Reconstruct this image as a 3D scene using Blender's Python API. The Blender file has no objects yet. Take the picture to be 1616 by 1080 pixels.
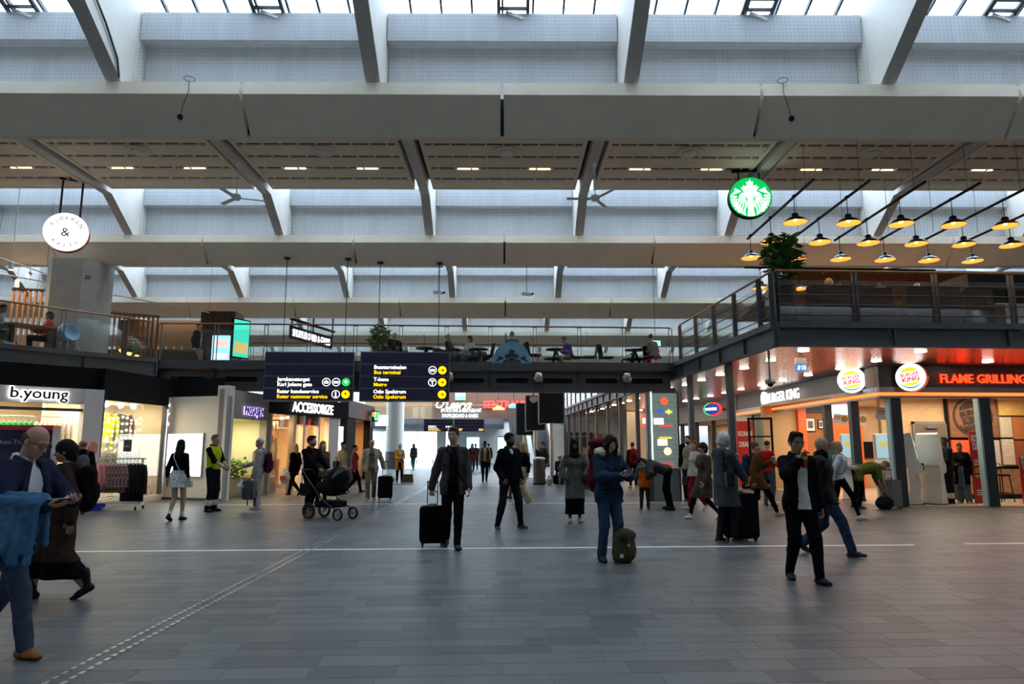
import bpy, bmesh, math, random
import numpy as np
from mathutils import Vector, Matrix
R = math.radians
random.seed(7)
scene = bpy.context.scene
col = scene.collection

# ------------------------------------------------------------------ camera
cam_d = bpy.data.cameras.new('camera'); cam = bpy.data.objects.new('camera', cam_d); col.objects.link(cam)
cam.location = (0, 0, 1.57)
cam.rotation_euler = (math.pi/2 + math.atan(163/1077), 0, R(-3.08))
cam_d.sensor_width = 36; cam_d.lens = 1077/1616*36; cam_d.clip_end = 500; cam_d.clip_start = .05
scene.camera = cam
# ------------------------------------------------------------------ sky
world = bpy.data.worlds.new('overcast_sky'); scene.world = world; world.use_nodes = True
bg = world.node_tree.nodes['Background']
bg.inputs[0].default_value = (.68, .84, 1, 1); bg.inputs[1].default_value = 7.2
# ------------------------------------------------------------------ exposure
vs = scene.view_settings
vs.view_transform = 'Standard'; vs.look = 'None'; vs.gamma = 1; vs.use_curve_mapping = False; vs.exposure = 0.42

# ------------------------------------------------------------------ helpers
def put(o, parent=None):
    col.objects.link(o)
    if parent is not None: o.parent = parent
    return o
def tag(o, label=None, cat=None, group=None, kind=None):
    if label: o['label'] = label
    if cat: o['category'] = cat
    if group: o['group'] = group
    if kind: o['kind'] = kind
    return o
def empty(name, loc=(0,0,0), rz=0, parent=None):
    o = bpy.data.objects.new(name, None); o.location = loc; o.rotation_euler = (0,0,rz); o.empty_display_size = .1
    return put(o, parent)
def thing(name, label, cat, loc=(0,0,0), rz=0, group=None):
    return tag(empty(name, loc, rz), label, cat, group)
def struct(name, loc=(0,0,0), rz=0, label=None):
    return tag(empty(name, loc, rz), label, None, None, 'structure')
def copy_tree(o, parent=None):
    c = o.copy(); col.objects.link(c)
    if parent is not None: c.parent = parent
    for ch in list(o.children): copy_tree(ch, c)
    return c

MATS = {}
def mat(name, c, rough=.6, metal=0, noise=0, nscale=6, bump=0, bscale=40, spec=.5, emit=None, estr=0, coat=0, trans=0, stretch=None):
    if name in MATS: return MATS[name]
    m = bpy.data.materials.new(name); m.use_nodes = True; MATS[name] = m
    nt = m.node_tree; b = nt.nodes['Principled BSDF']
    b.inputs['Base Color'].default_value = (*c, 1); b.inputs['Roughness'].default_value = rough
    b.inputs['Metallic'].default_value = metal; b.inputs['Specular IOR Level'].default_value = spec
    b.inputs['Coat Weight'].default_value = coat
    if trans: b.inputs['Transmission Weight'].default_value = trans
    if emit: b.inputs['Emission Color'].default_value = (*emit, 1); b.inputs['Emission Strength'].default_value = estr
    if noise or bump:
        tc = nt.nodes.new('ShaderNodeTexCoord'); mp = nt.nodes.new('ShaderNodeMapping')
        nt.links.new(tc.outputs['Object'], mp.inputs[0])
        if stretch: mp.inputs['Scale'].default_value = stretch
    if noise:
        n = nt.nodes.new('ShaderNodeTexNoise'); n.inputs['Scale'].default_value = nscale; n.inputs['Detail'].default_value = 4
        nt.links.new(mp.outputs[0], n.inputs[0])
        r = nt.nodes.new('ShaderNodeValToRGB')
        r.color_ramp.elements[0].position = .3; r.color_ramp.elements[1].position = .7
        r.color_ramp.elements[0].color = (*[max(0, x*(1-noise)) for x in c], 1)
        r.color_ramp.elements[1].color = (*[min(1, x*(1+noise)) for x in c], 1)
        nt.links.new(n.outputs['Fac'], r.inputs[0]); nt.links.new(r.outputs[0], b.inputs['Base Color'])
    if bump:
        n2 = nt.nodes.new('ShaderNodeTexNoise'); n2.inputs['Scale'].default_value = bscale; n2.inputs['Detail'].default_value = 3
        nt.links.new(mp.outputs[0], n2.inputs[0])
        bp = nt.nodes.new('ShaderNodeBump'); bp.inputs['Strength'].default_value = bump; bp.inputs['Distance'].default_value = .02
        nt.links.new(n2.outputs['Fac'], bp.inputs['Height']); nt.links.new(bp.outputs[0], b.inputs['Normal'])
    return m
def emat(name, c, s):
    return mat(name, c, .5, emit=c, estr=s)
def glassmat(name, tint=(1,1,1), refl=.08, rough=.0, alpha=0.0):
    """clear pane: mostly lets light straight through, reflects a little (more at grazing angles)"""
    if name in MATS: return MATS[name]
    m = bpy.data.materials.new(name); m.use_nodes = True; MATS[name] = m; nt = m.node_tree
    nt.nodes.clear()
    out = nt.nodes.new('ShaderNodeOutputMaterial'); mx = nt.nodes.new('ShaderNodeMixShader')
    tr = nt.nodes.new('ShaderNodeBsdfTransparent'); tr.inputs[0].default_value = (*tint, 1)
    gl = nt.nodes.new('ShaderNodeBsdfGlossy'); gl.inputs['Roughness'].default_value = rough
    lw = nt.nodes.new('ShaderNodeLayerWeight'); lw.inputs[0].default_value = .25
    mr = nt.nodes.new('ShaderNodeMath'); mr.operation = 'MULTIPLY_ADD'; mr.inputs[1].default_value = .3; mr.inputs[2].default_value = refl
    nt.links.new(lw.outputs['Fresnel'], mr.inputs[0]); nt.links.new(mr.outputs[0], mx.inputs[0])
    nt.links.new(tr.outputs[0], mx.inputs[1]); nt.links.new(gl.outputs[0], mx.inputs[2]); nt.links.new(mx.outputs[0], out.inputs[0])
    return m

class MB:
    """collects shapes into ONE mesh"""
    def __init__(s): s.v = []; s.f = []; s.sm = []
    def add(s, v, f, M=None, smooth=False):
        o = len(s.v)
        if M is not None: v = [tuple(M @ Vector(p)) for p in v]
        s.v.extend(tuple(p) for p in v); s.f.extend(tuple(i+o for i in q) for q in f); s.sm.extend([smooth]*len(f)); return s
    def box(s, c, d, rz=0, rx=0, ry=0):
        x,y,z = d[0]/2,d[1]/2,d[2]/2
        v = [(-x,-y,-z),(x,-y,-z),(x,y,-z),(-x,y,-z),(-x,-y,z),(x,-y,z),(x,y,z),(-x,y,z)]
        f = [(0,3,2,1),(4,5,6,7),(0,1,5,4),(1,2,6,5),(2,3,7,6),(3,0,4,7)]
        M = Matrix.Translation(c) @ Matrix.Rotation(rz,4,'Z') @ Matrix.Rotation(ry,4,'Y') @ Matrix.Rotation(rx,4,'X')
        return s.add(v,f,M)
    def mm(s, a, b): return s.box([(p+q)/2 for p,q in zip(a,b)], [abs(q-p) for p,q in zip(a,b)])
    def rbox(s, c, d, r=.02, n=3, rz=0, rx=0, ry=0, axis='Y'):
        """box with rounded corners in the plane across axis"""
        ax = 'XYZ'.index(axis); ii = [i for i in range(3) if i != ax]
        w,h = d[ii[0]]/2, d[ii[1]]/2; r = min(r,w*.99,h*.99); pts = []
        for cx,cy,a0 in ((w-r,h-r,0),(-w+r,h-r,90),(-w+r,-h+r,180),(w-r,-h+r,270)):
            for k in range(n+1):
                a = R(a0+90*k/n); pts.append((cx+r*math.cos(a), cy+r*math.sin(a)))
        t = d[ax]/2
        def P(p,q):
            o=[0,0,0]; o[ii[0]]=p[0]; o[ii[1]]=p[1]; o[ax]=q; return o
        m=len(pts); v=[P(p,-t) for p in pts]+[P(p,t) for p in pts]
        f=[tuple(range(m)),tuple(range(2*m-1,m-1,-1))]+[(i,i+m,(i+1)%m+m,(i+1)%m) for i in range(m)]
        M = Matrix.Translation(c) @ Matrix.Rotation(rz,4,'Z') @ Matrix.Rotation(ry,4,'Y') @ Matrix.Rotation(rx,4,'X')
        return s.add(v,f,M)
    def prism(s, pts, a, b, axis='X', M=None):
        ax='XYZ'.index(axis); ii=[i for i in range(3) if i!=ax]; m=len(pts)
        def P(p,q):
            o=[0,0,0]; o[ii[0]]=p[0]; o[ii[1]]=p[1]; o[ax]=q; return o
        v=[P(p,a) for p in pts]+[P(p,b) for p in pts]
        f=[tuple(range(m)),tuple(range(2*m-1,m-1,-1))]+[(i,i+m,(i+1)%m+m,(i+1)%m) for i in range(m)]
        return s.add(v,f,M)
    def ring(s, outer, inner, a, b, axis='Y', M=None):
        """plate with a hole; outer and inner have equal point counts"""
        ax='XYZ'.index(axis); ii=[i for i in range(3) if i!=ax]; m=len(outer)
        def P(p,q):
            o=[0,0,0]; o[ii[0]]=p[0]; o[ii[1]]=p[1]; o[ax]=q; return o
        v=[P(p,a) for p in outer]+[P(p,a) for p in inner]+[P(p,b) for p in outer]+[P(p,b) for p in inner]
        f=[]
        for i in range(m):
            j=(i+1)%m
            f+=[(i,j,m+j,m+i),(2*m+i,3*m+i,3*m+j,2*m+j),(i,2*m+i,2*m+j,j),(m+i,m+j,3*m+j,3*m+i)]
        return s.add(v,f,M)
    def cyl(s, p0, p1, r0, r1=None, n=12, caps=True, smooth=True):
        r1 = r0 if r1 is None else r1
        p0,p1=Vector(p0),Vector(p1); d=(p1-p0)
        if d.length<1e-9: return s
        d.normalize(); u=d.orthogonal().normalized(); w=d.cross(u); v=[]
        for p,r in ((p0,r0),(p1,r1)):
            for k in range(n):
                a=2*math.pi*k/n; v.append(p+(u*math.cos(a)+w*math.sin(a))*r)
        s.add(v,[(i,(i+1)%n,n+(i+1)%n,n+i) for i in range(n)],smooth=smooth)
        if caps: s.add(v,[tuple(range(n-1,-1,-1)),tuple(range(n,2*n))])
        return s
    def tube(s, pts, r, n=8):
        pts=[Vector(p) for p in pts]; rings=[]; m=len(pts); u=None
        for i,p in enumerate(pts):
            d=(pts[min(i+1,m-1)]-pts[max(i-1,0)]).normalized()
            u = d.orthogonal().normalized() if u is None else (u-d*u.dot(d)).normalized()
            w=d.cross(u); rr = r[i] if isinstance(r,(list,tuple)) else r
            rings.append([p+(u*math.cos(2*math.pi*k/n)+w*math.sin(2*math.pi*k/n))*rr for k in range(n)])
        v=[q for g in rings for q in g]
        f=[(i*n+k,i*n+(k+1)%n,(i+1)*n+(k+1)%n,(i+1)*n+k) for i in range(m-1) for k in range(n)]
        s.add(v,f,smooth=True); s.add(v,[tuple(range(n-1,-1,-1)),tuple(range((m-1)*n,m*n))]); return s
    def lathe(s, prof, c=(0,0,0), n=20, M=None, caps=True):
        v=[]
        for r,z in prof:
            for k in range(n):
                a=2*math.pi*k/n; v.append((c[0]+r*math.cos(a),c[1]+r*math.sin(a),c[2]+z))
        m=len(prof)
        f=[(i*n+k,i*n+(k+1)%n,(i+1)*n+(k+1)%n,(i+1)*n+k) for i in range(m-1) for k in range(n)]
        s.add(v,f,M,smooth=True)
        if caps: s.add(v,[tuple(range(n-1,-1,-1)),tuple(range((m-1)*n,m*n))],M)
        return s
    def ball(s, c, r, n=12, m=8, sc=(1,1,1), M=None):
        v=[];f=[]
        for i in range(m+1):
            t=math.pi*i/m
            for k in range(n):
                a=2*math.pi*k/n; v.append((r*sc[0]*math.sin(t)*math.cos(a),r*sc[1]*math.sin(t)*math.sin(a),r*sc[2]*math.cos(t)))
        f=[(i*n+k,(i+1)*n+k,(i+1)*n+(k+1)%n,i*n+(k+1)%n) for i in range(m) for k in range(n)]
        MM=Matrix.Translation(c) @ (M if M is not None else Matrix.Identity(4))
        return s.add(v,f,MM,smooth=True)
    def quad(s,a,b,c,d): return s.add([a,b,c,d],[(0,1,2,3)])
    def mesh(s, name, m):
        me=bpy.data.meshes.new(name); me.from_pydata(s.v,[],s.f); me.polygons.foreach_set('use_smooth',s.sm)
        if m is not None: me.materials.append(m)
        me.update(); return me
    def build(s, name, m, parent=None, loc=None, rz=0):
        o=bpy.data.objects.new(name,s.mesh(name,m))
        if loc is not None: o.location=loc
        if rz: o.rotation_euler=(0,0,rz)
        return put(o,parent)

FONTC = {}
def text(txt, size, m, parent, loc, rz=0, ext=.01, name='lettering', align='LEFT', sx=1.0, off=0.0, rx=math.pi/2, shear=0, ls=1.0):
    cu = bpy.data.curves.new('t','FONT'); cu.body=txt; cu.size=size; cu.extrude=ext; cu.align_x=align; cu.offset=off; cu.shear=shear; cu.space_character=ls; cu.resolution_u=2
    to = bpy.data.objects.new('t',cu); col.objects.link(to)
    dg = bpy.context.evaluated_depsgraph_get(); me = bpy.data.meshes.new_from_object(to.evaluated_get(dg))
    bpy.data.objects.remove(to); bpy.data.curves.remove(cu)
    me.materials.clear(); me.materials.append(m)
    o = bpy.data.objects.new(name, me); o.location=loc; o.rotation_euler=(rx,0,rz); o.scale=(sx,1,1)
    return put(o,parent)
def arc_text(txt, rad, size, m, parent, c, a0, a1, ext=.005, bottom=False, rz=0, name='lettering'):
    """letters set along an arc on an upright disc facing -Y"""
    n=len(txt); M0=Matrix.Translation(c) @ Matrix.Rotation(rz,4,'Z') @ Matrix.Rotation(math.pi/2,4,'X')
    vs=[];fs=[]
    for i,ch in enumerate(txt):
        a=R(a0+(a1-a0)*(i/(n-1) if n>1 else .5))
        cu=bpy.data.curves.new('t','FONT'); cu.body=ch; cu.size=size; cu.extrude=ext; cu.align_x='CENTER'; cu.align_y='CENTER'; cu.resolution_u=2
        to=bpy.data.objects.new('t',cu); col.objects.link(to)
        me=bpy.data.meshes.new_from_object(to.evaluated_get(bpy.context.evaluated_depsgraph_get()))
        bpy.data.objects.remove(to); bpy.data.curves.remove(cu)
        rot=a-math.pi/2 if not bottom else a+math.pi/2
        MM=M0 @ Matrix.Translation((rad*math.cos(a),rad*math.sin(a),0)) @ Matrix.Rotation(rot,4,'Z')
        k=len(vs); vs+=[tuple(MM@q.co) for q in me.vertices]; fs+=[tuple(j+k for j in p.vertices) for p in me.polygons]; bpy.data.meshes.remove(me)
    b=MB(); b.add(vs,fs); return b.build(name,m,parent)
def area(name, loc, size, power, color=(1,1,1), rot=(0,0,0), sy=None, spread=None):
    l=bpy.data.lights.new(name,'AREA'); l.energy=power; l.color=color; l.size=size
    if sy: l.shape='RECTANGLE'; l.size_y=sy
    if spread: l.spread=spread
    o=bpy.data.objects.new(name,l); o.location=loc; o.rotation_euler=rot; return put(o)
def point(name, loc, power, color=(1,1,1), r=.05):
    l=bpy.data.lights.new(name,'POINT'); l.energy=power; l.color=color; l.shadow_soft_size=r
    o=bpy.data.objects.new(name,l); o.location=loc; return put(o)
WARM=(1,.72,.42); WARM2=(1,.82,.6)
# ================================================================== materials of the hall
M_tile = None
def tilemat():
    m = bpy.data.materials.new('floor_slate'); m.use_nodes=True; nt=m.node_tree; b=nt.nodes['Principled BSDF']
    at=nt.nodes.new('ShaderNodeAttribute'); at.attribute_name='tone'
    oi=nt.nodes.new('ShaderNodeObjectInfo')
    ad=nt.nodes.new('ShaderNodeMath'); ad.operation='ADD'
    mu=nt.nodes.new('ShaderNodeMath'); mu.operation='MULTIPLY'; nt.links.new(oi.outputs['Random'],mu.inputs[0]); nt.links.new(oi.outputs['Object Index'],mu.inputs[1])
    nt.links.new(at.outputs['Fac'],ad.inputs[0]); nt.links.new(mu.outputs[0],ad.inputs[1])
    tc=nt.nodes.new('ShaderNodeNewGeometry'); n=nt.nodes.new('ShaderNodeTexNoise'); n.inputs['Scale'].default_value=2.2; n.inputs['Detail'].default_value=6
    nt.links.new(tc.outputs['Position'],n.inputs[0])
    m2=nt.nodes.new('ShaderNodeMath'); m2.operation='MULTIPLY_ADD'; m2.inputs[1].default_value=.5
    nt.links.new(n.outputs['Fac'],m2.inputs[0]); nt.links.new(ad.outputs[0],m2.inputs[2])
    r=nt.nodes.new('ShaderNodeValToRGB'); r.color_ramp.elements[0].color=(.062,.064,.068,1); r.color_ramp.elements[1].color=(.118,.120,.122,1)
    r.color_ramp.elements[0].position=.2; r.color_ramp.elements[1].position=1.2 if False else 1.0
    nt.links.new(m2.outputs[0],r.inputs[0]); nt.links.new(r.outputs[0],b.inputs['Base Color'])
    b.inputs['Roughness'].default_value=.42; b.inputs['Specular IOR Level'].default_value=.45
    n2=nt.nodes.new('ShaderNodeTexNoise'); n2.inputs['Scale'].default_value=30; nt.links.new(tc.outputs['Position'],n2.inputs[0])
    bp=nt.nodes.new('ShaderNodeBump'); bp.inputs['Strength'].default_value=.08; nt.links.new(n2.outputs['Fac'],bp.inputs['Height']); nt.links.new(bp.outputs[0],b.inputs['Normal'])
    return m
M_tile=tilemat()
M_grout=mat('floor_grout',(.085,.086,.088),.6)
M_line=mat('white_stone',(.85,.82,.75),.5,noise=.1,nscale=20)
M_stud=mat('steel_stud',(.75,.77,.8),.3,1)
M_conc=mat('painted_concrete',(.80,.71,.57),.8,noise=.05,nscale=2,bump=.1,bscale=60)
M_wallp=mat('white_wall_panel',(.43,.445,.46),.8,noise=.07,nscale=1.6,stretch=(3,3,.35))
M_soff=mat('soffit_panel',(.82,.69,.52),.7,noise=.05,nscale=3)
M_grille=mat('grille_metal',(.30,.25,.20),.6)
M_dark=mat('black_gap',(.01,.01,.011),.8)
M_steel=mat('grey_paint_steel',(.075,.083,.092),.45,.2,noise=.08,nscale=5)
M_steeld=mat('dark_steel',(.035,.037,.04),.5,.3)
M_chrome=mat('brushed_steel',(.6,.6,.6),.28,1)
M_wood=mat('oak_handrail',(.34,.16,.06),.4,noise=.25,nscale=10,stretch=(1,8,8))
M_glass=glassmat('clear_glass',(.93,.96,.95),.05)
M_skyglass=glassmat('skylight_glass',(.95,.97,1),.03)
M_black=mat('matt_black',(.006,.006,.007),.7,spec=.15)
M_white=mat('white_paint',(.78,.77,.74),.6,noise=.03,nscale=2)
M_net=mat('net_cord',(.16,.18,.21),.8)
M_cable=mat('grey_cable',(.05,.05,.055),.6)
M_lamp_on=emat('lamp_white_glow',(1,.93,.82),14)
M_lamp_warm=emat('lamp_warm_glow',(1,.62,.25),9)

# ================================================================== floor
floor=struct('floor',label='grey slate paved concourse floor')
MB().mm((-30,-14,-.25),(30,75,-.0022)).build('screed',M_grout,floor)
XT0,XT1=-11.5,12.5
def tile_mesh(w,d):
    b=MB(); g=.003; c=.0015
    x,y=w/2-g/2,d/2-g/2
    v=[(-x,-y,-.0025),(x,-y,-.0025),(x,y,-.0025),(-x,y,-.0025),(-x+c,-y+c,0),(x-c,-y+c,0),(x-c,y-c,0),(-x+c,y-c,0)]
    b.add(v,[(4,5,6,7),(0,1,5,4),(1,2,6,5),(2,3,7,6),(3,0,4,7)])
    return b
rng=random.Random(3)
LEN=(.3,.45,.6,.75,.9); ROW=(.2,.25,.3)
tmesh={}
for l in LEN:
    for r_ in ROW: tmesh[(l,r_)]=tile_mesh(l,r_).mesh('tile',M_tile)
rest=MB(); rest_tone=[]; cand=[]
def add_rest(x,y,l,r_):
    k=len(rest.f); b=tile_mesh(l,r_); rest.add([(p[0]+x,p[1]+y,p[2]) for p in b.v],b.f); rest_tone.extend([rng.random()]*5)
y=-1.0
while y<24:
    r_=rng.choice(ROW); x=XT0-rng.random()
    for Lw in (10.86,19.03):
        if y<Lw<y+r_+.02: pass
    while x<XT1:
        l=rng.choice(LEN); cx,cy=x+l/2,y+r_/2
        big = 4.3<cy<10.7 and abs(cx-.3-cy*.054)<cy*.78+.3
        if big: cand.append((cy,cx,l,r_))
        else: add_rest(cx,cy,l,r_)
        x+=l
    y+=r_
cand.sort()
for i,(cy,cx,l,r_) in enumerate(cand):
    if i<298:
        o=bpy.data.objects.new('tile',tmesh[(l,r_)]); o.location=(cx,cy,0); o.pass_index=1; put(o,floor)
    else: add_rest(cx,cy,l,r_)
ro=rest.build('tiles',M_tile,floor); ro['kind']='stuff'
a=ro.data.attributes.new('tone','FLOAT','FACE'); a.data.foreach_set('value',rest_tone)
big=MB().mm((-30,24,-.006),(30,75,0)).mm((-30,-14,-.006),(30,-1,0)).mm((-30,-1,-.006),(XT0-.5,24,0)).mm((XT1+.5,-1,-.006),(30,24,0)).build('paving',M_tile,floor)
for Lw,xa,xb in ((10.86,-12,7.0),(10.94,7.9,13),(19.03,-7.2,9.5),(27.2,-6,6)):
    x=xa
    while x<xb:
        MB().mm((x,Lw-.045,-.004),(min(x+.78,xb)-.006,Lw+.045,.0025)).build('line_stone',M_line,floor); x+=.78
st=MB(); pa,pb=Vector((-2.80,4.7,0)),Vector((-1.72,28,0)); d=(pb-pa).normalized(); nrm=Vector((-d.y,d.x,0)); L=(pb-pa).length
for sd in (-.06,.06):
    t=0
    while t<L:
        c=pa+d*t+nrm*sd; st.box((c.x,c.y,.003),(.032,.06,.006),math.atan2(d.y,d.x)-math.pi/2); t+=.1
o=st.build('guide_stud',M_stud,floor); o['kind']='stuff'

# ================================================================== roof
PH=R(2.7); BAY=4.55; X0=-.1; YB0=11.6; SP=8.8
ceil=struct('ceiling',rz=-PH,label='concrete roof of beams, ribs, slatted soffits and skylights')
NX=range(-6,7)
def beam_piece(w):
    pts=[(0,7.05),(-.47,7.62),(-.44,7.86),(.25,7.86),(.3,7.86),(.12,7.05)]
    b=MB(); b.prism(pts,-w/2,w/2,'X'); return b
bm_=beam_piece(BAY-.06).mesh('beam_panel',M_conc)
rib_b=MB()
rib_b.prism([(-7.9,8.70),(-1.62,8.70),(-.36,7.87),(.42,7.87),(.42,9.7),(-2.6,10.4),(-2.6,9.2),(-7.9,9.2)],-.13,.13,'X')
rib_m=rib_b.mesh('rib',mat('rib_concrete',(.58,.55,.50),.8,noise=.05,nscale=2,bump=.1,bscale=60))
slat_m=MB().prism([(-.27,8.95),(-.27,8.83),(-.22,8.8),(.24,8.765),(.27,8.8),(.27,8.95)],-1.92,1.92,'X').mesh('slat',M_soff)
fan_grille=MB()
for k in range(9):
    fan_grille.box((-1.72+.43*k,0,8.80),(.035,.19,.05))
grille_m=fan_grille.mesh('grille_fin',M_soff)
strip_m=MB().box((0,0,8.835),(3.84,.19,.03)).mesh('grille_strip',mat('grille_dark',(.10,.075,.055),.7))
plate_m=MB().mm((-2.0,-7.9,8.97),(2.0,-1.85,9.05)).mesh('soffit_plate',M_grille)
plain_m=MB().mm((-2.0,-7.9,8.8),(2.0,-1.85,9.05)).mesh('soffit_panel',M_soff)
side_m=MB().mm((-2.02,-7.9,8.76),(-1.92,-1.85,9.05)).mm((1.92,-7.9,8.76),(2.02,-1.85,9.05)).mm((-2.0,-1.95,8.76),(2,-1.85,9.05)).mesh('soffit_edge',M_soff)
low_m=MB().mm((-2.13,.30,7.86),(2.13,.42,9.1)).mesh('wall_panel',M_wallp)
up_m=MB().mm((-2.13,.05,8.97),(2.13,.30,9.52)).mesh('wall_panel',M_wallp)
def inst(name,me,parent,loc):
    o=bpy.data.objects.new(name,me); o.location=loc; return put(o,parent)
vent_b=MB(); vent_b.lathe([(.30,0),(.31,-.02),(.27,-.05),(.2,-.03),(.2,0)],n=24); vent_b.lathe([(.17,-.01),(.17,-.05),(.14,-.07),(.0,-.075)],n=24)
vent_m=vent_b.mesh('vent',mat('vent_ivory',(.75,.70,.60),.6))
netw=MB()
for bi in range(-3,5):
    yb=YB0+SP*bi
    near = bi in (0,1,2)
    for k in NX:
        x=X0+BAY*k
        inst('beam',bm_,ceil,(x+BAY/2,yb,0))
        xr=x+BAY/2
        inst('rib',rib_m,ceil,(xr,yb,0))
        # panels sit between ribs: centred on x
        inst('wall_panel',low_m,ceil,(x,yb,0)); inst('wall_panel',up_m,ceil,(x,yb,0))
        if bi==1:
            sp=tag(inst('soffit_panel',plate_m,ceil,(x,yb,0)))
            inst('soffit_edge',side_m,sp,(0,0,0))
            for j in range(6):
                yy=-2.22-.715*j
                inst('slat',slat_m,sp,(0,yy,0)); inst('grille',grille_m,sp,(0,yy-.36,0)); inst('grille_strip',strip_m,sp,(0,yy-.36,0))
        else:
            inst('soffit_panel',plain_m,ceil,(x,yb,0))
    # dark core behind the beam joints
    MB().mm((-29,yb+.02,7.12),(29,yb+.1,7.8)).build('beam_core',M_dark,ceil)
    MB().mm((-29,yb-7.9,9.06),(29,yb-1.9,9.2)).mm((-29,yb-1.95,9.06),(29,yb-1.85,10.4)).build('roof_deck',M_dark,ceil)
    # net
    if 0<=bi<=2:
        sp_=.075*(1+.35*bi)
        for k in NX:
            x=X0+BAY*k; w=.0019*(1+.6*bi)
            n=int(4.2/sp_)
            for i in range(n+1):
                xx=x-2.1+4.2*i/n; netw.box((xx,yb-.10,8.69),(w,w,1.66),rx=-.055)
            n=int(1.66/sp_)
            for i in range(n+1):
                zz=7.87+1.66*i/n; netw.box((x,yb-.145+.09*(i/n),zz),(4.2,w,w))
o=netw.build('bird_net',M_net,ceil); o['kind']='stuff'
# skylights
for bi in range(-3,5):
    yb=YB0+SP*bi
    w=struct('window_%d'%(bi+4),rz=-PH,label='sloping skylight glazing with dark glazing bars')
    zt,zb=10.38,9.54; ya,yc=yb-1.9,yb+.25
    full = bi==0
    step=BAY/8
    n0=-36; xs=[X0+step*i for i in range(-40,41)] if full else [X0+BAY*(k+.5) for k in range(-7,7)]
    pm=MB(); hw=(xs[1]-xs[0])/2-.012
    pm.add([(-hw,ya,zt),(hw,ya,zt),(hw,yc,zb),(-hw,yc,zb)],[(0,1,2,3)]); pm.add([(-hw,ya,zt+.02),(hw,ya,zt+.02),(hw,yc,zb+.02),(-hw,yc,zb+.02)],[(3,2,1,0)])
    pme=pm.mesh('pane',M_skyglass)
    mull=MB(); mull.add([(-.02,ya,zt-.05),(.02,ya,zt-.05),(.02,yc,zb-.05),(-.02,yc,zb-.05),(-.02,ya,zt+.04),(.02,ya,zt+.04),(.02,yc,zb+.04),(-.02,yc,zb+.04)],[(0,3,2,1),(4,5,6,7),(0,1,5,4),(1,2,6,5),(2,3,7,6),(3,0,4,7)])
    mme=mull.mesh('glazing_bar',M_steeld)
    for i in range(len(xs)):
        inst('glazing_bar',mme,w,(xs[i],0,0))
        if i<len(xs)-1: inst('pane',pme,w,((xs[i]+xs[i+1])/2,0,0))
    MB().mm((-29,yc-.08,zb-.09),(29,yc+.06,zb+.02)).build('sill',M_wallp,w)
    if full:
        for k in range(-4,4):
            x=X0+BAY*k+ .35+1.9-2.05
            v=empty('vent_sash',(x,0,0),0,w)
            fr=MB()
            for dx in (-.27,.27): fr.box((dx,yc-.25,zb+.03),(.06,.5,.06),rx=-.36)
            for dy in (-.05,-.25,-.45): fr.box((0,yc+dy,zb-dy*.39-.05),(.54,.05,.05))
            fr.build('sash',M_steeld,v)
            MB().box((-.05,yc-.12,zb-.1),(.12,.1,.1)).box((.02,yc-.2,zb-.06),(.34,.05,.05),ry=.4).build('opener',M_white,v)
# portals that help the sky light find its way in
for bi in range(-3,5):
    yb=YB0+SP*bi; c=Matrix.Rotation(-PH,4,'Z')@Vector((0,yb-.82,9.9))
    o=area('skylight_portal',c,56,1,rot=(0,0,-PH),sy=2.2); o.data.cycles.is_portal=True; o.rotation_euler=(R(-21.3),0,-PH)
# round ceiling diffusers, added soffit glow bars and cables
def rf(x,y,z): return Matrix.Rotation(-PH,4,'Z')@Vector((x,y,z))
for i,k in enumerate(range(-3,4)):
    p=rf(X0+BAY*k+.07,YB0+SP-4.35,8.79)
    o=put(bpy.data.objects.new('ceiling_diffuser',vent_m)); o.location=p
    tag(o,'round white ceiling air diffuser in slatted soffit','vent','ceiling diffusers in the soffit bays')
glow_bar=MB().box((0,0,0),(.55,.035,.03)).mesh('soffit_glow_bar',emat('soffit_bar_glow',(1,.74,.42),2.2))  # added glowing bar, stands in for the warm light pools on the slats
for k in range(-3,4):
    for dx in (-.95,.95):
        p=rf(X0+BAY*k+dx,YB0+SP-2.22-.715-.36+.05,8.795)
        t=put(bpy.data.objects.new('soffit_glow_bar',glow_bar)); t.location=p; t.rotation_euler=(0,0,-PH)
        tag(t,'small warm glow bar added between the soffit slats','lamp','added glow bars between the soffit slats')
# side and end walls of the hall
for nm,a,b in (('wall_left',(-27.2,-14,0),(-27,75,11)),('wall_right',(27,-14,0),(27.2,75,11)),('wall_back',(-27,-14,0),(27,-13.8,11))):
    tag(MB().mm(a,b).build(nm,M_white),kind='structure')

# ================================================================== galleries
DK=4.1
def slotted(x0,x1,z0,z1,slot,n=8):
    """web plate with a long rounded slot"""
    cx,cz=(x0+x1)/2,(z0+z1)/2; L,h=slot; inner=[]; r=h/2
    for sx,a0 in ((1,-90),(-1,90)):
        for k in range(n+1):
            a=R(a0+180*k/n); inner.append((cx+sx*(L/2-r)+r*math.cos(a),cz+r*math.sin(a)))
    outer=[]
    for k,(x,z) in enumerate(inner):
        f=max(abs(x-cx)/((x1-x0)/2),abs(z-cz)/((z1-z0)/2)); outer.append((cx+(x-cx)/f,cz+(z-cz)/f))
    # snap corners
    for c in ((x0,z0),(x1,z0),(x1,z1),(x0,z1)):
        i=min(range(len(outer)),key=lambda j:(outer[j][0]-c[0])**2+(outer[j][1]-c[1])**2); outer[i]=c
    return outer,inner
BX=[-9.75,-8.05,-6.52,-5.2,-3.77,-2.35,-.92,.46,1.88,3.3,4.74,6.25]; BY=21.4; BW=3.9
br=thing('footbridge','grey steel footbridge with slotted girder spanning the hall between the galleries','bridge')
MB().mm((-9.9,BY,DK-.12),(6.44,BY+BW,DK)).build('deck',M_steeld,br)
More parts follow.
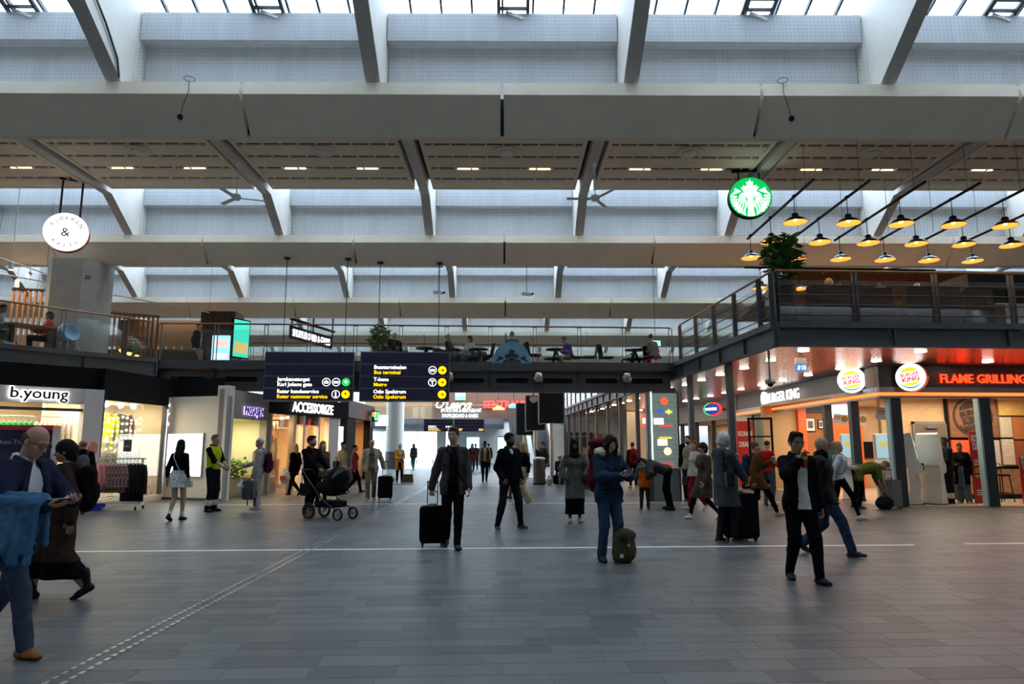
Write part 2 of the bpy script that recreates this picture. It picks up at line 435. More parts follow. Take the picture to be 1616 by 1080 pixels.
MB().mm((-9.9,BY-.06,DK-.17),(6.38,BY,DK+.07)).mm((-9.9,BY-.12,DK-.19),(6.38,BY,DK-.16)).build('edge_channel',M_steel,br)
MB().mm((-9.9,BY+BW,DK-.17),(6.38,BY+BW+.06,DK+.07)).build('edge_channel',M_steel,br)
g0=BX[0]
for i in range(len(BX)-1):
    o_,i_=slotted(BX[i],BX[i+1],3.36,3.84,(1.05,.17)); MB().ring(o_,i_,BY+.14,BY+.17,'Y').build('web_plate',M_steel,br)
    MB().prism([(BY-.02,3.93),(BY+.14,3.35),(BY+.17,3.35),(BY+.17,3.93)],BX[i]-.02,BX[i]+.02,'X').build('bracket',M_steel,br)
MB().mm((-9.9,BY+.02,3.22),(6.38,BY+.3,3.28)).mm((-9.9,BY+.1,3.28),(6.38,BY+.2,3.38)).build('lower_flange',M_steel,br)
MB().mm((-9.9,BY+1.9,3.6),(6.38,BY+2.1,3.97)).build('inner_girder',M_steeld,br); MB().mm((-9.9,BY+3.6,3.6),(6.38,BY+3.75,3.97)).build('inner_girder',M_steeld,br)
def handrail_bar(p0,p1,m,parent,name='handrail',r=.028):
    return MB().cyl(p0,p1,r,n=10).build(name,m,parent)
def glass_rail(pts,parent,z0=DK,h=1.15,double=.05):
    """posts with glass panes and an oak handrail along a list of plan points (one post at each)"""
    root=thing('railing',parent,'railing',(pts[0][0],pts[0][1],0)) if isinstance(parent,str) else empty('railing',(pts[0][0],pts[0][1],0),0,parent); ox,oy=pts[0]
    for i,(x,y) in enumerate(pts):
        x-=ox;y-=oy
        j=min(i,len(pts)-2); dx,dy=pts[j+1][0]-pts[j][0],pts[j+1][1]-pts[j][1]; a=math.atan2(dy,dx); c,s_=math.cos(a),math.sin(a)
        b=MB()
        for sd in (-1,1): b.box((x+c*sd*double,y+s_*sd*double,z0+h/2-.12),(.014,.06,h+.3),a)
        b.box((x,y,z0+h+.03),(.13,.05,.015),a); b.build('post',M_steel,root)
        if i<len(pts)-1:
            x2,y2=pts[i+1][0]-ox,pts[i+1][1]-oy; cx,cy=(x+x2)/2,(y+y2)/2; Ls=math.hypot(x2-x,y2-y)
            MB().box((cx,cy,z0+.08+(h-.2)/2),(Ls-.16,.012,h-.2),a).build('glass_pane',M_glass,root)
            handrail_bar((x,y,z0+h+.06),(x2,y2,z0+h+.06),M_wood,root)
    return root
glass_rail([(x,BY-.03) for x in BX],'oak topped glass railing along the near side of the footbridge')
glass_rail([(x,BY+BW+.03) for x in (-8.2,-5.6,-3,-.4,2.2,4.6)],'oak topped glass railing along the far side of the footbridge')
# bridge downlights
for x,wh in ((-.83,'beside the right direction sign'),(1.98,'below the blue railing decal'),(4.8,'near the directory totem')):
    t=thing('downlight','grey can downlight under the footbridge girder '+wh,'lamp',(x,BY+.0,3.55),0,'downlights under the footbridge')
    MB().lathe([(.02,.30),(.13,.28),(.15,.24),(.15,0),(.13,0),(.13,.02)],n=20).build('can',M_chrome,t)
    MB().lathe([(.12,.025),(.0,.024)],n=16).build('lens',M_lamp_on,t)

# ---- right gallery
XG=6.45; YG=14.1
rg=thing('balcony','grey steel edged balcony floor above the burger restaurant','balcony')
MB().mm((XG,YG,DK-.1),(26.9,58,DK)).build('deck',M_steeld,rg)
def fascia(p0,p1,parent,n):
    x0,y0=p0;x1,y1=p1; a=math.atan2(y1-y0,x1-x0); L=math.hypot(x1-x0,y1-y0); cx,cy=(x0+x1)/2,(y0+y1)/2
    c,s_=math.cos(a),math.sin(a); nx,ny=s_,-c
    MB().box((cx+nx*.02,cy+ny*.02,3.86),(L,.04,.42),a).build('edge_beam',M_steel,parent)
    MB().box((cx+nx*.07,cy+ny*.07,4.115),(L,.16,.13),a).build('toe_board',M_steel,parent)
    MB().box((cx+nx*.06,cy+ny*.06,3.66),(L,.14,.03),a).build('lower_flange',M_steel,parent)
    for i in range(n+1):
        t=i/n; MB().box((x0+(x1-x0)*t+nx*.06,y0+(y1-y0)*t+ny*.06,3.86),(.05,.08,.4),a).build('stiffener',M_steel,parent)
fascia((XG+.0,YG),(26.9,YG),rg,8); fascia((XG,50.4),(XG,YG),rg,22)
def plankmat():
    m=mat('copper_slat_soffit',(.42,.24,.15),.22,.85); nt=m.node_tree; b=nt.nodes['Principled BSDF']
    g=nt.nodes.new('ShaderNodeNewGeometry'); w=nt.nodes.new('ShaderNodeTexWave'); w.inputs['Scale'].default_value=1.6; w.bands_direction='Y'
    nt.links.new(g.outputs['Position'],w.inputs[0]); bp=nt.nodes.new('ShaderNodeBump'); bp.inputs['Strength'].default_value=.25; bp.inputs['Distance'].default_value=.03
    nt.links.new(w.outputs['Fac'],bp.inputs['Height']); nt.links.new(bp.outputs[0],b.inputs['Normal']); return m
M_plank=plankmat()
MB().mm((XG,YG,3.66),(26.9,58,3.68)).build('soffit',M_plank,rg)
for y in (17.25,20.5,23.9,27.4,30.6,33.5,36.7,39.6,42.5,45.2,47.8,50.3):
    t=thing('column','slim grey steel column carrying the balcony edge','column',(XG+.1,y,0),0,'slim steel columns along the balcony edge')
    MB().mm((-.075,-.08,0),(.075,.08,3.66)).build('shaft',M_steel,t); MB().mm((-.14,-.14,0),(.14,.14,.015)).build('base_plate',M_steeld,t)
def wire_rail(pts,parent,z0=DK):
    root=thing('railing',parent,'railing',(pts[0][0],pts[0][1],0)) if isinstance(parent,str) else empty('railing',(pts[0][0],pts[0][1],0),0,parent); ox,oy=pts[0]
    for i,(x,y) in enumerate(pts):
        x-=ox;y-=oy; j=min(i,len(pts)-2); a=math.atan2(pts[j+1][1]-pts[j][1],pts[j+1][0]-pts[j][0]); c,s_=math.cos(a),math.sin(a); b=MB()
        for sd in (-1,1): b.box((x+c*sd*.045,y+s_*sd*.045,z0+.56),(.018,.08,1.28),a)
        b.build('post',M_steel,root)
        if i<len(pts)-1:
            x2,y2=pts[i+1][0]-ox,pts[i+1][1]-oy
            handrail_bar((x,y,z0+1.22),(x2,y2,z0+1.22),M_wood,root)
            for z in (.25,.47,.69,.91): MB().cyl((x,y,z0+z),(x2,y2,z0+z),.012,n=6).build('rail_bar',M_steel,root)
            MB().box(((x+x2)/2+s_*.03,(y+y2)/2+c*.03,z0+.55),(math.hypot(x2-x,y2-y)-.15,.01,.95),a).build('glass_pane',M_glass,root)
    return root
wire_rail([(XG+.02,YG-.03)]+[(x,YG-.03) for x in (8.22,10.03,11.76,13.5,15.3,17)],'steel railing with horizontal bars along the balcony front above the burger restaurant')
wire_rail([(XG-.03,y) for y in (14.2,14.85,16.35,17.8,19.35,20.9)],'steel railing with horizontal bars on the balcony side running to the footbridge')
wire_rail([(XG-.03,y) for y in (25.4,27.5,29.5,31.5,33.5,35.5,37.5,39.5,41.5,43.5,45.5,47.5,50)],'steel railing of the long balcony beyond the footbridge')
# ---- left gallery
LA,LB=Vector((-17.5,12.2)),Vector((-9.75,21.25))
lg=thing('balcony','grey steel edged balcony floor above the clothes shop','balcony')
ld=(LB-LA).normalized(); ln=Vector((ld.y,-ld.x)) # towards the hall
MB().prism([(LA.x,LA.y),(LB.x,LB.y),(LB.x,25.3),(-10,30),(-26.9,30),(-26.9,12.2)],DK-.1,DK,'Z').build('deck',mat('cafe_floor',(.10,.07,.05),.5),lg); MB().mm((-9.95,25.4,DK-.1),(-8.2,30,DK)).build('deck',MATS['cafe_floor'],lg)
fascia((LA.x,LA.y),(LB.x,LB.y),lg,6)
MB().prism([(LA.x,LA.y),(LB.x,LB.y),(-9.75,40),(-26.9,40),(-26.9,12.2)],3.6,3.64,'Z').build('soffit',M_black,lg)
def onL(t): p=LA+ld*t; return (p.x,p.y)
Lt=(LB-LA).length
ts=[Lt-9.2,Lt-7.55,Lt-5.9,Lt-4.25,Lt-2.6,Lt-.95,Lt-.25]
glass_rail([onL(t) for t in ts],'oak topped glass railing of the cafe balcony above the clothes shop')
# ================================================================== shops, shared
M_cream=mat('cream_wall',(.70,.58,.40),.7,noise=.04,nscale=3)
M_tan=mat('shop_tan',(.55,.38,.22),.7,noise=.06,nscale=3)
M_beige=mat('beige_fascia',(.34,.30,.26),.7,noise=.04,nscale=2)
M_orange=mat('orange_paint',(.80,.13,.02),.5)
M_red=mat('red_board',(.62,.03,.03),.45)
M_whitegloss=mat('white_gloss',(.82,.82,.80),.3)
M_letter=emat('letter_white_glow',(1,1,1),1.5)
M_shop_lamp=emat('shop_lamp_glow',(1,.85,.6),16)
M_wfloor=mat('shop_floor',(.42,.33,.24),.4,noise=.1,nscale=4)
def frame(p0,p1):
    """plan line p0->p1: rotation of a facade whose local x runs along it and whose local -y faces the hall"""
    return math.atan2(p1[1]-p0[1],p1[0]-p0[0]), math.hypot(p1[0]-p0[0],p1[1]-p0[1])
def garment_mesh(kind,w=.42,h=.62,t=.07,seed=0):
    """a garment on a hanger: shoulders, sleeves, hem waves. Hangs from z=0"""
    rg=random.Random(seed); n=9; prof=[]
    for i in range(n):
        s=i/(n-1)
        if s<.12: hw=.05+(w*.5-.05)*(s/.12)**.7
        elif s<.4: hw=w*.5+.02
        else: hw=w*.47+ .05*(s-.4)
        prof.append((hw,-.05-h*s))
    b=MB(); m=14; v=[];f=[]
    for i,(hw,z) in enumerate(prof):
        for k in range(m):
            a=2*math.pi*k/m; wob=1+.16*math.sin(3*a+seed+i*.25)*(i/n)
            v.append((hw*math.cos(a),t*.5*math.sin(a)*wob*(1+.4*i/n),z))
    f=[(i*m+k,(i+1)*m+k,(i+1)*m+(k+1)%m,i*m+(k+1)%m) for i in range(n-1) for k in range(m)]
    f+=[tuple(range(m)),tuple(range(n*m-1,(n-1)*m-1,-1))]
    b.add(v,f,smooth=True)
    if kind!='vest':
        for sd in (-1,1):
            b.tube([(sd*w*.46,0,-.1),(sd*(w*.5+.07),0,-.28),(sd*(w*.5+.09),.01,-.1-h*.75)],[.05,.048,.04],n=8)
    return b
def hanger_mesh():
    b=MB(); b.tube([(0,0,.09),(.03,0,.07),(.0,0,.03),(0,0,-.02)],.006,n=5); b.tube([(-.2,0,-.09),(0,0,-.02),(.2,0,-.09)],.008,n=5); return b
M_hang=mat('hanger_metal',(.3,.3,.3),.4,.6)
hang_me=hanger_mesh().mesh('hanger',M_hang)
def garment(name,label,m,loc,rz,group=None,w=.42,h=.62,t=.07,kind='top',seed=0,cat='garment'):
    root=thing(name,label,cat,loc,rz,group)
    garment_mesh(kind,w,h,t,seed).build('cloth',m,root)
    o=bpy.data.objects.new('hanger',hang_me); put(o,root)
    return root
def fabric(name,c,pattern=None):
    if name in MATS: return MATS[name]
    m=mat(name,c,.85,noise=.12,nscale=9,bump=.25,bscale=35,spec=.25)
    if pattern:
        nt=m.node_tree; b=nt.nodes['Principled BSDF']; tc=nt.nodes.new('ShaderNodeTexCoord'); v=nt.nodes.new('ShaderNodeTexVoronoi'); v.inputs['Scale'].default_value=22
        nt.links.new(tc.outputs['Object'],v.inputs[0]); r=nt.nodes.new('ShaderNodeValToRGB'); r.color_ramp.interpolation='CONSTANT'
        r.color_ramp.elements[0].color=(*pattern,1); r.color_ramp.elements[1].position=.22; r.color_ramp.elements[1].color=(*c,1)
        e=r.color_ramp.elements.new(.5); e.color=(c[0]*.35,c[1]*.3,c[2]*.35,1)
        nt.links.new(v.outputs['Distance'],r.inputs[0]); nt.links.new(r.outputs[0],b.inputs['Base Color'])
    return m

# ================================================================== clothes shop, left
P0,P1,P2=(-13.3,14.16),(-9.44,17.9),(-9.1,20.8)
a01,L01=frame(P0,P1); a12,L12=frame(P1,P2)
by=thing('shop_front','white portal of the clothes shop with backlit sign','shop front',(P0[0],P0[1],0),a01)
b=MB(); b.mm((0,0,2.58),(L01,.25,2.96)).build('sign_band',M_white,by)
MB().mm((L01-.42,-.06,0),(L01,.3,2.96)).build('pillar',M_white,by)
MB().mm((0,.06,2.40),(L01-.42,.16,2.47)).build('shutter_rail',M_steel,by)
MB().mm((0,.2,2.96),(L01,.3,3.52)).build('bulkhead',M_black,by)
MB().mm((0,3.0,0),(L01+.3,3.1,2.9)).build('rear_wall',M_cream,by)
MB().mm((0,.25,2.84),(L01-.1,3.1,2.9)).build('shop_ceiling',M_cream,by)
text('b.young',.36,mat('letter_face_black',(.02,.02,.02),.4),by,(L01-1.98,-.07,2.68),0,.012,off=.006,sx=1.05,name='letter_face')
text('b.young',.36,M_letter,by,(L01-1.98,-.035,2.68),0,.012,off=.022,sx=1.05,name='letter_glow')
for x in (1.2,2.2,3.2,4.2): 
    MB().lathe([(.1,0),(.1,-.03),(0,-.03)],(x,1.1,2.84),n=14).build('ceiling_lamp',M_shop_lamp,by)
def wl(p0,a,x,y,z): return Vector((p0[0]+x*math.cos(a)-y*math.sin(a),p0[1]+x*math.sin(a)+y*math.cos(a),z))
area('clothes_shop_light',wl(P0,a01,2.9,1.2,2.8),2.6,95,WARM2,(0,0,a01),sy=1.4)
# clothes on the upper rail inside
cols=[('green',(.05,.42,.16))]*4+[('white',(.75,.72,.66))]*5
rail=thing('clothes_rail','steel rail of hanging garments inside the clothes shop','rail',(*wl(P0,a01,2.6,.95,0)[:2],0),a01)
MB().cyl((0,0,2.28),(2.55,0,2.28),.015).build('bar',M_chrome,rail); MB().cyl((0,0,2.28),(0,0,2.84),.01).cyl((2.55,0,2.28),(2.55,0,2.84),.01).build('hanger_rod',M_chrome,rail)
for i in range(22):
    x=2.65+.112*i; p=wl(P0,a01,x,.95,2.2)
    if i<7: nm,c='cream',(.72,.55,.42)
    elif i<14: nm,c=('bright green',(.03,.40,.14))
    else: nm,c='white',(.74,.72,.68)
    garment('blouse','%s top on the upper rail inside the clothes shop'%nm,fabric('cloth_'+nm.replace(' ','_'),c),p,a01+R(75),'tops on the upper rail of the clothes shop',seed=i,h=.6)
# flowering branches standing in the shop at the left
M_branch=mat('branch_brown',(.12,.07,.04),.8); M_blossom=mat('blossom',(.75,.5,.42),.7)
br_=thing('blossom_branch','bunch of pale blossom branches in the clothes shop','flowers',(*wl(P0,a01,2.3,1.0,0)[:2],1.45),a01)
MB().lathe([(.06,0),(.1,.05),(.12,.2),(.08,.3),(.07,.3)],n=14).build('vase',M_whitegloss,br_)
bb=MB(); fl=MB(); rg_=random.Random(4)
for i in range(16):
    p=Vector((0,0,.28)); d=Vector((rg_.uniform(-.6,.6),rg_.uniform(-.3,.3),1)).normalized(); pts=[p]
    for k in range(5):
        d=(d+Vector((rg_.uniform(-.3,.3),rg_.uniform(-.2,.2),0))).normalized(); p=p+d*.17; pts.append(p)
        for q in range(3): fl.ball(p+Vector((rg_.uniform(-.05,.05),rg_.uniform(-.05,.05),rg_.uniform(-.06,.06))),.018,6,4)
    bb.tube(pts,.006,n=5)
bb.build('stem',M_branch,br_); fl.build('blossom',M_blossom,br_)
MB().mm((1.8,.7,0),(4.2,1.3,1.45)).build('display_plinth',M_cream,by)
# display window
sw=thing('shop_window','lit display window of the clothes shop in a dark frame','shop window',(P1[0],P1[1],0),a12)
MB().mm((0,0,2.72),(L12,.12,3.0)).build('head',M_black,sw); MB().mm((-.0,.0,3.0),(L12+.3,.1,3.52)).build('bulkhead',M_black,sw)
MB().mm((0,0,0),(.09,.12,2.72)).mm((L12-.05,0,0),(L12,.12,2.72)).build('jamb',M_steel,sw)
MB().mm((0,-.02,0),(L12,.12,.16)).build('plinth',M_cream,sw)
MB().mm((.09,.05,.16),(L12*.62,.065,2.72)).build('glass_pane',M_glass,sw); MB().mm((L12*.62+.01,.05,.16),(L12-.05,.065,2.72)).build('glass_pane',M_glass,sw)
MB().mm((0,1.5,0),(L12,1.6,2.9)).mm((L12-.02,.1,0),(L12+.05,1.6,2.9)).build('rear_wall',M_cream,sw); MB().mm((0,.12,2.74),(L12,1.6,2.8)).build('shop_ceiling',M_cream,sw)
MB().mm((0,.12,.1),(L12,1.5,.2)).build('display_floor',M_white,sw)
MB().mm((2.25,.02,.18),(2.6,.04,.62)).build('photo_card',mat('photo_card',(.62,.42,.30),.6,noise=.4,nscale=7),sw)
MB().lathe([(.0,0),(.17,.0),(.17,.02),(0,.02)],(0,0,0),16).build('x',None) if False else None
sc=MB(); sc.cyl((-.32,-.08,1.5),(-.32,-.05,1.5),.16,n=20); sc.build('round_sale_sticker',mat('sticker_red',(.55,.12,.12),.5),sw)
area('display_window_light',wl(P1,a12,1.3,.75,2.7),2.2,70,WARM2,(0,0,a12),sy=.8)
for x in (.5,1.1,1.7,2.3): MB().cyl((x,.7,2.74),(x,.62,2.62),.05,.06,n=12).build('spot_lamp',M_shop_lamp,sw)
p=Vector((-10.3,19.6,2.5)); garment('hanging_jacket','bright lime jacket hung in the display window',fabric('cloth_lime',(.55,.62,.02)),p,R(20),w=.6,h=1.25,t=.16,seed=3)
p=Vector((-10.0,19.95,2.5)); garment('blouse','black T-shirt hung in the display window',fabric('cloth_blackt',(.02,.02,.025)),p,R(15),w=.5,h=.8,t=.12,seed=5)
# bead strings
M_bead=emat('bead_glow',(1,.8,.55),2.2); bs=thing('bead_garland','strings of small white and pink baubles in the display window','garland',(*wl(P1,a12,0,.45,0)[:2],0),a12)
rgb=random.Random(9); 
for k in range(9):
    x=.75+.2*k; b=MB(); b.cyl((x,0,2.72),(x,0,1.5),.004,n=5); 
    b.build('string',M_hang,bs)
    bb=MB()
    for j in range(6): bb.ball((x,0,2.35-.17*j-rgb.random()*.1),.035,10,6)
    bb.build('bauble',M_bead if k%3 else emat('bead_pink',(1,.5,.5),1.2),bs)
# mannequins in the display window
def mannequin(label,p,rz,m,sc=1):
    t=thing('mannequin',label,'mannequin',p,rz)
    b=MB(); M=MATS.get('mannequin') or mat('mannequin',(.8,.76,.68),.35)
    prof=[(.02,0),(.13,.0),(.14,.02),(.02,.03),(.015,.5)]; MB().lathe(prof,n=16).build('stand',M_chrome,t)
    MB().lathe([(.1,.5),(.16,.55),(.17,.66),(.13,.82),(.14,.9),(.18,1.02),(.17,1.12),(.09,1.2),(.05,1.24),(.05,1.3)],n=18,M=Matrix.Diagonal((1.15,.75,1,1))).build('torso',m,t)
    b=MB(); b.ball((0,0,1.42),.1,14,10,(.8,.95,1.2)); b.cyl((0,0,1.22),(0,0,1.36),.045); b.build('head',M,t)
    for sd in (-1,1): MB().tube([(sd*.2,0,1.12),(sd*.26,.02,.9),(sd*.24,-.08,.66)],[.055,.048,.035],n=10).build('arm',m,t)
    return t
mannequin('white headed mannequin in a black and white patterned jacket in the display window',Vector((-9.84,19.0,.2)),R(25),fabric('cloth_bw',(.6,.58,.52),(.04,.04,.04)))
mannequin('white headed mannequin in a pale green floral top in the display window',Vector((-9.78,19.42,.2)),R(40),fabric('cloth_gfl',(.55,.65,.35),(.8,.75,.6)))
mannequin('cream mannequin torso with leaf print in the display window',Vector((-9.74,20.0,.2)),R(30),fabric('cloth_leaf',(.7,.62,.42),(.2,.3,.1)))
# rack outside
rk=thing('garment_rack','white rolling rack of tops in front of the clothes shop','rack',(-8.84,17.75,0),R(6))
b=MB()
MB().cyl((-.62,0,1.24),(.62,0,1.24),.018).build('rail',M_whitegloss,rk)
for sx in (-.45,.55):
    MB().cyl((sx,0,.1),(sx,0,1.24),.02).build('upright',M_whitegloss,rk); MB().box((sx,0,.1),(.05,.6,.04)).build('foot',M_whitegloss,rk)
    for sy in (-.26,.26): MB().cyl((sx-.015,sy,.04),(sx+.015,sy,.04),.04,n=14).build('castor',M_black,rk)
MB().box((.05,0,.16),(1.0,.03,.03)).build('lower_bar',M_whitegloss,rk)
cs,sn=math.cos(R(6)),math.sin(R(6))
for i in range(13):
    x=-.50+.085*i; p=(-8.84+x*cs,17.75+x*sn,1.17)
    if i<2: nm,m_='pale pink top','cloth_pink'; mm_=fabric(m_,(.72,.30,.34)); h=.62
    elif i<8: nm='pink and brown floral top'; mm_=fabric('cloth_floral',(.55,.36,.32),(.12,.05,.05)); h=.7
    else: nm='black long top'; mm_=fabric('cloth_black',(.012,.012,.014)); h=.92
    garment('blouse','%s hanging on the white rolling rack'%nm,mm_,p,R(6-48),'tops on the rolling rack',h=h,seed=i+40,t=.09)
ps=thing('price_sign','grey price card on a stem above the rolling rack','sign',(-8.68,17.77,1.24),R(4))
MB().box((0,0,.32),(.19,.01,.3)).build('card',mat('price_card',(.12,.12,.12),.5),ps); MB().cyl((0,0,.02),(0,0,.18),.006).build('stem',M_chrome,ps); text('300,-',.075,M_white,ps,(-.08,-.008,.28),0,.002)
bb_=tag(MB().rbox((0,0,.06),(.42,.3,.12),.05).rbox((.12,.05,.12),(.25,.2,.1),.05,rz=.4).build('plastic_bag',mat('blue_plastic',(.02,.07,.55),.3),None,(-9.25,17.5,0),.3),'crumpled blue plastic bag on the floor under the rolling rack','bag')
# navy ticket panel
tk=thing('ticket_machine','navy ticket machine panel with red top edge beside the clothes shop','machine',(-11.5,15.0,0),R(14))
MB().mm((0,0,0),(2.35,.5,1.93)).build('cabinet',mat('navy_panel',(.012,.014,.05),.4),tk); MB().mm((-.01,-.01,1.93),(2.36,.51,2.0)).build('top_edge',M_red,tk); MB().mm((-.005,-.02,1.9),(2.355,0,1.99)).build('red_strip',M_red,tk); text('Buss-Tickets',.13,mat('dim_letter',(.4,.42,.5),.5),tk,(1.35,-.01,1.6),0,.003); MB().mm((1.2,-.02,1.0),(1.8,0,1.45)).build('screen',mat('dark_screen',(.03,.03,.04),.2),tk)

# white wall with light box
Q0,Q1=(-9.2,21.1),(-7.2,20.3); aq,Lq=frame(Q0,Q1)
wt=thing('partition_wall','white partition wall with a bright backlit panel','wall panel',(Q0[0],Q0[1],0),aq)
MB().mm((0,0,0),(Lq,.2,3.0)).build('panel',M_white,wt); MB().mm((Lq-.34,-.02,0),(Lq,.3,3.3)).build('corner_post',M_white,wt); MB().mm((0,-.02,0),(Lq,0,.06)).build('skirting',M_steel,wt)
MB().mm((.12,-.06,.66),(1.42,0,1.92)).build('light_box_frame',M_chrome,wt)
MB().mm((.14,-.075,.68),(1.40,-.06,1.90)).build('light_panel',emat('light_box_white',(.95,1,1),1.9),wt)
for z in (2.2,2.5,2.75): MB().lathe([(.02,0),(.0,.01)],(.03,-.02,z),8).build('stud_lamp',M_lamp_on,wt)
MB().mm((-.5,.21,3.0),(Lq-.4,.3,3.55)).build('bulkhead',M_black,wt)
# beige portal
S0,S1=(-7.2,20.3),(-6.73,23.1); as_,Ls=frame(S0,S1)
pt=thing('shop_front','beige portal with glowing violet lettering and a planted lobby','shop front',(S0[0],S0[1],0),as_)
MB().mm((0,.0,2.36),(Ls,.25,3.2)).build('fascia',M_beige,pt); MB().mm((0,0,0),(.28,.25,2.36)).build('pier',M_beige,pt); MB().mm((Ls-.3,0,0),(Ls,.25,2.36)).build('pier',M_beige,pt)
M_lobby=mat('lobby_yellow',(.62,.52,.24),.6,noise=.05,nscale=4,stretch=(1,1,12))
MB().mm((.5,1.45,0),(Ls,1.55,2.5)).build('rear_wall',M_lobby,pt); MB().mm((.4,.25,2.36),(Ls,1.55,2.42)).build('lobby_ceiling',M_lobby,pt); MB().mm((Ls-.05,.25,0),(Ls,1.55,2.4)).build('side_wall',mat('lobby_pale',(.7,.68,.48),.6),pt)
MB().box((1.7,1.4,1.75),(.28,.06,.28)).build('square_lamp',emat('square_lamp',(1,.95,.85),12),pt)
text('PASSASJEN',.34,mat('letter_violet_face',(.12,.03,.10),.3),pt,(.95,-.06,2.5),0,.015,sx=.78,off=.0,name='letter_face'); text('PASSASJEN',.34,emat('letter_violet',(.45,.35,1),2.5),pt,(.95,-.03,2.5),0,.01,sx=.78,off=.009,name='letter_glow')
area('lobby_light',wl(S0,as_,1.5,.85,2.3),1.2,32,(1,.9,.55),(0,0,as_),sy=1)
M_leaf=mat('leaf_green',(.05,.16,.025),.5,noise=.5,nscale=5); M_leafl=mat('leaf_light',(.16,.30,.05),.5,noise=.4,nscale=5)
def leaves(n,ext,seed,size=.09,shape='box'):
    rg=random.Random(seed); b=MB()
    for i in range(n):
        if shape=='box': c=Vector((rg.uniform(-1,1)*ext[0],rg.uniform(-1,1)*ext[1],rg.uniform(0,1)*ext[2]))
        else:
            d=Vector((rg.gauss(0,1),rg.gauss(0,1),rg.gauss(0,1))).normalized()*(rg.random()**.4); c=Vector((d.x*ext[0],d.y*ext[1],ext[2]*(.5+.5*d.z)))
        M=Matrix.Translation(c)@Matrix.Rotation(rg.uniform(0,6.28),4,'Z')@Matrix.Rotation(rg.uniform(-.3,1.0),4,'X')
        s=size*rg.uniform(.7,1.3); w=s*.42
        b.add([(0,0,0),(w,s*.4,.012*s/.1),(w*.7,s*.8,0),(0,s*1.15,-.02),(-w*.7,s*.8,0),(-w,s*.4,.012*s/.1),(0,s*.5,-.012)],[(0,1,6),(1,2,6),(2,3,6),(3,4,6),(4,5,6),(5,0,6)],M)
    return b
pl=thing('planter_hedge','leafy green hedge in a yellow box planter inside the portal','plant',(*wl(S0,as_,1.35,.75,0)[:2],0),as_)
MB().mm((-1.1,-.3,0),(1.15,.3,.55)).build('planter',M_lobby,pl); o=leaves(900,(1.05,.3,.62),3,.1).build('foliage',M_leafl,pl,(0,0,.5))

# accessories shop
A0,A1=(-6.73,23.1),(-5.15,28.0); aa,La=frame(A0,A1)
ac=thing('shop_front','black fascia accessories shop with white frames and warm orange interior','shop front',(A0[0],A0[1],0),aa)
MB().mm((-.2,-.05,2.62),(La,.25,3.25)).build('fascia',M_black,ac)
for x0,x1,m_ in ((0,.08,M_white),(1.35,1.5,M_white),(1.95,2.07,M_whitegloss),(3.0,3.1,M_whitegloss),(3.75,4.5,M_white),(4.95,La,M_black)): MB().mm((x0,0,0),(x1,.2,2.62)).build('mullion',m_,ac)
MB().mm((.08,.1,0),(1.35,.12,2.62)).build('glass_pane',M_glass,ac); MB().mm((2.07,.1,0),(3.0,.12,2.62)).build('glass_pane',M_glass,ac)
MB().mm((-.1,3.2,0),(La,3.3,2.7)).build('rear_wall',mat('shop_orange_wall',(.75,.25,.06),.6),ac); MB().mm((0,.25,2.62),(La,3.3,2.68)).build('shop_ceiling',M_cream,ac); MB().mm((La-.1,.25,0),(La,3.3,2.7)).build('side_wall',M_cream,ac)
MB().mm((1.5,.16,2.3),(3.0,.24,2.62)).build('transom',mat('brown_transom',(.2,.1,.05),.6),ac)
MB().mm((4.52,.02,.1),(4.9,.08,2.3)).build('light_panel',emat('accessory_lightbox',(.9,.95,.8),3),ac)
text('ACCESSORIZE',.5,M_letter,ac,(1.05,-.11,2.73),0,.015,sx=.86,off=.008,ls=1.02)
area('accessory_shop_light',wl(A0,aa,1.8,1.6,2.55),3.2,260,(1,.62,.3),(0,0,aa),sy=2)
rgx=random.Random(12)
sh=thing('display_shelf','tall shelves of small colourful accessories behind the accessories shop glass','shelf',(*wl(A0,aa,.7,.75,0)[:2],0),aa)
for z in (.3,.75,1.2,1.65,2.1): MB().mm((-.55,-.2,z),(.55,.2,z+.03)).build('shelf_board',M_cream,sh)
MB().mm((-.58,-.2,0),(-.55,.2,2.4)).mm((.55,-.2,0),(.58,.2,2.4)).build('shelf_side',M_cream,sh)
pal=[(.8,.1,.05),(.85,.55,.1),(.7,.65,.5),(.2,.4,.15),(.6,.2,.3),(.85,.8,.6),(.3,.15,.08)]
for z in (.33,.78,1.23,1.68,2.13):
    for k in range(7):
        c=pal[rgx.randrange(7)]; p=wl(A0,aa,.25+.15*k,.65+rgx.uniform(-.08,.08),z); h=rgx.uniform(.12,.32)
        o=MB().lathe([(.05,0),(.06,.02),(.055,h*.6),(.025,h*.85),(.03,h),(.0,h)],n=10).build('trinket',mat('trinket_%d'%pal.index(c),c,.4)); o.location=p
        tag(o,'small colourful ornament on the accessories shop shelf','ornament','ornaments on the accessories shelves')
for k in range(8):
    o=MB().lathe([(.0,0),(.05,.0),(.06,.03),(.05,.06),(0,.06)],n=12).build('ceiling_spot',M_shop_lamp); o.location=wl(A0,aa,.3+.55*k,1.0+.6*(k%2),2.55); tag(o,'small round ceiling spot in the accessories shop','lamp','ceiling spots of the accessories shop')
# orange stand inside door
st_=thing('display_stand','orange fronted display counter inside the accessories shop','counter',(*wl(A0,aa,2.4,1.9,0)[:2],0),aa); MB().mm((-.6,-.3,0),(.6,.3,1.05)).build('body',mat('brown_counter',(.35,.12,.05),.5),st_); MB().mm((-.62,-.32,1.05),(.62,.32,1.1)).build('top',M_cream,st_); MB().mm((-.5,-.1,1.1),(.5,.1,1.5)).build('display_rack',M_orange,st_)
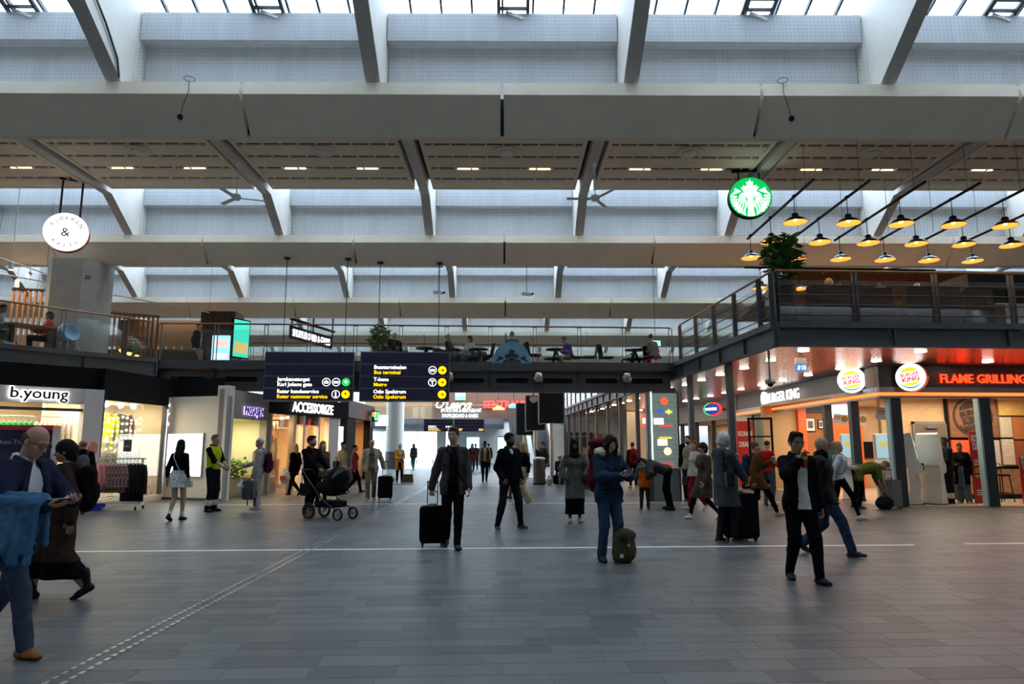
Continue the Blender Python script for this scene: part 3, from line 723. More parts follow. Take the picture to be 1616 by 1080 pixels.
# dark corner kiosk beyond
K0,K1=(-5.15,28.0),(-4.9,33.5); ak,Lk=frame(K0,K1)
kk=thing('shop_front','dark corner shop with a green glowing sign beyond the accessories shop','shop front',(K0[0],K0[1],0),ak)
MB().mm((0,-.05,2.7),(Lk,.3,3.4)).build('fascia',M_steeld,kk); MB().mm((0,0,0),(1.6,.3,2.7)).build('pier',M_black,kk); MB().mm((4.7,0,0),(Lk,.3,2.7)).build('pier',M_black,kk)
MB().mm((0,3,0),(Lk,3.1,2.8)).mm((Lk-.1,.3,0),(Lk,3,2.8)).build('rear_wall',M_tan,kk); MB().mm((0,.3,2.66),(Lk,3.1,2.7)).build('shop_ceiling',M_cream,kk); MB().mm((1.6,.5,0),(4.7,.9,1.05)).build('counter',M_tan,kk)
MB().box((4.6,-.25,2.92),(1.1,.12,.5)).build('sign_box',M_black,kk); text('ØPEN',.42,emat('green_sign',(.05,1,.25),5),kk,(4.08,-.32,2.76),0,.01,sx=.85,off=.02) if False else MB().mm((4.1,-.33,2.74),(5.1,-.31,3.1)).build('green_display',emat('green_sign',(.04,.8,.2),3.5),kk)
for k in range(4): MB().mm((4.2+.22*k,-.345,2.80),(4.3+.22*k,-.33,3.04)).build('dark_letter',mat('green_dark',(.0,.12,.03),.5),kk)
MB().box((3.95,-.3,2.98),(.12,.12,.2)).build('red_lamp',emat('red_sign_dot',(1,.1,.03),4),kk)
MB().mm((Lk-.06,-.7,2.5),(Lk,-.1,3.0)).build('white_blade_sign',emat('blade_sign',(.95,.95,1),3),kk)
area('corner_shop_light',wl(K0,ak,3,1.2,2.6),2.2,90,(1,.6,.28),(0,0,ak),sy=1.4)
# ================================================================== far end
M_brick=mat('brick_wall',(.22,.13,.07),.85,noise=.35,nscale=14,stretch=(1,1,3))
M_woodp=mat('dark_wood_wall',(.085,.035,.018),.6,noise=.3,nscale=6,stretch=(8,8,1))
M_bluedark=mat('sign_navy',(.018,.016,.06),.35)
wf=struct('wall_far',label='white end wall with wide glazed exits')
MB().mm((-27,60,2.75),(27,60.3,11)).build('wall_upper',M_white,wf); MB().mm((-27,60,0),(-9.6,60.3,2.75)).mm((-3.3,60,0),(-2.5,60.3,2.75)).mm((-1.6,60,0),(27,60.3,2.75)).build('wall_lower',M_white,wf)
for x in (-8,-6.5,-5,-3.6): MB().mm((x-.03,60.1,0),(x+.03,60.2,2.75)).build('door_mullion',M_steel,wf)
MB().mm((-9.6,60.12,.02),(-1.6,60.16,2.75)).build('exit_glass',M_glass,wf)
# mezzanine of the bar
mz=thing('mezzanine','bar mezzanine with glass railing at the far end of the hall','balcony')
MB().mm((-9,57,3.25),(2.4,59.98,3.75)).build('deck',M_steel,mz); MB().mm((-9,56.9,2.9),(2.4,57.1,3.3)).build('edge_girder',M_steeld,mz)
glass_rail([(x,57.0) for x in (-9,-6.8,-4.6,-2.4,-.2,2.2)],mz,3.75,1.05)
MB().mm((-9.5,59.8,3.75),(-3.6,59.98,6.6)).build('brick_wall',M_brick,mz); MB().mm((-3.6,59.7,3.75),(5.6,59.98,6.6)).build('wood_wall',M_woodp,mz)
text("O'Learys",1.0,mat('script_letter',(.6,.5,.36),.5,emit=(.6,.5,.36),estr=.5),mz,(-3.55,59.6,4.75),0,.03,sx=.95,off=.03,shear=.35,ls=.92)
text('SPORTS BAR & RESTAURANT',.42,emat('bar_letters',(.7,.9,1),1.6),mz,(-2.85,57.2,4.3),0,.01,sx=.62,off=.012); text('SHUFFLEBOARD & GAMES',.42,emat('bar_letters',(.7,.9,1),1.6),mz,(-2.75,57.2,3.86),0,.01,sx=.62,off=.012)
text('SENTRALPUBEN',.86,emat('neon_red',(1,.03,.02),1.6),mz,(.7,59.55,4.78),0,.03,sx=.92,off=.04)
# exit sign of bar, potted red lamps
t=thing('pendant_lamp','orange dome pendant lamp over the bar mezzanine','lamp',(2.0,58.5,0),0); MB().lathe([(.55,4.55),(.5,4.7),(.2,4.85),(.03,4.9)],n=16).build('shade',emat('orange_shade',(1,.25,.04),1.2),t); MB().cyl((0,0,4.9),(0,0,6.6),.02).build('cord',M_black,t)
t=thing('pendant_lamp','orange dome pendant lamp above the bar stairs','lamp',(5.0,58.5,0),0); MB().lathe([(.55,4.65),(.5,4.8),(.2,4.95),(.03,5.0)],n=16).build('shade',MATS['orange_shade'],t); MB().cyl((0,0,5),(0,0,6.6),.02).build('cord',M_black,t)
t=thing('pendant_lamp','turquoise pendant lamp over the bar mezzanine','lamp',(3.3,58.6,0),0); MB().lathe([(.4,4.7),(.4,5.0),(.3,5.05),(.02,5.1)],n=16).build('shade',mat('teal_shade',(.05,.35,.35),.5,emit=(.05,.4,.4),estr=.5),t); MB().cyl((0,0,5.1),(0,0,6.6),.02).build('cord',M_black,t)
area('bar_light',(1,58.4,6.3),6,40,(1,.5,.25),(0,0,0),sy=1.5)
# escalators
def escalator(x,label):
    e=thing('escalator',label,'escalator',(x,50.6,0))
    n=26
    for i in range(n):
        MB().mm((-.5,i*.245,i*.145),(.5,i*.245+.25,i*.145+.16)).build('step',mat('step_grey',(.10,.10,.10),.5,.4),e)
    for sx in (-1,1):
        MB().prism([(-1.2,0),(0,0),(6.4,3.75),(7.6,3.75),(7.6,4.6),(6.2,4.6),(-.2,.95),(-1.2,.95)],sx*.55-.03,sx*.55+.03,'X').build('balustrade',M_steeld,e)
        MB().tube([(sx*.55,-1.25,.5),(sx*.55,-1.2,.98),(sx*.55,-.2,.98),(sx*.55,6.2,4.63),(sx*.55,7.6,4.63)],.045,n=8).build('handrail',M_black,e)
    return e
escalator(3.35,'grey escalator climbing to the bar, next to the mezzanine railing'); escalator(5.0,'grey escalator climbing to the bar, next to the white wall')
tag(MB().mm((5.75,49,0),(6.3,56.5,3.4)).mm((5.6,48.9,0),(6.35,49,3.4)).build('partition_wall',M_white),'white end wall beside the escalators','wall panel')
# white round column
t=thing('column','thick white round column with dark lower cladding near the far exit','column',(-5.45,47.3,0)); MB().cyl((0,0,1.15),(0,0,7.05),.6,n=28).build('shaft',M_white,t); MB().cyl((0,0,0),(0,0,1.15),.62,n=28).build('cladding',mat('grey_cladding',(.15,.15,.15),.6),t)
# far posters
for x,lab in ((-.15,'bright blue travel poster beside the far exit'),(2.35,'pale blue lit poster near the escalators')):
    t=thing('light_poster',lab,'poster',(x,56,0)); MB().mm((-.55,-.05,.6),(.55,.05,2.3)).build('case',M_steel,t); MB().mm((-.5,-.07,.7),(.5,-.05,2.2)).build('print',emat('poster_blue',(.25,.65,.9),2.2),t); MB().mm((-.05,-.04,0),(.05,.04,.6)).build('leg',M_steel,t); MB().mm((-.5,-.08,.75),(.5,-.07,1.2)).build('print_shore',emat('poster_sand',(.8,.7,.45),1.2),t)
# luminous lane boards of the far directory sign
def icon_disc(parent,x,y,z,r,m,ring=None):
    b=MB(); b.cyl((x,y,z),(x,y-.012,z),r,n=24); b.build('icon_disc',m,parent)
M_swhite=emat('sign_white',(1,1,1),1.3); M_syel=emat('sign_yellow',(1,.55,.0),1.2); M_sgreen=emat('sign_green',(.02,.50,.10),1.0)
M_rail=mat('sign_rail',(.22,.23,.26),.4,.5)
def arrow(parent,x,y,z,s,m,up=False):
    pts=[(-.55,-.09),(.2,-.09),(-.1,-.38),(.06,-.52),(.58,0),(.06,.52),(-.1,.38),(.2,.09),(-.55,.09)]
    if up: pts=[(-q,p) for p,q in pts]
    b=MB(); b.prism([(x+p*s,z+q*s) for p,q in pts],y-.004,y,'Y'); b.build('arrow',m,parent)
def icon_ring(parent,x,y,z,r,glyph,m):
    n=28; b=MB()
    b.ring([(x+r*math.cos(2*math.pi*k/n),z+r*math.sin(2*math.pi*k/n)) for k in range(n)],[(x+r*.84*math.cos(2*math.pi*k/n),z+r*.84*math.sin(2*math.pi*k/n)) for k in range(n)],y-.008,y,'Y'); b.build('icon_ring',m,parent)
    g=MB()
    if glyph=='bus':
        g.rbox((x,y-.004,z),(r*1.15,.008,r*.5),r*.1); 
        for k in (-1,1): g.cyl((x+k*r*.32,y-.008,z-r*.3),(x+k*r*.32,y,z-r*.3),r*.12,n=10)
    elif glyph=='tram':
        g.rbox((x,y-.004,z-r*.08),(r*1.05,.008,r*.55),r*.1); g.box((x,y-.004,z+r*.32),(r*.5,.008,r*.12)); g.box((x,y-.004,z+r*.45),(r*.08,.008,r*.25))
    elif glyph=='T': g.box((x,y-.004,z+r*.38),(r*.95,.008,r*.26)); g.box((x,y-.004,z-r*.12),(r*.28,.008,r*1.1))
    elif glyph=='i': g.cyl((x,y-.008,z+r*.48),(x,y,z+r*.48),r*.16,n=12); g.box((x,y-.004,z-.16*r),(r*.28,.008,r*.8)); g.box((x,y-.004,z-.52*r),(r*.6,.008,r*.14)); g.box((x-.1*r,y-.004,z+.2*r),(r*.3,.008,r*.13))
    g.build('icon_glyph',m,parent)
def dirsign(x0,x1,y,z0,z1,rows,label,ztop,rods,tilt=0):
    """hanging sign of four lanes; rows listed from the top"""
    t=thing('direction_sign',label,'sign',(x0,y,z0)); W=x1-x0; H=z1-z0; n=4; lh=H/n
    MB().mm((-.02,.0,-.02),(W+.02,.12,H+.02)).build('casing',M_rail,t)
    for i in range(n):
        zt=H-i*lh; MB().mm((0,-.02,zt-lh+.03),(W,0,zt-.005)).build('lane',M_bluedark,t)
        if rows[i]:
            r=rows[i]; zc=zt-lh/2+.015
            if len(r['t'])>1:
                text(r['t'][0],lh*.43,M_swhite,t,(W*.15,-.024,zc+.005+lh*.07),0,.003,off=.003); text(r['t'][1],lh*.43,M_syel if r.get('y') else M_swhite,t,(W*.15,-.024,zc-lh*.34),0,.003,off=.003)
            rad=lh*.34; x=W-rad*1.6
            icon_disc(t,x,-.02,zc,rad,M_sgreen if r.get('g') else M_syel); arrow(t,x,-.034,zc,rad*.8,M_swhite if r.get('g') else M_black,r.get('up'))
            for gly in r.get('ic',[])[::-1]:
                x-=rad*2.35; icon_ring(t,x,-.02,zc,rad,gly,M_swhite)
    for rx in rods:
        MB().cyl((rx-x0,.06,H),(rx-x0,.06,ztop-z0),.012,n=8).build('rod',M_steeld,t); MB().lathe([(.1,0),(.1,-.05),(.03,-.08)],(rx-x0,.06,ztop-z0),12).build('ceiling_cup',M_steeld,t)
    return t
SY=20.35
dirsign(-6.19,-3.62,SY,2.86,4.29,[None,None,dict(t=('Jernbanetorget','Karl Johans gate'),ic=['tram','bus'],g=1,up=1),dict(t=('Ruter kundeservice','Ruter customer service'),y=1,ic=['i'],up=1)],'navy hanging direction sign reading Jernbanetorget and Ruter kundeservice',7.2,(-5.72,-3.9))
dirsign(-3.40,-.79,SY,2.86,4.31,[None,dict(t=('Bussterminalen','Bus terminal'),y=1,ic=['bus']),dict(t=('T-bane','Metro'),y=1,ic=['T']),dict(t=('Oslo Spektrum','Oslo Spektrum'),y=1)],'navy hanging direction sign reading Bussterminalen, T-bane and Oslo Spektrum',7.1,(-2.92,-1.12))
dirsign(-3.45,-1.5,46.86,2.5,3.3,[None,None,dict(t=('Jernbanetorget','Karl Johans gate'),ic=['tram','bus'],g=1,up=1),dict(t=('Ruter kundeservice','Ruter customer service'),y=1,ic=['i'],up=1)],'small navy direction sign with white and yellow lines far down the hall',7.05,(-2.9,-2.0))
dirsign(-1.4,.6,46.86,2.5,3.3,[None,None,None,dict(t=('T-bane','Metro'),y=1,ic=['T'])],'small navy direction sign with a yellow arrow far down the hall',7.05,(-.9,.1))
# ================================================================== burger restaurant, right
M_fasc=mat('brown_black_fascia',(.05,.042,.038),.4,noise=.1,nscale=3)
M_alu=mat('fascia_metal',(.30,.28,.27),.35,.7)
M_strip=emat('orange_light_strip',(1,.10,.015),3)
M_plkw=mat('light_wood_wall',(.52,.34,.17),.6,noise=.15,nscale=5,stretch=(2,2,10))
M_kiosk=mat('kiosk_white',(.80,.78,.74),.3)
M_col=mat('storefront_column',(.045,.055,.065),.4,.3)
FY=17.4
bkf=thing('shop_front','dark burger restaurant front with glowing orange strip and red lettering','shop front',(10.62,FY,0))
MB().mm((0,0,3.08),(9,.25,3.65)).build('fascia',M_fasc,bkf); MB().mm((-.05,-.06,2.94),(9,.2,3.08)).build('ledge',M_alu,bkf); MB().mm((-.06,-.07,2.86),(9,-.03,2.94)).build('light_strip',M_strip,bkf); MB().mm((-.04,-.05,2.80),(9,.2,2.86)).build('lower_ledge',M_alu,bkf)
for x in (.42,2.86,5.4): MB().mm((x-.13,.0,0),(x+.13,.26,2.82)).build('mullion',M_col,bkf); MB().mm((x-.19,.02,0),(x-.135,.2,2.82)).build('mullion_trim',mat('pale_blue_trim',(.35,.5,.55),.4),bkf)
text('FLAME GRILLING SINCE 1954',.33,emat('letter_flame_red',(1,.045,.01),2),bkf,(1.62,-.07,3.2),0,.02,off=.003,sx=.97)
MB().mm((1.4,2.35,0),(9,2.5,2.95)).build('rear_wall',M_plkw,bkf); MB().mm((0,.25,2.95),(9,2.5,3.05)).build('inner_ceiling',M_cream,bkf)
MB().mm((-.1,.02,0),(9,2.5,.012)).build('inner_floor',M_wfloor,bkf)
# rear wall furnishing (flat panels on the wall)
d=thing('service_door','brown door with round porthole at the back of the burger restaurant','door',(13.0,19.68,0))
MB().mm((0,0,0),(.95,.06,2.2)).build('leaf',mat('door_brown',(.13,.09,.065),.5),d); MB().mm((-.06,.0,0),(0,.1,2.26)).build('jamb',mat('door_grey',(.15,.15,.14),.5),d); MB().mm((.95,0,0),(1.01,.1,2.26)).build('jamb',MATS['door_grey'],d); MB().mm((-.06,0,2.2),(1.01,.1,2.27)).build('head',MATS['door_grey'],d)
MB().cyl((.58,-.02,1.55),(.58,.02,1.55),.18,n=24).build('porthole_rim',M_chrome,d); MB().cyl((.58,-.03,1.55),(.58,0,1.55),.15,n=24).build('porthole',emat('porthole_glow',(.9,.88,.8),1),d); MB().box((.5,-.04,2.1),(.35,.06,.07)).build('door_closer',M_chrome,d); MB().cyl((.88,-.06,1.02),(.88,0,1.02),.02).cyl((.88,-.06,1.02),(.78,-.06,1.02),.012).build('handle',M_chrome,d)
pn=thing('wall_panel','dark wood wall panel with a burnt round burger emblem','panel',(14.05,19.62,0)); MB().mm((0,0,1.8),(1.45,.08,3.0)).build('board',mat('logo_wood',(.20,.075,.03),.6,noise=.3,nscale=4,stretch=(1,1,9)),pn)
def burger_logo(parent,c,r,M,ms,flat=False):
    """round emblem on a disc in the local XZ plane facing -Y: buns, swoosh and two lines of lettering"""
    def arcpoly(a0,a1,r0,r1,n=16): return [(r0*math.cos(R(a0+(a1-a0)*k/n)),r0*math.sin(R(a0+(a1-a0)*k/n))) for k in range(n+1)]+[(r1*math.cos(R(a1-(a1-a0)*k/n)),r1*math.sin(R(a1-(a1-a0)*k/n))) for k in range(n+1)]
    e=empty('emblem',c,0,parent); e.matrix_local=M
    b=MB(); b2=MB(); top=[(.55*math.cos(R(t)),.40+.30*math.sin(R(t))) for t in range(0,181,15)]; bot=[(.55*math.cos(R(t)),-.38+.24*math.sin(R(t))) for t in range(180,361,15)]
    b.prism([(x*r,z*r) for x,z in top],-.012,0,'Y'); b2.prism([(x*r,z*r) for x,z in bot],-.012,0,'Y'); b.build('bun',ms[0],e); b2.build('bun',ms[0],e)
    sw=MB(); n=18; o1=[];o2=[]
    for k in range(n+1):
        t=R(-205+ (205-40)*k/n*1.0) if False else R(200+120*k/n); wdt=.10*math.sin(math.pi*(k+.5)/(n+1))+.02
        o1.append((.82*math.cos(t),.82*math.sin(t))); o2.append(((.82-wdt)*math.cos(t),(.82-wdt)*math.sin(t)))
    sw.prism([(x*r,z*r) for x,z in o1+o2[::-1]],-.012,0,'Y'); sw.build('swoosh',ms[1],e)
    text('BURGER',r*.36,ms[2],e,(-.62*r,-.012,.08*r),0,.004,sx=.92,off=.004*r/.35,name='lettering'); text('KING',r*.46,ms[2],e,(-.58*r,-.012,-.30*r),0,.004,sx=1.05,off=.006*r/.35,name='lettering')
    return e
M_burn=mat('burnt_logo',(.03,.015,.01),.7)
burger_logo(pn,(0,0,0),.62,Matrix.Translation((.72,-.01,2.42))@Matrix.Rotation(R(-12),4,'Y'),[M_burn,M_burn,M_burn])
rg_b=MB(); n=40; rg_b.ring([(.72+.62*math.cos(2*math.pi*k/n),2.42+.58*math.sin(2*math.pi*k/n)) for k in range(n)],[(.72+.55*math.cos(2*math.pi*k/n),2.42+.52*math.sin(2*math.pi*k/n)) for k in range(n)],-.012,0,'Y'); rg_b.build('emblem_ring',M_burn,pn)
k=0
for x0,x1,z0,z1,c,lab in ((14.05,14.68,.95,1.72,(.75,.10,.02),'orange'),(14.7,15.5,.95,1.72,(.50,.42,.40),'pale lilac'),(15.6,15.95,1.0,1.75,(.55,.45,.35),'whitewashed wood'),(15.98,17.2,1.75,2.4,(.42,.14,.04),'rust brown'),(15.6,15.95,1.8,2.4,(.5,.42,.3),'weathered grey wood'),(15.98,17.2,1.0,1.7,(.28,.08,.03),'dark rust'),(15.6,18,2.45,2.95,(.55,.34,.1),'golden wood')):
    o=MB().mm((x0,19.62,z0),(x1,19.68,z1)).build('wall_panel',mat('panel_col_%d'%k,c,.6,noise=.2,nscale=5,stretch=(1,1,6))); tag(o,'%s square wall panel in the burger restaurant'%lab,'panel'); k+=1
MB().mm((3.36,2.28,0),(3.44,2.34,2.95)).mm((3.44,2.3,1.72),(9,2.34,1.8)).mm((3.44,2.3,.88),(9,2.34,.95)).build('panel_frame',M_black,bkf)
MB().mm((3.44,2.29,.15),(9,2.345,.88)).build('lower_panelling',mat('panel_tan',(.30,.15,.07),.6,noise=.2,nscale=5),bkf); MB().mm((3.44,2.29,0),(9,2.34,.15)).build('skirting',M_black,bkf)
for x in (12.4,14.2,16): 
    t=thing('ceiling_lamp','round warm ceiling lamp inside the burger restaurant front','lamp',(x,18.4,2.9),0,'ceiling lamps in the burger restaurant'); MB().lathe([(.16,.05),(.16,0),(.12,-.02),(0,-.02)],n=20).build('lens',M_shop_lamp,t)
area('burger_front_light',(14,18.6,2.85),4,95,WARM2,sy=1.3)
# side of the restaurant along the arcade: deep interior seen between columns
B0,B1=(11.4,29.2),(10.62,FY); ab,Lb=frame(B0,B1)
bks=thing('shop_front','long side front of the burger restaurant with glowing white lettering','shop front',(B0[0],B0[1],0),ab)
MB().mm((0,0,3.08),(Lb,.25,3.65)).build('fascia',M_fasc,bks); MB().mm((0,-.06,2.94),(Lb,.2,3.08)).build('ledge',M_alu,bks); MB().mm((0,-.07,2.86),(Lb,-.03,2.94)).build('light_strip',M_strip,bks); MB().mm((0,-.05,2.80),(Lb,.2,2.86)).build('lower_ledge',M_alu,bks)
for x in (.15,1.7,4.0,8.4,10.1): MB().mm((x-.1,0,0),(x+.1,.22,2.82)).build('mullion',M_col,bks)
MB().mm((1.8,.05,0),(2.6,.08,2.82)).build('glass_pane',M_glass,bks); MB().mm((4.1,.05,0),(8.3,.08,.0+.9)).build('glass_pane',M_glass,bks)
e=text('BURGER KING',.50,M_letter,bks,(3.9,-.12,3.14),0,.012,sx=.95,off=.003)
o=MB().cyl((3.5,-.12,3.34),(3.5,-.03,3.34),.26,n=28).build('round_logo',emat('logo_white_small',(1,1,1),1.6),bks)
# rear and inner walls of the deep interior
iw=struct('wall_restaurant',label='inner walls of the burger restaurant')
MB().mm((10.7,25,0),(11.95,25.2,3.0)).build('wood_wall',M_plkw,iw); MB().mm((11.95,24.8,0),(12.25,25.2,3.0)).build('orange_pier',M_orange,iw)
bw=MB().mm((12.25,25.05,0),(13.1,25.2,3.0)).build('brick_backing',M_grout,iw)
bm2=MB().mm((-.1,-.03,-.033),(.1,.0,.033)).mesh('brick',mat('inner_brick',(.42,.17,.06),.8,noise=.3,nscale=3))
for j in range(34):
    for i in range(5):
        xx=12.25+.1+.21*i+(.1 if j%2 else 0)
        if xx<13.05: inst('brick',bm2,iw,(xx,25.05,.1+.078*j+.03))
MB().mm((13.1,24.7,0),(14.3,25.2,2.6)).build('orange_block',M_orange,iw); MB().mm((14.3,25,0),(20,25.2,3.0)).build('beige_wall',M_tan,iw); MB().mm((14.3,24.9,1.1),(17,25,1.7)).build('dark_counter_front',M_black,iw)
MB().mm((10.7,19.9,3.0),(20,25.2,3.08)).build('inner_ceiling',M_cream,iw)
MB().mm((11.35,25.2,0),(11.45,29.3,3.0)).build('side_wall',M_cream,iw); MB().mm((10.75,17.5,0),(20,25,.01)).build('inner_floor',M_wfloor,iw)
area('burger_inner_light',(13.2,22.6,2.95),4,170,WARM2,sy=3.4)
for i,(x,z,w,h,lab) in enumerate(((12.48,2.33,.38,.52,'framed black and white photo on the brick wall, the larger one'),(12.88,2.34,.2,.34,'framed black and white photo on the brick wall, the smaller one'))):
    t=thing('picture_frame',lab,'picture',(x,24.98,z)); MB().mm((-w/2,0,-h/2),(w/2,.04,h/2)).build('frame',M_black,t); MB().mm((-w/2+.03,-.01,-h/2+.03),(w/2-.03,0,h/2-.03)).build('mount',M_white,t); MB().mm((-w/4,-.015,-h/4),(w/4,-.01,h/4)).build('photo',mat('bw_photo',(.15,.12,.1),.6,noise=.9,nscale=25),t)
t=thing('menu_screen','pale menu screen hanging above the counter in the burger restaurant','screen',(13.0,23.9,2.75),R(-8)); MB().mm((-.32,0,-.2),(.32,.06,.25)).build('panel',emat('menu_glow',(.75,.85,1),2.2),t); MB().cyl((0,.03,.25),(0,.03,.33),.015).build('rod',M_black,t)
# glass door of the arcade side
t=thing('glass_door','dark framed glass door open in the arcade side of the burger restaurant','door',(10.15,24.0,0),R(-20))
for a_,b_ in (((-.42,0,0),(-.34,.06,2.55)),((.34,0,0),(.42,.06,2.55)),((-.42,0,2.47),(.42,.06,2.55)),((-.42,0,0),(.42,.06,.12)),((-.34,0,1.85),(.34,.06,1.9))): MB().mm(a_,b_).build('frame_bar',M_black,t)
MB().mm((-.34,.02,.12),(.34,.035,2.47)).build('glass_pane',M_glass,t)
# round emblems
M_lw=emat('logo_white',(1,1,1),1.5); LM=[emat('logo_yellow',(1,.6,.02),1),emat('logo_blue',(.0,.25,.8),.8),emat('logo_red',(.75,.02,.03),.8)]
for c,ang,lab in (((10.42,18.35,3.36),R(-38),'round white glowing burger emblem on the arcade corner'),((11.22,16.98,3.31),R(-62),'round white glowing burger emblem on the front fascia')):
    t=thing('round_sign',lab,'sign',c,ang if lab.endswith('corner') else R(-52))
    MB().cyl((0,0,0),(0,.16,0),.37,n=36).build('drum',M_chrome,t); MB().cyl((0,-.02,0),(0,0,0),.355,n=36).build('face',M_lw,t)
    burger_logo(t,(0,0,0),.36,Matrix.Translation((0,-.022,.0))@Matrix.Rotation(R(-8),4,'Y'),LM)
    MB().mm((-.05,.16,-.05),(.05,.42,.05)).build('bracket',M_steel,t)
# ordering kiosks
def kiosk(label,loc,rz):
    t=thing('order_kiosk',label,'kiosk',loc,rz,)
    MB().rbox((0,.05,.015),(.62,.5,.03),.1,axis='Z').build('foot',M_black,t)
    b=MB(); prof=[(-.16,.03),(.18,.03),(.1,.5),(.12,.95),(.2,1.05),(.16,1.86),(.06,1.9),(-.02,1.88),(-.12,1.2),(-.24,1.02),(-.22,.86),(-.05,.8),(-.1,.4)]
    b.prism(prof,-.27,.27,'X'); b.build('body',M_kiosk,t)
    s=MB(); s.box((0,-.085,1.55),(.42,.012,.66),rx=R(-8.5)); s.build('screen',emat('kiosk_screen',(.40,.62,.70),.5),t)
    MB().box((0,-.098,1.6),(.3,.006,.14),rx=R(-8.5)).box((0,-.105,1.42),(.3,.006,.08),rx=R(-8.5)).build('screen_graphic',emat('kiosk_graphic',(.7,.65,.2),.4),t)
    MB().box((.1,-.25,1.0),(.12,.05,.18)).build('card_terminal',M_black,t)
    return t
kiosk('white ordering kiosk by the orange pillar of the burger restaurant',(10.95,19.6,0),R(-35)); kiosk('white ordering kiosk next to the dark column of the burger restaurant',(11.55,18.9,0),R(-25))
kiosk('white ordering kiosk turned sideways right behind the front column',(11.75,18.05,0),R(60)); kiosk('white ordering kiosk facing the brown service door',(12.36,18.15,0),R(120))
# paper flyers hung in the opening
for x,y,z,w,h,rz,lab in ((11.05,20.2,2.35,.42,.3,-15,'white burger flyer hanging by the orange pillar'),(11.3,19.6,2.32,.36,.3,-5,'grey printed notice hanging by the middle column'),(11.35,18.4,2.43,.5,.34,-12,'white burger flyer hanging behind the front column')):
    t=thing('flyer',lab,'flyer',(x,y,z),R(rz)); MB().box((0,0,0),(w,.01,h),ry=R(6)).build('sheet',M_white,t); MB().cyl((w*.25,-.008,0),(w*.25,-.005,0),h*.33,n=16).build('burger_print',mat('burger_brown',(.45,.2,.05),.6),t); MB().box((-w*.2,-.008,h*.22),(w*.4,.004,h*.12)).build('orange_print',M_orange,t); MB().box((-w*.2,-.008,h*.02),(w*.3,.004,h*.1)).build('green_print',mat('print_green',(.2,.5,.1),.6),t); MB().cyl((0,0,h/2),(0,0,3.0-z),.003,n=5).build('thread',M_cable,t)
# red promotion banners
M_bred=mat('banner_red',(.55,.025,.02),.5); M_bun=mat('bun_brown',(.62,.30,.08),.5); M_patty=mat('patty',(.12,.05,.03),.7); M_lett=mat('lettuce',(.25,.45,.05),.6); M_cheese=mat('cheese',(.85,.5,.05),.5)
def burger(parent,x,z,r):
    b=MB(); b.prism([(x+r*math.cos(R(t)),z+.25*r+r*.75*math.sin(R(t))) for t in range(0,181,20)],-.012,-.004,'Y'); b.prism([(x-r*.95,z-.45*r),(x+r*.95,z-.45*r),(x+r*.8,z-.75*r),(x-r*.8,z-.75*r)],-.012,-.004,'Y'); b.build('bun_print',M_bun,parent)
    MB().mm((x-r,-.013,z+.08*r),(x+r,-.004,z+.25*r)).build('lettuce_print',M_lett,parent); MB().mm((x-r*.95,-.013,z-.2*r),(x+r*.95,-.004,z+.08*r)).build('patty_print',M_patty,parent); MB().mm((x-r,-.013,z-.45*r),(x+r*.9,-.004,z-.2*r)).build('cheese_print',M_cheese,parent)
def banner(label,loc,rz,w,h,full=True,z0=0):
    t=thing('banner',label,'banner',loc,rz); MB().mm((-w/2,0,z0+.02),(w/2,.03,z0+h)).build('sheet',M_bred,t)
    if z0==0: MB().mm((-w/2-.02,-.1,0),(w/2+.02,.12,.03)).build('base',M_chrome,t)
    text('KONGE',w*.40,M_white,t,(-w*.42,-.004,z0+h*.87 if full else z0+h*.78),0,.003,sx=.60,off=.012); text('DEALS',w*.42,M_white,t,(-w*.38,-.004,z0+h*.755 if full else z0+h*.62),0,.003,sx=.62,off=.012)
    if full:
        burger(t,w*.2,h*.64,w*.25); burger(t,-w*.15,h*.42,w*.25); burger(t,w*.2,h*.2,w*.25)
        for i,zz in enumerate((.62,.42,.2)):
            for j in range(3): MB().mm(((-.38 if i!=1 else .18)*w,-.006,h*(zz-.02-.03*j)),((-.1 if i!=1 else .42)*w,-.002,h*(zz-.005-.03*j))).build('small_print',M_white,t)
    else: burger(t,w*.1,z0+h*.25,w*.3)
    return t
banner('tall red roll-up banner with three burgers and white lettering',(13.85,18.25,0),R(8),.62,1.92); banner('red burger banner beside the glass door of the arcade',(9.95,24.9,0),R(-12),.6,2.45,False,0)
banner('red banner cropped beside the right front column',(15.0,18.0,0),R(8),.6,1.25)
# bar stool behind banner
t=thing('bar_stool','dark bar stool beside the roll-up banner','stool',(14.75,18.75,0)); MB().rbox((0,0,.74),(.36,.36,.05),.06,axis='Z').build('seat',M_black,t)
for sx in (-1,1):
    for sy in (-1,1): MB().cyl((sx*.14,sy*.14,.72),(sx*.19,sy*.19,0),.014,n=8).build('leg',M_black,t)
MB().tube([(-.17,.17,.25),(.17,.17,.25),(.17,-.17,.25),(-.17,-.17,.25),(-.17,.17,.25)],.01,n=6).build('foot_ring',M_black,t); MB().tube([(-.17,.17,.74),(-.17,.2,1.05),(.17,.2,1.05),(.17,.17,.74)],.014,n=6).build('backrest',M_black,t)
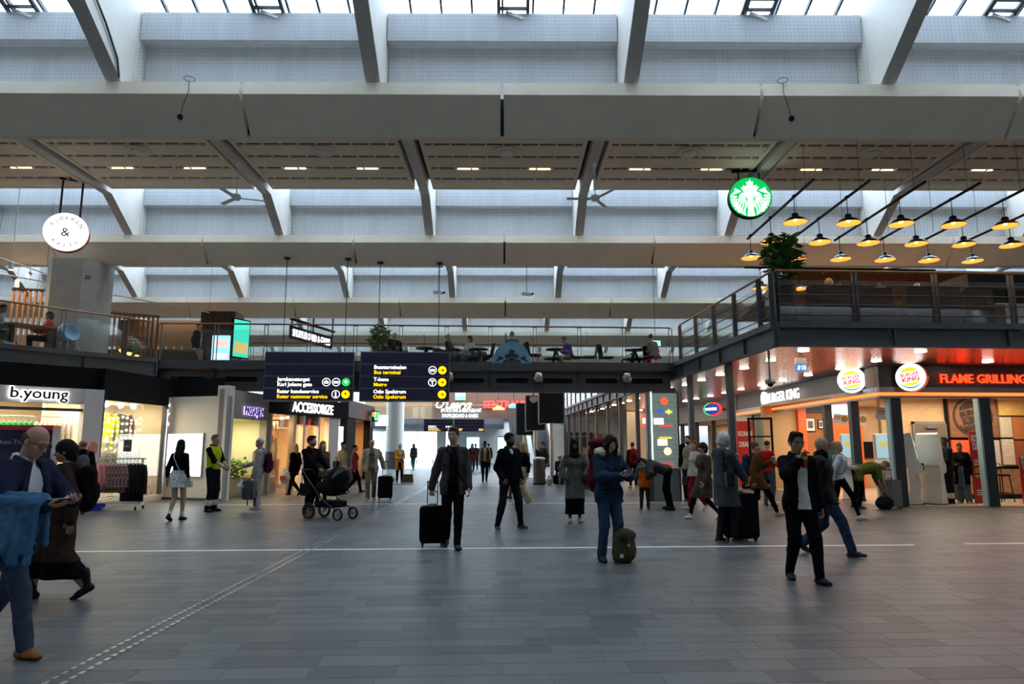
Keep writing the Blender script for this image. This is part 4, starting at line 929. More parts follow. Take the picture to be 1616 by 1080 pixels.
# arcade downlights
k=0
for xs in (7.3,10.0,12.9):
    y=14.7
    while y<46:
        if xs>9 and y>17 and xs>12: break
        if xs==12.9 and y>17: break
        o=MB().lathe([(.12,0),(.12,-.012),(.1,-.016),(.0,-.016)],(0,0,0),18).build('downlight',M_lamp_on); o.location=(xs+.02*(k%3),y,3.655); tag(o,'flat round downlight in the copper soffit of the arcade','lamp','downlights in the copper arcade soffit'); k+=1; y+=1.75
area('arcade_light',(8.4,20,3.6),3,75,WARM2,sy=11); area('arcade_light_far',(8.6,36,3.6),3,220,WARM2,sy=18)
t=thing('exit_sign','blue running man exit sign hanging from the copper soffit','sign',(7.62,15.5,3.28)); MB().mm((-.13,0,0),(.13,.05,.17)).build('face',mat('exit_blue',(.02,.12,.3),.4,emit=(.03,.2,.5),estr=.8),t); MB().mm((-.13,.0,.17),(.13,.05,.32)).build('box',M_chrome,t); MB().box((-.06,-.004,.085),(.05,.006,.1),ry=.3).box((.02,-.004,.09),(.02,.006,.1)).mm((.06,-.006,.04),(.1,-.002,.14)).build('pictogram',M_swhite,t); MB().cyl((0,.02,.32),(0,.02,.37),.02).build('stem',M_chrome,t)
t=thing('dome_camera','grey dome camera on a drop pole under the copper soffit','camera',(6.9,15.6,2.95)); MB().cyl((0,0,.14),(0,0,.71),.03).build('pole',M_alu,t); MB().lathe([(.02,.16),(.11,.14),(.12,.06),(.1,.04)],n=18).build('housing',M_alu,t); MB().ball((0,0,.04),.07,14,8).build('dome',M_black,t)
# convenience shop beyond
N0,N1=(11.6,44),(11.4,29.3); an,Ln=frame(N0,N1)
nv=thing('shop_front','grey fronted convenience shop with an oval glowing sign beyond the burger restaurant','shop front',(N0[0],N0[1],0),an)
MB().mm((0,0,2.75),(Ln,.25,3.65)).build('fascia',mat('grey_green_fascia',(.20,.21,.19),.5),nv)
for x in (.1,3,6,8.6,11.2,Ln-.15): MB().mm((x-.08,0,0),(x+.08,.2,2.75)).build('mullion',M_steeld,nv)
MB().mm((0,3.5,0),(Ln,3.6,2.9)).build('rear_wall',mat('shop_yellow',(.7,.5,.25),.7),nv); MB().mm((0,.25,2.8),(Ln,3.6,2.86)).build('shop_ceiling',M_cream,nv); MB().mm((2,3.3,1.7),(Ln-1,3.5,2.3)).build('orange_band',M_orange,nv)
for i in range(6):
    for z in (.4,.9,1.4): MB().mm((4+1.6*i,3.0,z),(5.2+1.6*i,3.45,z+.35)).build('shelf_goods',mat('goods_%d'%((i*3+int(z*2))%5),[(.7,.1,.05),(.75,.55,.1),(.2,.4,.5),(.7,.65,.5),(.3,.5,.1)][(i*3+int(z*2))%5],.5),nv)
area('convenience_light',(13.2,36,2.75),2.5,170,WARM2,sy=12)
t=thing('oval_sign','oval navy glowing sign with red and green rim on the convenience shop','sign',(10.75,30.6,3.2),R(-60))
def oval(r1,r2,y0,y1,m,nm): 
    MB().prism([(r1*math.cos(2*math.pi*k/32),r2*math.sin(2*math.pi*k/32)) for k in range(32)],y0,y1,'Y').build(nm,m,t)
t.scale=(.8,.8,.8)
oval(.62,.38,0,.14,mat('oval_red',(.6,.02,.02),.4,emit=(.7,.03,.02),estr=1.2),'rim'); oval(.54,.32,-.02,0,mat('oval_navy',(.01,.02,.2),.4,emit=(.01,.03,.3),estr=.6),'face'); MB().prism([(-.62*math.cos(R(q)),.38*math.sin(R(q))) for q in range(-70,71,10)]+[(-.54*math.cos(R(q)),.32*math.sin(R(q))) for q in range(70,-71,-10)],-.015,-.001,'Y').build('green_rim',mat('oval_green',(.02,.4,.08),.4,emit=(.02,.5,.1),estr=1.2),t); text('NARVESEN',.2,M_letter,t,(-.47,-.025,-.07),0,.004,sx=.85,off=.006); MB().mm((-.06,.14,-.06),(.06,1.1,.06)).build('bracket',M_steel,t)
t=thing('round_sign','round red and white glowing sign further along the arcade','sign',(10.1,40,3.0),R(-60)); MB().cyl((0,0,0),(0,.12,0),.42,n=28).build('rim',emat('red_round',(.9,.03,.02),1.5),t); MB().mm((-.3,-.03,-.16),(.22,0,.16)).build('plate',M_lw,t); MB().mm((-.04,.12,-.04),(.04,1.85,.04)).build('bracket',M_steel,t)
wv=struct('wall_arcade',label='pale end walls of the arcade'); MB().mm((11.5,44,0),(11.8,50.5,3.66)).build('side_wall',M_cream,wv); MB().mm((6.6,50.5,0),(11.8,50.7,3.66)).build('end_wall',M_white,wv); MB().mm((9.3,41.5,0),(11.6,41.7,3.66)).build('cross_wall',M_cream,wv)
t=thing('bar_poster','tall dark poster wall with red round emblem at the end of the arcade','poster',(7.7,50.3,0)); MB().mm((-.95,0,0),(.95,.1,2.5)).build('board',mat('poster_black',(.03,.025,.022),.5),t); text('MAX DELUXE',.22,M_white,t,(-.7,-.01,2.15),0,.004,sx=.9); MB().cyl((-.45,-.02,1.75),(-.45,0,1.75),.22,n=20).build('red_emblem',emat('poster_red',(.8,.04,.03),.8),t); MB().mm((-.65,-.02,.6),(-.35,0,1.4)).build('photo',M_tan,t); MB().mm((.2,-.02,.6),(.5,0,1.4)).build('photo',M_tan,t); MB().mm((1.0,0,0),(1.7,.1,2.4)).build('wood_door',M_wood,t)
# directory totem
t=thing('directory_totem','tall glass directory totem with lit shop logos beside the arcade columns','totem',(5.45,19.5,0),R(-4))
MB().mm((-.5,.03,0),(.42,.3,3.1)).build('body',M_steel,t); MB().mm((-.36,-.03,0),(.36,.03,.9)).build('lower_panel',mat('totem_grey',(.16,.20,.20),.3),t)
logos=[((.9,.1,.03),'disc'),((.05,.1,.5),'oval'),((.8,.8,.1),'star'),((.9,.95,.9),'box'),((.8,.05,.05),'bar'),((.9,.6,.05),'bar'),((.85,.85,.7),'box'),((.9,.8,.5),'disc'),((.8,.03,.02),'bar')]
zz=[2.83,2.55,2.52,2.25,2.12,1.78,1.65,1.4,1.05]; xx=[0,-.12,.12,-.14,.05,.02,-.05,.05,.05]
for i in range(8): MB().mm((-.36,-.03,.92+.268*i),(.36,.03,1.18+.268*i)).build('glass_panel',mat('totem_glass',(.22,.30,.28),.15,emit=(.35,.45,.4),estr=.22),t)
for (c,k_),z,x in zip(logos,zz,xx):
    m_=emat('tlogo_%d%d%d'%tuple(int(q*20) for q in c),c,.9)
    if k_=='disc': o=MB().cyl((x,-.045,z),(x,-.031,z),.11,n=22)
    elif k_=='oval': o=MB().prism([(x+.12*math.cos(2*math.pi*q/20),z+.06*math.sin(2*math.pi*q/20)) for q in range(20)],-.045,-.031,'Y')
    elif k_=='star': o=MB().mm((x-.1,-.045,z-.025),(x+.1,-.031,z+.025)).mm((x-.03,-.045,z-.07),(x+.03,-.031,z+.07))
    elif k_=='box': o=MB().mm((x-.18,-.045,z-.09),(x+.1,-.031,z+.09))
    else: o=MB().mm((x-.2,-.045,z-.025),(x+.16,-.031,z+.025))
    o.build('shop_logo',m_,t)
MB().mm((-.39,-.04,.9),(-.365,.0,3.1)).build('edge_light',emat('totem_edge',(.8,.95,.9),3),t)
for i in range(8): arrow(t,.28,-.034,1.05+.268*i,.04,M_black,True)
# ================================================================== things hanging in the hall
def siren_logo(t,mw,mg,s=1.0,emb=-.012):
    """crowned figure with long waved hair between two striped fins, drawn as raised shapes"""
    def P(pts,nm,m,y0=emb,y1=0.0):
        b=MB(); b.prism([(x*s,z*s) for x,z in pts],y0,y1,'Y'); return b.build(nm,m,t)
    crown=[(-.30,.28),(-.42,.50),(-.30,.47),(-.32,.60),(-.20,.53),(-.12,.60),(-.17,.76),(-.06,.74),(0,.88),(.06,.74),(.17,.76),(.12,.60),(.20,.53),(.32,.60),(.30,.47),(.42,.50),(.30,.28),(.15,.36),(0,.38),(-.15,.36)]
    P(crown,'crown',mw)
    P([(.20*math.cos(R(a)),.10+.26*math.sin(R(a))) for a in range(0,360,20)],'face',mw)
    P([(-.13,-.14),(.13,-.14),(.17,-.4),(.12,-.62),(.17,-.97),(-.17,-.97),(-.12,-.62),(-.17,-.4)],'body',mw)
    for sd in (-1,1):
        for k in range(4):
            b=MB(); pts=[]; n=16; x0=.24+.085*k
            for i in range(n+1):
                u=i/n; z=.30-.1*k*.4-u*(1.22-.12*k); x=x0*(.75+.35*min(1,u*3))+.045*math.sin(u*9+k*.4)+.03*k*u
                pts.append((sd*x,z))
            w=.03
            b.prism([(x*s-w*s,z*s) for x,z in pts]+[(x*s+w*s,z*s) for x,z in pts[::-1]],emb,0,'Y'); b.build('hair_strand',mw,t)
        P([(sd*.42,.30),(sd*.72,.46),(sd*.74,.30),(sd*.94,.10),(sd*.62,.22)] if sd>0 else [(-.42,.30),(-.62,.22),(-.94,.10),(-.74,.30),(-.72,.46)],'fin_tip',mw)
        for k in range(6):
            z=.06-.15*k; xo=math.sqrt(max(.01,.93**2-z*z)); xi=.64-.03*k
            P([(sd*xi,z),(sd*xo,z+.02),(sd*xo*.99,z-.07),(sd*(xi+.02),z-.08)],'fin_stripe',mw)
        P([(sd*.5,-.45),(sd*.75,-.32),(sd*.7,-.5),(sd*.48,-.58)],'arm',mw)
    for sd in (-1,1): P([(sd*.05,.155),(sd*.14,.165),(sd*.14,.14),(sd*.05,.135)],'eye',mg,emb-.004,emb)
    P([(-.05,-.06),(.05,-.06),(.03,-.085),(-.03,-.085)],'mouth',mg,emb-.004,emb); P([(-.02,.0),(.02,.0),(.015,-.015),(-.015,-.015)],'nose',mg,emb-.004,emb)
t=thing('round_sign','round green glowing coffee emblem hanging over the balcony corner','sign',(7.15,16.75,8.0),R(-10)); sr=.535
MB().cyl((0,.0,0),(0,.2,0),sr+.015,n=44).build('drum',M_black,t); MB().cyl((0,-.02,0),(0,0,0),sr,n=44).build('face',emat('emblem_green',(.0,.36,.07),1.2),t)
e=empty('emblem',(0,-.022,0),0,t); siren_logo(e,emat('emblem_white',(1,1,1),1.6),mat('emblem_detail',(.3,.55,.4),.5),sr)
for sx in (-.25,.27): MB().cyl((sx,.1,sr*.85),(sx,.1,.80),.02,n=8).build('rod',M_black,t)
MB().mm((-.42,.06,.74),(.45,.14,.80)).build('mounting_bar',M_black,t)
t=thing('round_sign','round white glowing cafe sign with red rim reading KJØKKEN & KAFFE','sign',(-11.1,18.45,7.28),R(22)); kr=.54
MB().cyl((0,.0,0),(0,.2,0),kr,n=44).build('drum',mat('rim_red',(.35,.01,.02),.4),t); MB().cyl((0,-.02,0),(0,0,0),kr-.01,n=44).build('face',emat('sign_face_white',(1,.95,.97),1.15),t)
M_kl=mat('sign_letter_blue',(.16,.18,.30),.6); arc_text('KJØKKEN',.38,.14,M_kl,t,(0,-.025,0),150,30); arc_text('KAFFE',.38,.13,M_kl,t,(0,-.025,0),225,315,bottom=True); text('&',.34,M_kl,t,(-.12,-.025,-.12),0,.004)
for sx in (-.2,.27): MB().cyl((sx,.1,kr*.85),(sx,.1,1.47),.028,n=8).build('rod',mat('rod_navy',(.015,.012,.05),.5),t)
MB().mm((-.28,.05,1.5),(.34,.15,1.53)).build('mounting_bar',M_black,t)
# pendant lamps on tracks over the coffee balcony
shade=MB(); shade.lathe([(.275,0),(.268,.02),(.2,.085),(.12,.125),(.085,.14),(.08,.2),(.06,.225),(.02,.23)],n=28,caps=False); shade_m=shade.mesh('lamp_shade',mat('lamp_black',(.015,.014,.016),.3,.3))
inn=MB(); inn.lathe([(.262,.004),(.19,.075),(.1,.11),(.0,.115)],n=28,caps=False); inn_m=inn.mesh('reflector',mat('lamp_amber',(.22,.08,.012),.5,emit=(1,.36,.06),estr=.9))
bulb_m=MB().ball((0,0,.07),.045,12,8).mesh('bulb',emat('bulb_amber',(1,.62,.22),8)); cord_m=MB().cyl((0,0,.22),(0,0,.62),.009,n=6).box((0,0,.64),(.04,.1,.05)).mesh('cord',M_black)
def pendant(x,y,z,lit=True,short=False,lab=None):
    t=thing('pendant_lamp',lab or 'black dome pendant lamp with amber inside on a ceiling track' if not short else 'black dome pendant lamp with amber inside, hung low over the back of the coffee balcony','lamp',(x,y,z),0,'dome pendant lamps over the coffee balcony' if not short else 'low pendant lamps at the back of the coffee balcony')
    for nm,me in (('lamp_shade',shade_m),('reflector',inn_m),('bulb',bulb_m),('cord',cord_m)): put(bpy.data.objects.new(nm,me),t)
    point('pendant_glow',(x,y,z-.05),12,(1,.5,.16),.12)
for k in range(6):
    x=7.30+1.255*k
    for j,y in enumerate((14.7,16.2,17.7)): pendant(x+.06*j*1.6,y,6.62,lab='black dome lamp with amber inside, %s of the %s track from the green emblem'%(('hall end','middle','far end')[j],('first','second','third','fourth','fifth','sixth')[k]))
    tr=thing('lamp_track','black ceiling track of dome lamps, %s from the green coffee emblem'%('first','second','third','fourth','fifth','sixth')[k],'track',(x,0,0),0,'lamp tracks over the coffee balcony'); MB().add([(-.02,13.75,7.26),(.02,13.75,7.26),(.30,18.1,7.26),(.26,18.1,7.26),(-.02,13.75,7.31),(.02,13.75,7.31),(.30,18.1,7.31),(.26,18.1,7.31)],[(0,3,2,1),(4,5,6,7),(0,1,5,4),(1,2,6,5),(2,3,7,6),(3,0,4,7)]).build('rail',M_black,tr)
    for y in (14.2,17.2): MB().cyl((.04,y,7.3),(.04,y,8.75),.006,n=5).build('suspension',M_cable,tr)
for x in (8.9,10.15,11.4,12.69,13.95): pendant(x,20.4,6.42,True,True); MB().cyl((x,20.4,7.05),(x,20.4,7.06),.03).build('cap',M_black,bpy.data.objects['pendant_lamp']) if False else None
tr=thing('lamp_track','black ceiling track across the back of the coffee balcony','track'); MB().mm((8.4,20.37,7.06),(14.6,20.43,7.11)).build('rail',M_black,tr); MB().cyl((9,20.4,7.1),(9,20.4,8.7),.006).cyl((14,20.4,7.1),(14,20.4,8.7),.006).build('suspension',M_cable,tr)
# ceiling fans
def fan(x,y,label,rz):
    p=rf(x,y,0); t=thing('ceiling_fan',label,'fan',(p.x,p.y,7.75),rz)
    MB().cyl((0,0,.1),(0,0,.92),.012,n=8).build('downrod',M_white,t); MB().lathe([(.07,.98),(.06,.9),(.012,.86)],n=14).build('canopy',M_white,t); MB().lathe([(.02,.12),(.1,.1),(.12,.03),(.1,-.02),(.03,-.05)],n=18).build('motor',M_white,t)
    for k in range(3): MB().box((.42*math.cos(2.094*k),.42*math.sin(2.094*k),.02),(.6,.12,.008),2.094*k,rx=.12).build('blade',M_white,t)
fan(X0-BAY*1.5+.05,16.6,'white ceiling fan under the soffit rib above the cafe side',.3); fan(X0+BAY*.5+.05,16.6,'white ceiling fan under the soffit rib in the middle of the hall',1.0)
# bullet cameras on the first beam
for x,lab,sd in ((-5.75,'black and white bullet camera on the great beam, its cable rising to a coil',-1),(5.0,'small bullet camera on the great beam near the coffee emblem',1)):
    p=rf(x,11.28,7.2); t=thing('bullet_camera',lab,'camera',p,R(-25*sd)); MB().cyl((0,-.05,0),(0,-.2,-.03),.045,n=14).build('body',M_white,t); MB().cyl((0,-.2,-.03),(0,-.23,-.035),.048,n=14).build('lens',M_black,t); MB().cyl((0,.1,.0),(0,-.05,0),.02).build('arm',M_white,t)
    MB().tube([(0,.02,.02),(-.03*sd,-.15,.2),(-.1*sd,-.24,.45),(-.1*sd,-.2,.68)],.006,n=5).build('cable',M_cable,t); MB().tube([(-.1*sd+.09*math.cos(a*.5),-.18,.72+.05*math.sin(a*.5)) for a in range(26)],.006,n=5).build('cable_coil',M_cable,t)
# projector bracket by the signs, small camera arms hanging under beam 2
for x,lab in ((-1.15,'small twin camera bracket on a rod beside the right direction sign'),(1.55,'small black spotlight bar hanging from the second beam')):
    t=thing('camera_bracket',lab,'camera',(x,20.4,6.15)); MB().cyl((0,0,0),(0,0,.93),.01).build('rod',M_cable,t); MB().box((0,0,0),(.3,.08,.09),ry=.1).build('body',M_chrome,t); MB().cyl((.15,-.02,.0),(.19,-.08,0),.03).build('lens',M_black,t)
# cable and conduit on the left rib
p=[rf(X0-1.5*BAY+.16,yy,zz) for yy,zz in ((9.6,9.3),(10.2,8.9),(10.6,8.6),(11.0,8.2),(11.1,7.9))]
tag(MB().tube(p,.02,n=6).build('conduit',M_cable),'dark cable running down the side of a roof rib','cable')
# ================================================================== people: distance-field modeller
V3=lambda *a: np.array(a,dtype=np.float64)
def nrm(v): 
    n=np.linalg.norm(v); return v/n if n>1e-9 else v
class Field:
    def __init__(s): s.p=[]; s.cuts=[]; s.noise=None
    def cap(s,a,b,ra,rb=None,k=.02,mid=0,flat=None,op='add'):
        s.p.append(('c',np.array(a,float),np.array(b,float),ra,ra if rb is None else rb,k,mid,flat,op)); return s
    def ell(s,c,r,rot=None,k=.02,mid=0,op='add'):
        s.p.append(('e',np.array(c,float),np.array(r,float),np.eye(3) if rot is None else rot,None,k,mid,None,op)); return s
    def cut(s,pt,n): s.cuts.append((np.array(pt,float),nrm(np.array(n,float)))); return s   # removes the side n points to
    def mesh(s,h,name,mats,scale=1.0,smooth=True):
        lo=[];hi=[]
        for q in s.p:
            if q[8]!='add': continue
            if q[0]=='c': r=max(q[3],q[4])*(1/min(1,q[7][1]) if q[7] and q[7][1]<1 else 1)+.01; lo.append(np.minimum(q[1],q[2])-r); hi.append(np.maximum(q[1],q[2])+r)
            else: r=np.abs(q[3])@q[2]+.01; lo.append(q[1]-r); hi.append(q[1]+r)
        lo=np.min(lo,0)-3*h; hi=np.max(hi,0)+3*h
        n=np.ceil((hi-lo)/h).astype(int)+1
        ax=[(lo[i]+h*np.arange(n[i])).astype(np.float32) for i in range(3)]
        D=np.full(n,.5,np.float32); Mi=np.zeros(n,np.int8)
        for q in s.p:
            typ,a,b,c1,c2,k,mid,flat,op=q
            if typ=='c': r=max(c1,c2)*(1/min(1,flat[1]) if flat and flat[1]<1 else 1); l=np.minimum(a,b)-r; u=np.maximum(a,b)+r
            else: r=np.abs(c1)@b; l=a-r; u=a+r
            mg=k+2.5*h
            i0=np.maximum(0,np.floor((l-mg-lo)/h).astype(int)); i1=np.minimum(n,np.ceil((u+mg-lo)/h).astype(int)+1)
            if (i1<=i0).any(): continue
            sl=tuple(slice(x,y) for x,y in zip(i0,i1))
            X,Y_,Z_=np.meshgrid(ax[0][sl[0]],ax[1][sl[1]],ax[2][sl[2]],indexing='ij',sparse=True)
            if typ=='c':
                px,py,pz=X-a[0],Y_-a[1],Z_-a[2]; d=b-a; L2=max(1e-9,float(d@d)); t=np.clip((px*d[0]+py*d[1]+pz*d[2])/L2,0,1)
                qx,qy,qz=px-d[0]*t,py-d[1]*t,pz-d[2]*t
                if flat:
                    v,sc=flat; dot=qx*v[0]+qy*v[1]+qz*v[2]; w=(1/sc-1)*dot
                    dist=np.sqrt((qx+w*v[0])**2+(qy+w*v[1])**2+(qz+w*v[2])**2)-(c1+(c2-c1)*t)
                    dist=dist*min(1,sc)
                else: dist=np.sqrt(qx*qx+qy*qy+qz*qz)-(c1+(c2-c1)*t)
            else:
                px,py,pz=X-a[0],Y_-a[1],Z_-a[2]; R_=c1
                ex=(px*R_[0,0]+py*R_[1,0]+pz*R_[2,0]); ey=(px*R_[0,1]+py*R_[1,1]+pz*R_[2,1]); ez=(px*R_[0,2]+py*R_[1,2]+pz*R_[2,2])
                k0=np.sqrt((ex/b[0])**2+(ey/b[1])**2+(ez/b[2])**2); k1=np.sqrt((ex/b[0]**2)**2+(ey/b[1]**2)**2+(ez/b[2]**2)**2)
                dist=k0*(k0-1)/np.maximum(k1,1e-6)
            o=D[sl]
            if op=='add':
                Mi[sl]=np.where(dist<o,mid,Mi[sl])
                if k>0:
                    hh=np.clip(.5+.5*(o-dist)/k,0,1); D[sl]=o+(dist-o)*hh-k*hh*(1-hh)
                else: D[sl]=np.minimum(o,dist)
            elif op=='paint':
                Mi[sl]=np.where(dist<0,mid,Mi[sl])
            else: 
                D[sl]=np.maximum(o,-dist)
        X,Y_,Z_=np.meshgrid(*ax,indexing='ij',sparse=True)
        if s.noise:
            am,fr=s.noise; D+=am*(np.sin(X*fr+np.sin(Z_*fr*.6)*1.3)*np.sin(Z_*fr*.55+Y_*fr*.7)).astype(np.float32)
        for pt,nn in s.cuts:
            D=np.maximum(D,((X-pt[0])*nn[0]+(Y_-pt[1])*nn[1]+(Z_-pt[2])*nn[2]).astype(np.float32))
        S=D<0; c=S[:-1,:-1,:-1].astype(np.int8)
        for o in ((1,0,0),(0,1,0),(0,0,1),(1,1,0),(1,0,1),(0,1,1),(1,1,1)): c=c+S[o[0]:n[0]-1+o[0],o[1]:n[1]-1+o[1],o[2]:n[2]-1+o[2]]
        I=np.argwhere((c>0)&(c<8))
        if len(I)==0: return None
        cn=[(0,0,0),(1,0,0),(0,1,0),(1,1,0),(0,0,1),(1,0,1),(0,1,1),(1,1,1)]
        val=np.stack([D[I[:,0]+o[0],I[:,1]+o[1],I[:,2]+o[2]] for o in cn],1)
        acc=np.zeros((len(I),3)); cnt=np.zeros(len(I))
        for e0,e1 in ((0,1),(2,3),(4,5),(6,7),(0,2),(1,3),(4,6),(5,7),(0,4),(1,5),(2,6),(3,7)):
            v0,v1=val[:,e0],val[:,e1]; x=(v0<0)!=(v1<0); t=np.where(x,v0/np.where(x,v0-v1,1),0)
            p0=np.array(cn[e0],float); dp=np.array(cn[e1],float)-p0
            acc+=np.where(x[:,None],p0+dp*t[:,None],0); cnt+=x
        vert=(I+acc/cnt[:,None])*h+lo
        idx=np.full(n-1,-1,np.int32); idx[I[:,0],I[:,1],I[:,2]]=np.arange(len(I))
        quads=[]
        for a in range(3):
            b_,c_=(a+1)%3,(a+2)%3
            s0=[slice(1,-1)]*3; s1=[slice(1,-1)]*3; s0[a]=slice(0,-1); s1[a]=slice(1,None)
            e0=S[tuple(s0)]; e1=S[tuple(s1)]; E=np.argwhere(e0!=e1); 
            if len(E)==0: continue
            inside=e0[E[:,0],E[:,1],E[:,2]]
            base=E.copy(); base[:,b_]+=1; base[:,c_]+=1
            def at(db,dc):
                q=base.copy(); q[:,b_]-=db; q[:,c_]-=dc; return idx[q[:,0],q[:,1],q[:,2]]
            Q=np.stack([at(0,0),at(1,0),at(1,1),at(0,1)],1); Q[~inside]=Q[~inside][:,::-1]; quads.append(Q)
        Q=np.concatenate(quads); Q=Q[(Q>=0).all(1)]
        me=bpy.data.meshes.new(name); nv,nf=len(vert),len(Q)
        me.vertices.add(nv); me.vertices.foreach_set('co',(vert*scale).astype(np.float32).ravel())
        me.loops.add(nf*4); me.loops.foreach_set('vertex_index',Q.astype(np.int32).ravel())
        me.polygons.add(nf); me.polygons.foreach_set('loop_start',np.arange(0,nf*4,4,dtype=np.int32)); me.polygons.foreach_set('loop_total',np.full(nf,4,np.int32))
        me.polygons.foreach_set('use_smooth',np.ones(nf,bool))
        if len(mats)>1:
            cm=Mi[I[:,0],I[:,1],I[:,2]]; me.polygons.foreach_set('material_index',np.clip(cm[Q[:,0]],0,len(mats)-1).astype(np.int32))
        for m in mats: me.materials.append(m)
        me.update(calc_edges=True); me.validate(); return me
def rot(axis,a): return np.array(Matrix.Rotation(a,3,axis))
def ik(a,b,l1,l2,pole):
    d=b-a; L=np.linalg.norm(d); Lm=(l1+l2)*.998
    if L>Lm: b=a+d/L*Lm; d=b-a; L=Lm
    L=max(L,abs(l1-l2)+.01); u=nrm(d); x=(l1*l1-l2*l2+L*L)/(2*L); hh=math.sqrt(max(0,l1*l1-x*x)); p=pole-u*(pole@u); return a+u*x+nrm(p)*hh, b
def fm(c,kind='cloth'):
    nm='%s_%02d_%02d_%02d'%(kind,*[int(round(q*100)) for q in c])
    if kind=='cloth': return mat(nm,c,.95,noise=.18,nscale=12,bump=.35,bscale=28,spec=.06)
    if kind=='gloss': return mat(nm,c,.5,spec=.2,noise=.1,nscale=12,bump=.4,bscale=18)
    if kind=='skin': return mat(nm,c,.5,noise=.06,nscale=18,spec=.35)
    if kind=='hair': return mat(nm,c,.65,spec=.12,noise=.35,nscale=30,bump=.6,bscale=60,stretch=(6,6,1))
    return mat(nm,c,.5)
SK=dict(pale=(.50,.31,.23),mid=(.38,.21,.13),brown=(.13,.065,.038),dark=(.055,.028,.018),tan=(.42,.25,.17))
class Person:
    def __init__(s,label,x,y,rz=0,H=1.76,sex='m',skin='pale',hair=('short',(.05,.03,.02)),feet=None,hands=None,lean=0,side=0,twist=0,head=(0,0),pz=None,w=1.0,z=0,vox=None,beard=None,knee=None,legs=1.0,group=None,elbow=None):
        s.H=H; s.sc=H/1.78; s.sex=sex; s.w=w; dist=math.hypot(x,y)
        s.h=(vox or max(.0065,min(.02,.00092*dist)))/s.sc
        s.root=thing('person',label,'person',(x,y,z),rz,group)
        f=s.sex=='f'; shw=(.146 if f else .160)*w; s.hipw=.088; s.hip=(.165 if f else .15)*w
        feet=feet or ((-.1,0,0,0,0),(.1,0,0,0,0))        # per foot (right, left): x, y, lift, toe yaw deg, heel pitch deg
        s.feet=[]; s.ank=[]
        for i,ft in enumerate(feet):
            fx,fy,fz,yaw,pit=ft; s.feet.append(ft); p=R(pit); s.ank.append(V3(fx+.0*math.sin(p),fy,.085+fz))
        L1,L2=.445*legs,.425*legs
        if pz is None:
            pz=2
            for i,sg in enumerate((-1,1)):
                dx=s.ank[i][0]-sg*s.hipw; dy=s.ank[i][1]; v=(L1+L2)*.992; pz=min(pz,s.ank[i][2]+math.sqrt(max(.01,v*v-dx*dx-dy*dy))+.02)
        s.P=V3(0,0,pz); s.T=rot('Y',R(side))@rot('X',R(lean))@rot('Z',R(twist)); T=s.T
        s.at=lambda x_,y_,z_: s.P+T@V3(x_,y_,z_)
        s.hipj=[s.P+V3(-s.hipw,0,-.02),s.P+V3(s.hipw,0,-.02)]; s.knee=[]
        for i in range(2):
            pole=V3((knee[i] if knee else 0)+(.12 if i else -.12)*.3,-1,.0) if pz>.6 else V3((knee[i] if knee else 0),-1,.6)
            k_,a_=ik(s.hipj[i],s.ank[i],L1,L2,pole); s.knee.append(k_); s.ank[i]=a_
        s.sh=[s.at(-shw,.01,.450),s.at(shw,.01,.450)]; s.elb=[];s.wr=[];s.hf=[]
        hands=hands or (None,None)
        for i,sg in enumerate((-1,1)):
            hd=hands[i] or {}
            if 'pos' in hd: tgt=V3(*hd['pos'])
            else: sw=hd.get('swing',0); tgt=s.sh[i]+V3(sg*.07,-math.sin(R(sw))*.5,-math.cos(R(sw))*.53)
            pole=V3(*elbow[i]) if elbow and elbow[i] else V3(sg*.35,.9,-.35)
            e_,w_=ik(s.sh[i],tgt,.29,.255,pole); s.elb.append(e_); s.wr.append(w_)
            d=nrm(V3(*hd['d'])) if 'd' in hd else nrm(w_-e_); n=V3(*hd['n']) if 'n' in hd else V3(-sg,0,0)
            n=nrm(n-d*(n@d)); t=nrm(np.cross(d,n))*(1 if i==0 else -1); s.hf.append((d,n,t,hd.get('curl',.35)))
        s.nb=s.at(0,.012,.525); s.Hr=T@rot('Z',R(head[0]))@rot('X',R(head[1])) if abs(lean)<25 else T@rot('Z',R(head[0]))@rot('X',R(head[1])); s.hc=s.nb+T@V3(0,-.015,.05)+s.Hr@V3(0,-.01,.115)
        s.hat=lambda x_,y_,z_: s.hc+s.Hr@V3(x_,y_,z_)
        s.skinc=SK.get(skin,skin) if isinstance(skin,str) else skin; s.hairc=hair[1]; s.beard=beard
        s.body(); s.hairdo(*hair)
    # -------------------------------------------------- pieces
    def torso(s,F,e,k=.03,mid=0):
        f=s.sex=='f'; w=s.w; T=s.T
        F.ell(s.P,(s.hip+e,.112*w+e,.13+e),None,k,mid); F.ell(s.at(0,.0,.15),((.125 if f else .14)*w+e,.098*w+e,.16+e),T,k,mid)
        F.ell(s.at(0,0,.33),((.145 if f else .165)*w+e,.112*w+e,.19+e),T,k,mid)
        F.cap(s.sh[0]*.8+s.at(0,0,.46)*.2,s.sh[1]*.8+s.at(0,0,.46)*.2,.046+e*.8,None,k,mid); F.cap(s.sh[0]*.45+s.at(0,0,.46)*.55,s.sh[1]*.45+s.at(0,0,.46)*.55,.066+e*.6,None,.03,mid)
        if f: F.ell(s.at(-.07,-.085,.33),(.06+e,.055+e,.06+e),T,k,mid); F.ell(s.at(.07,-.085,.33),(.06+e,.055+e,.06+e),T,k,mid)
        if w>1.12: F.ell(s.at(0,-.06,.12),(.13*w+e,.1*w+e,.15+e),T,k,mid)
    def arm(s,F,i,e,frac=1.0,k=.02,mid=0,fl=0):
        F.cap(s.sh[i],s.elb[i],.054*s.w+e,.045+e,k,mid)
        if frac>.5: t=(frac-.5)*2; F.cap(s.elb[i],s.elb[i]+(s.wr[i]-s.elb[i])*t,.044+e,.044+e-(.044-.031)*t+fl,k,mid)
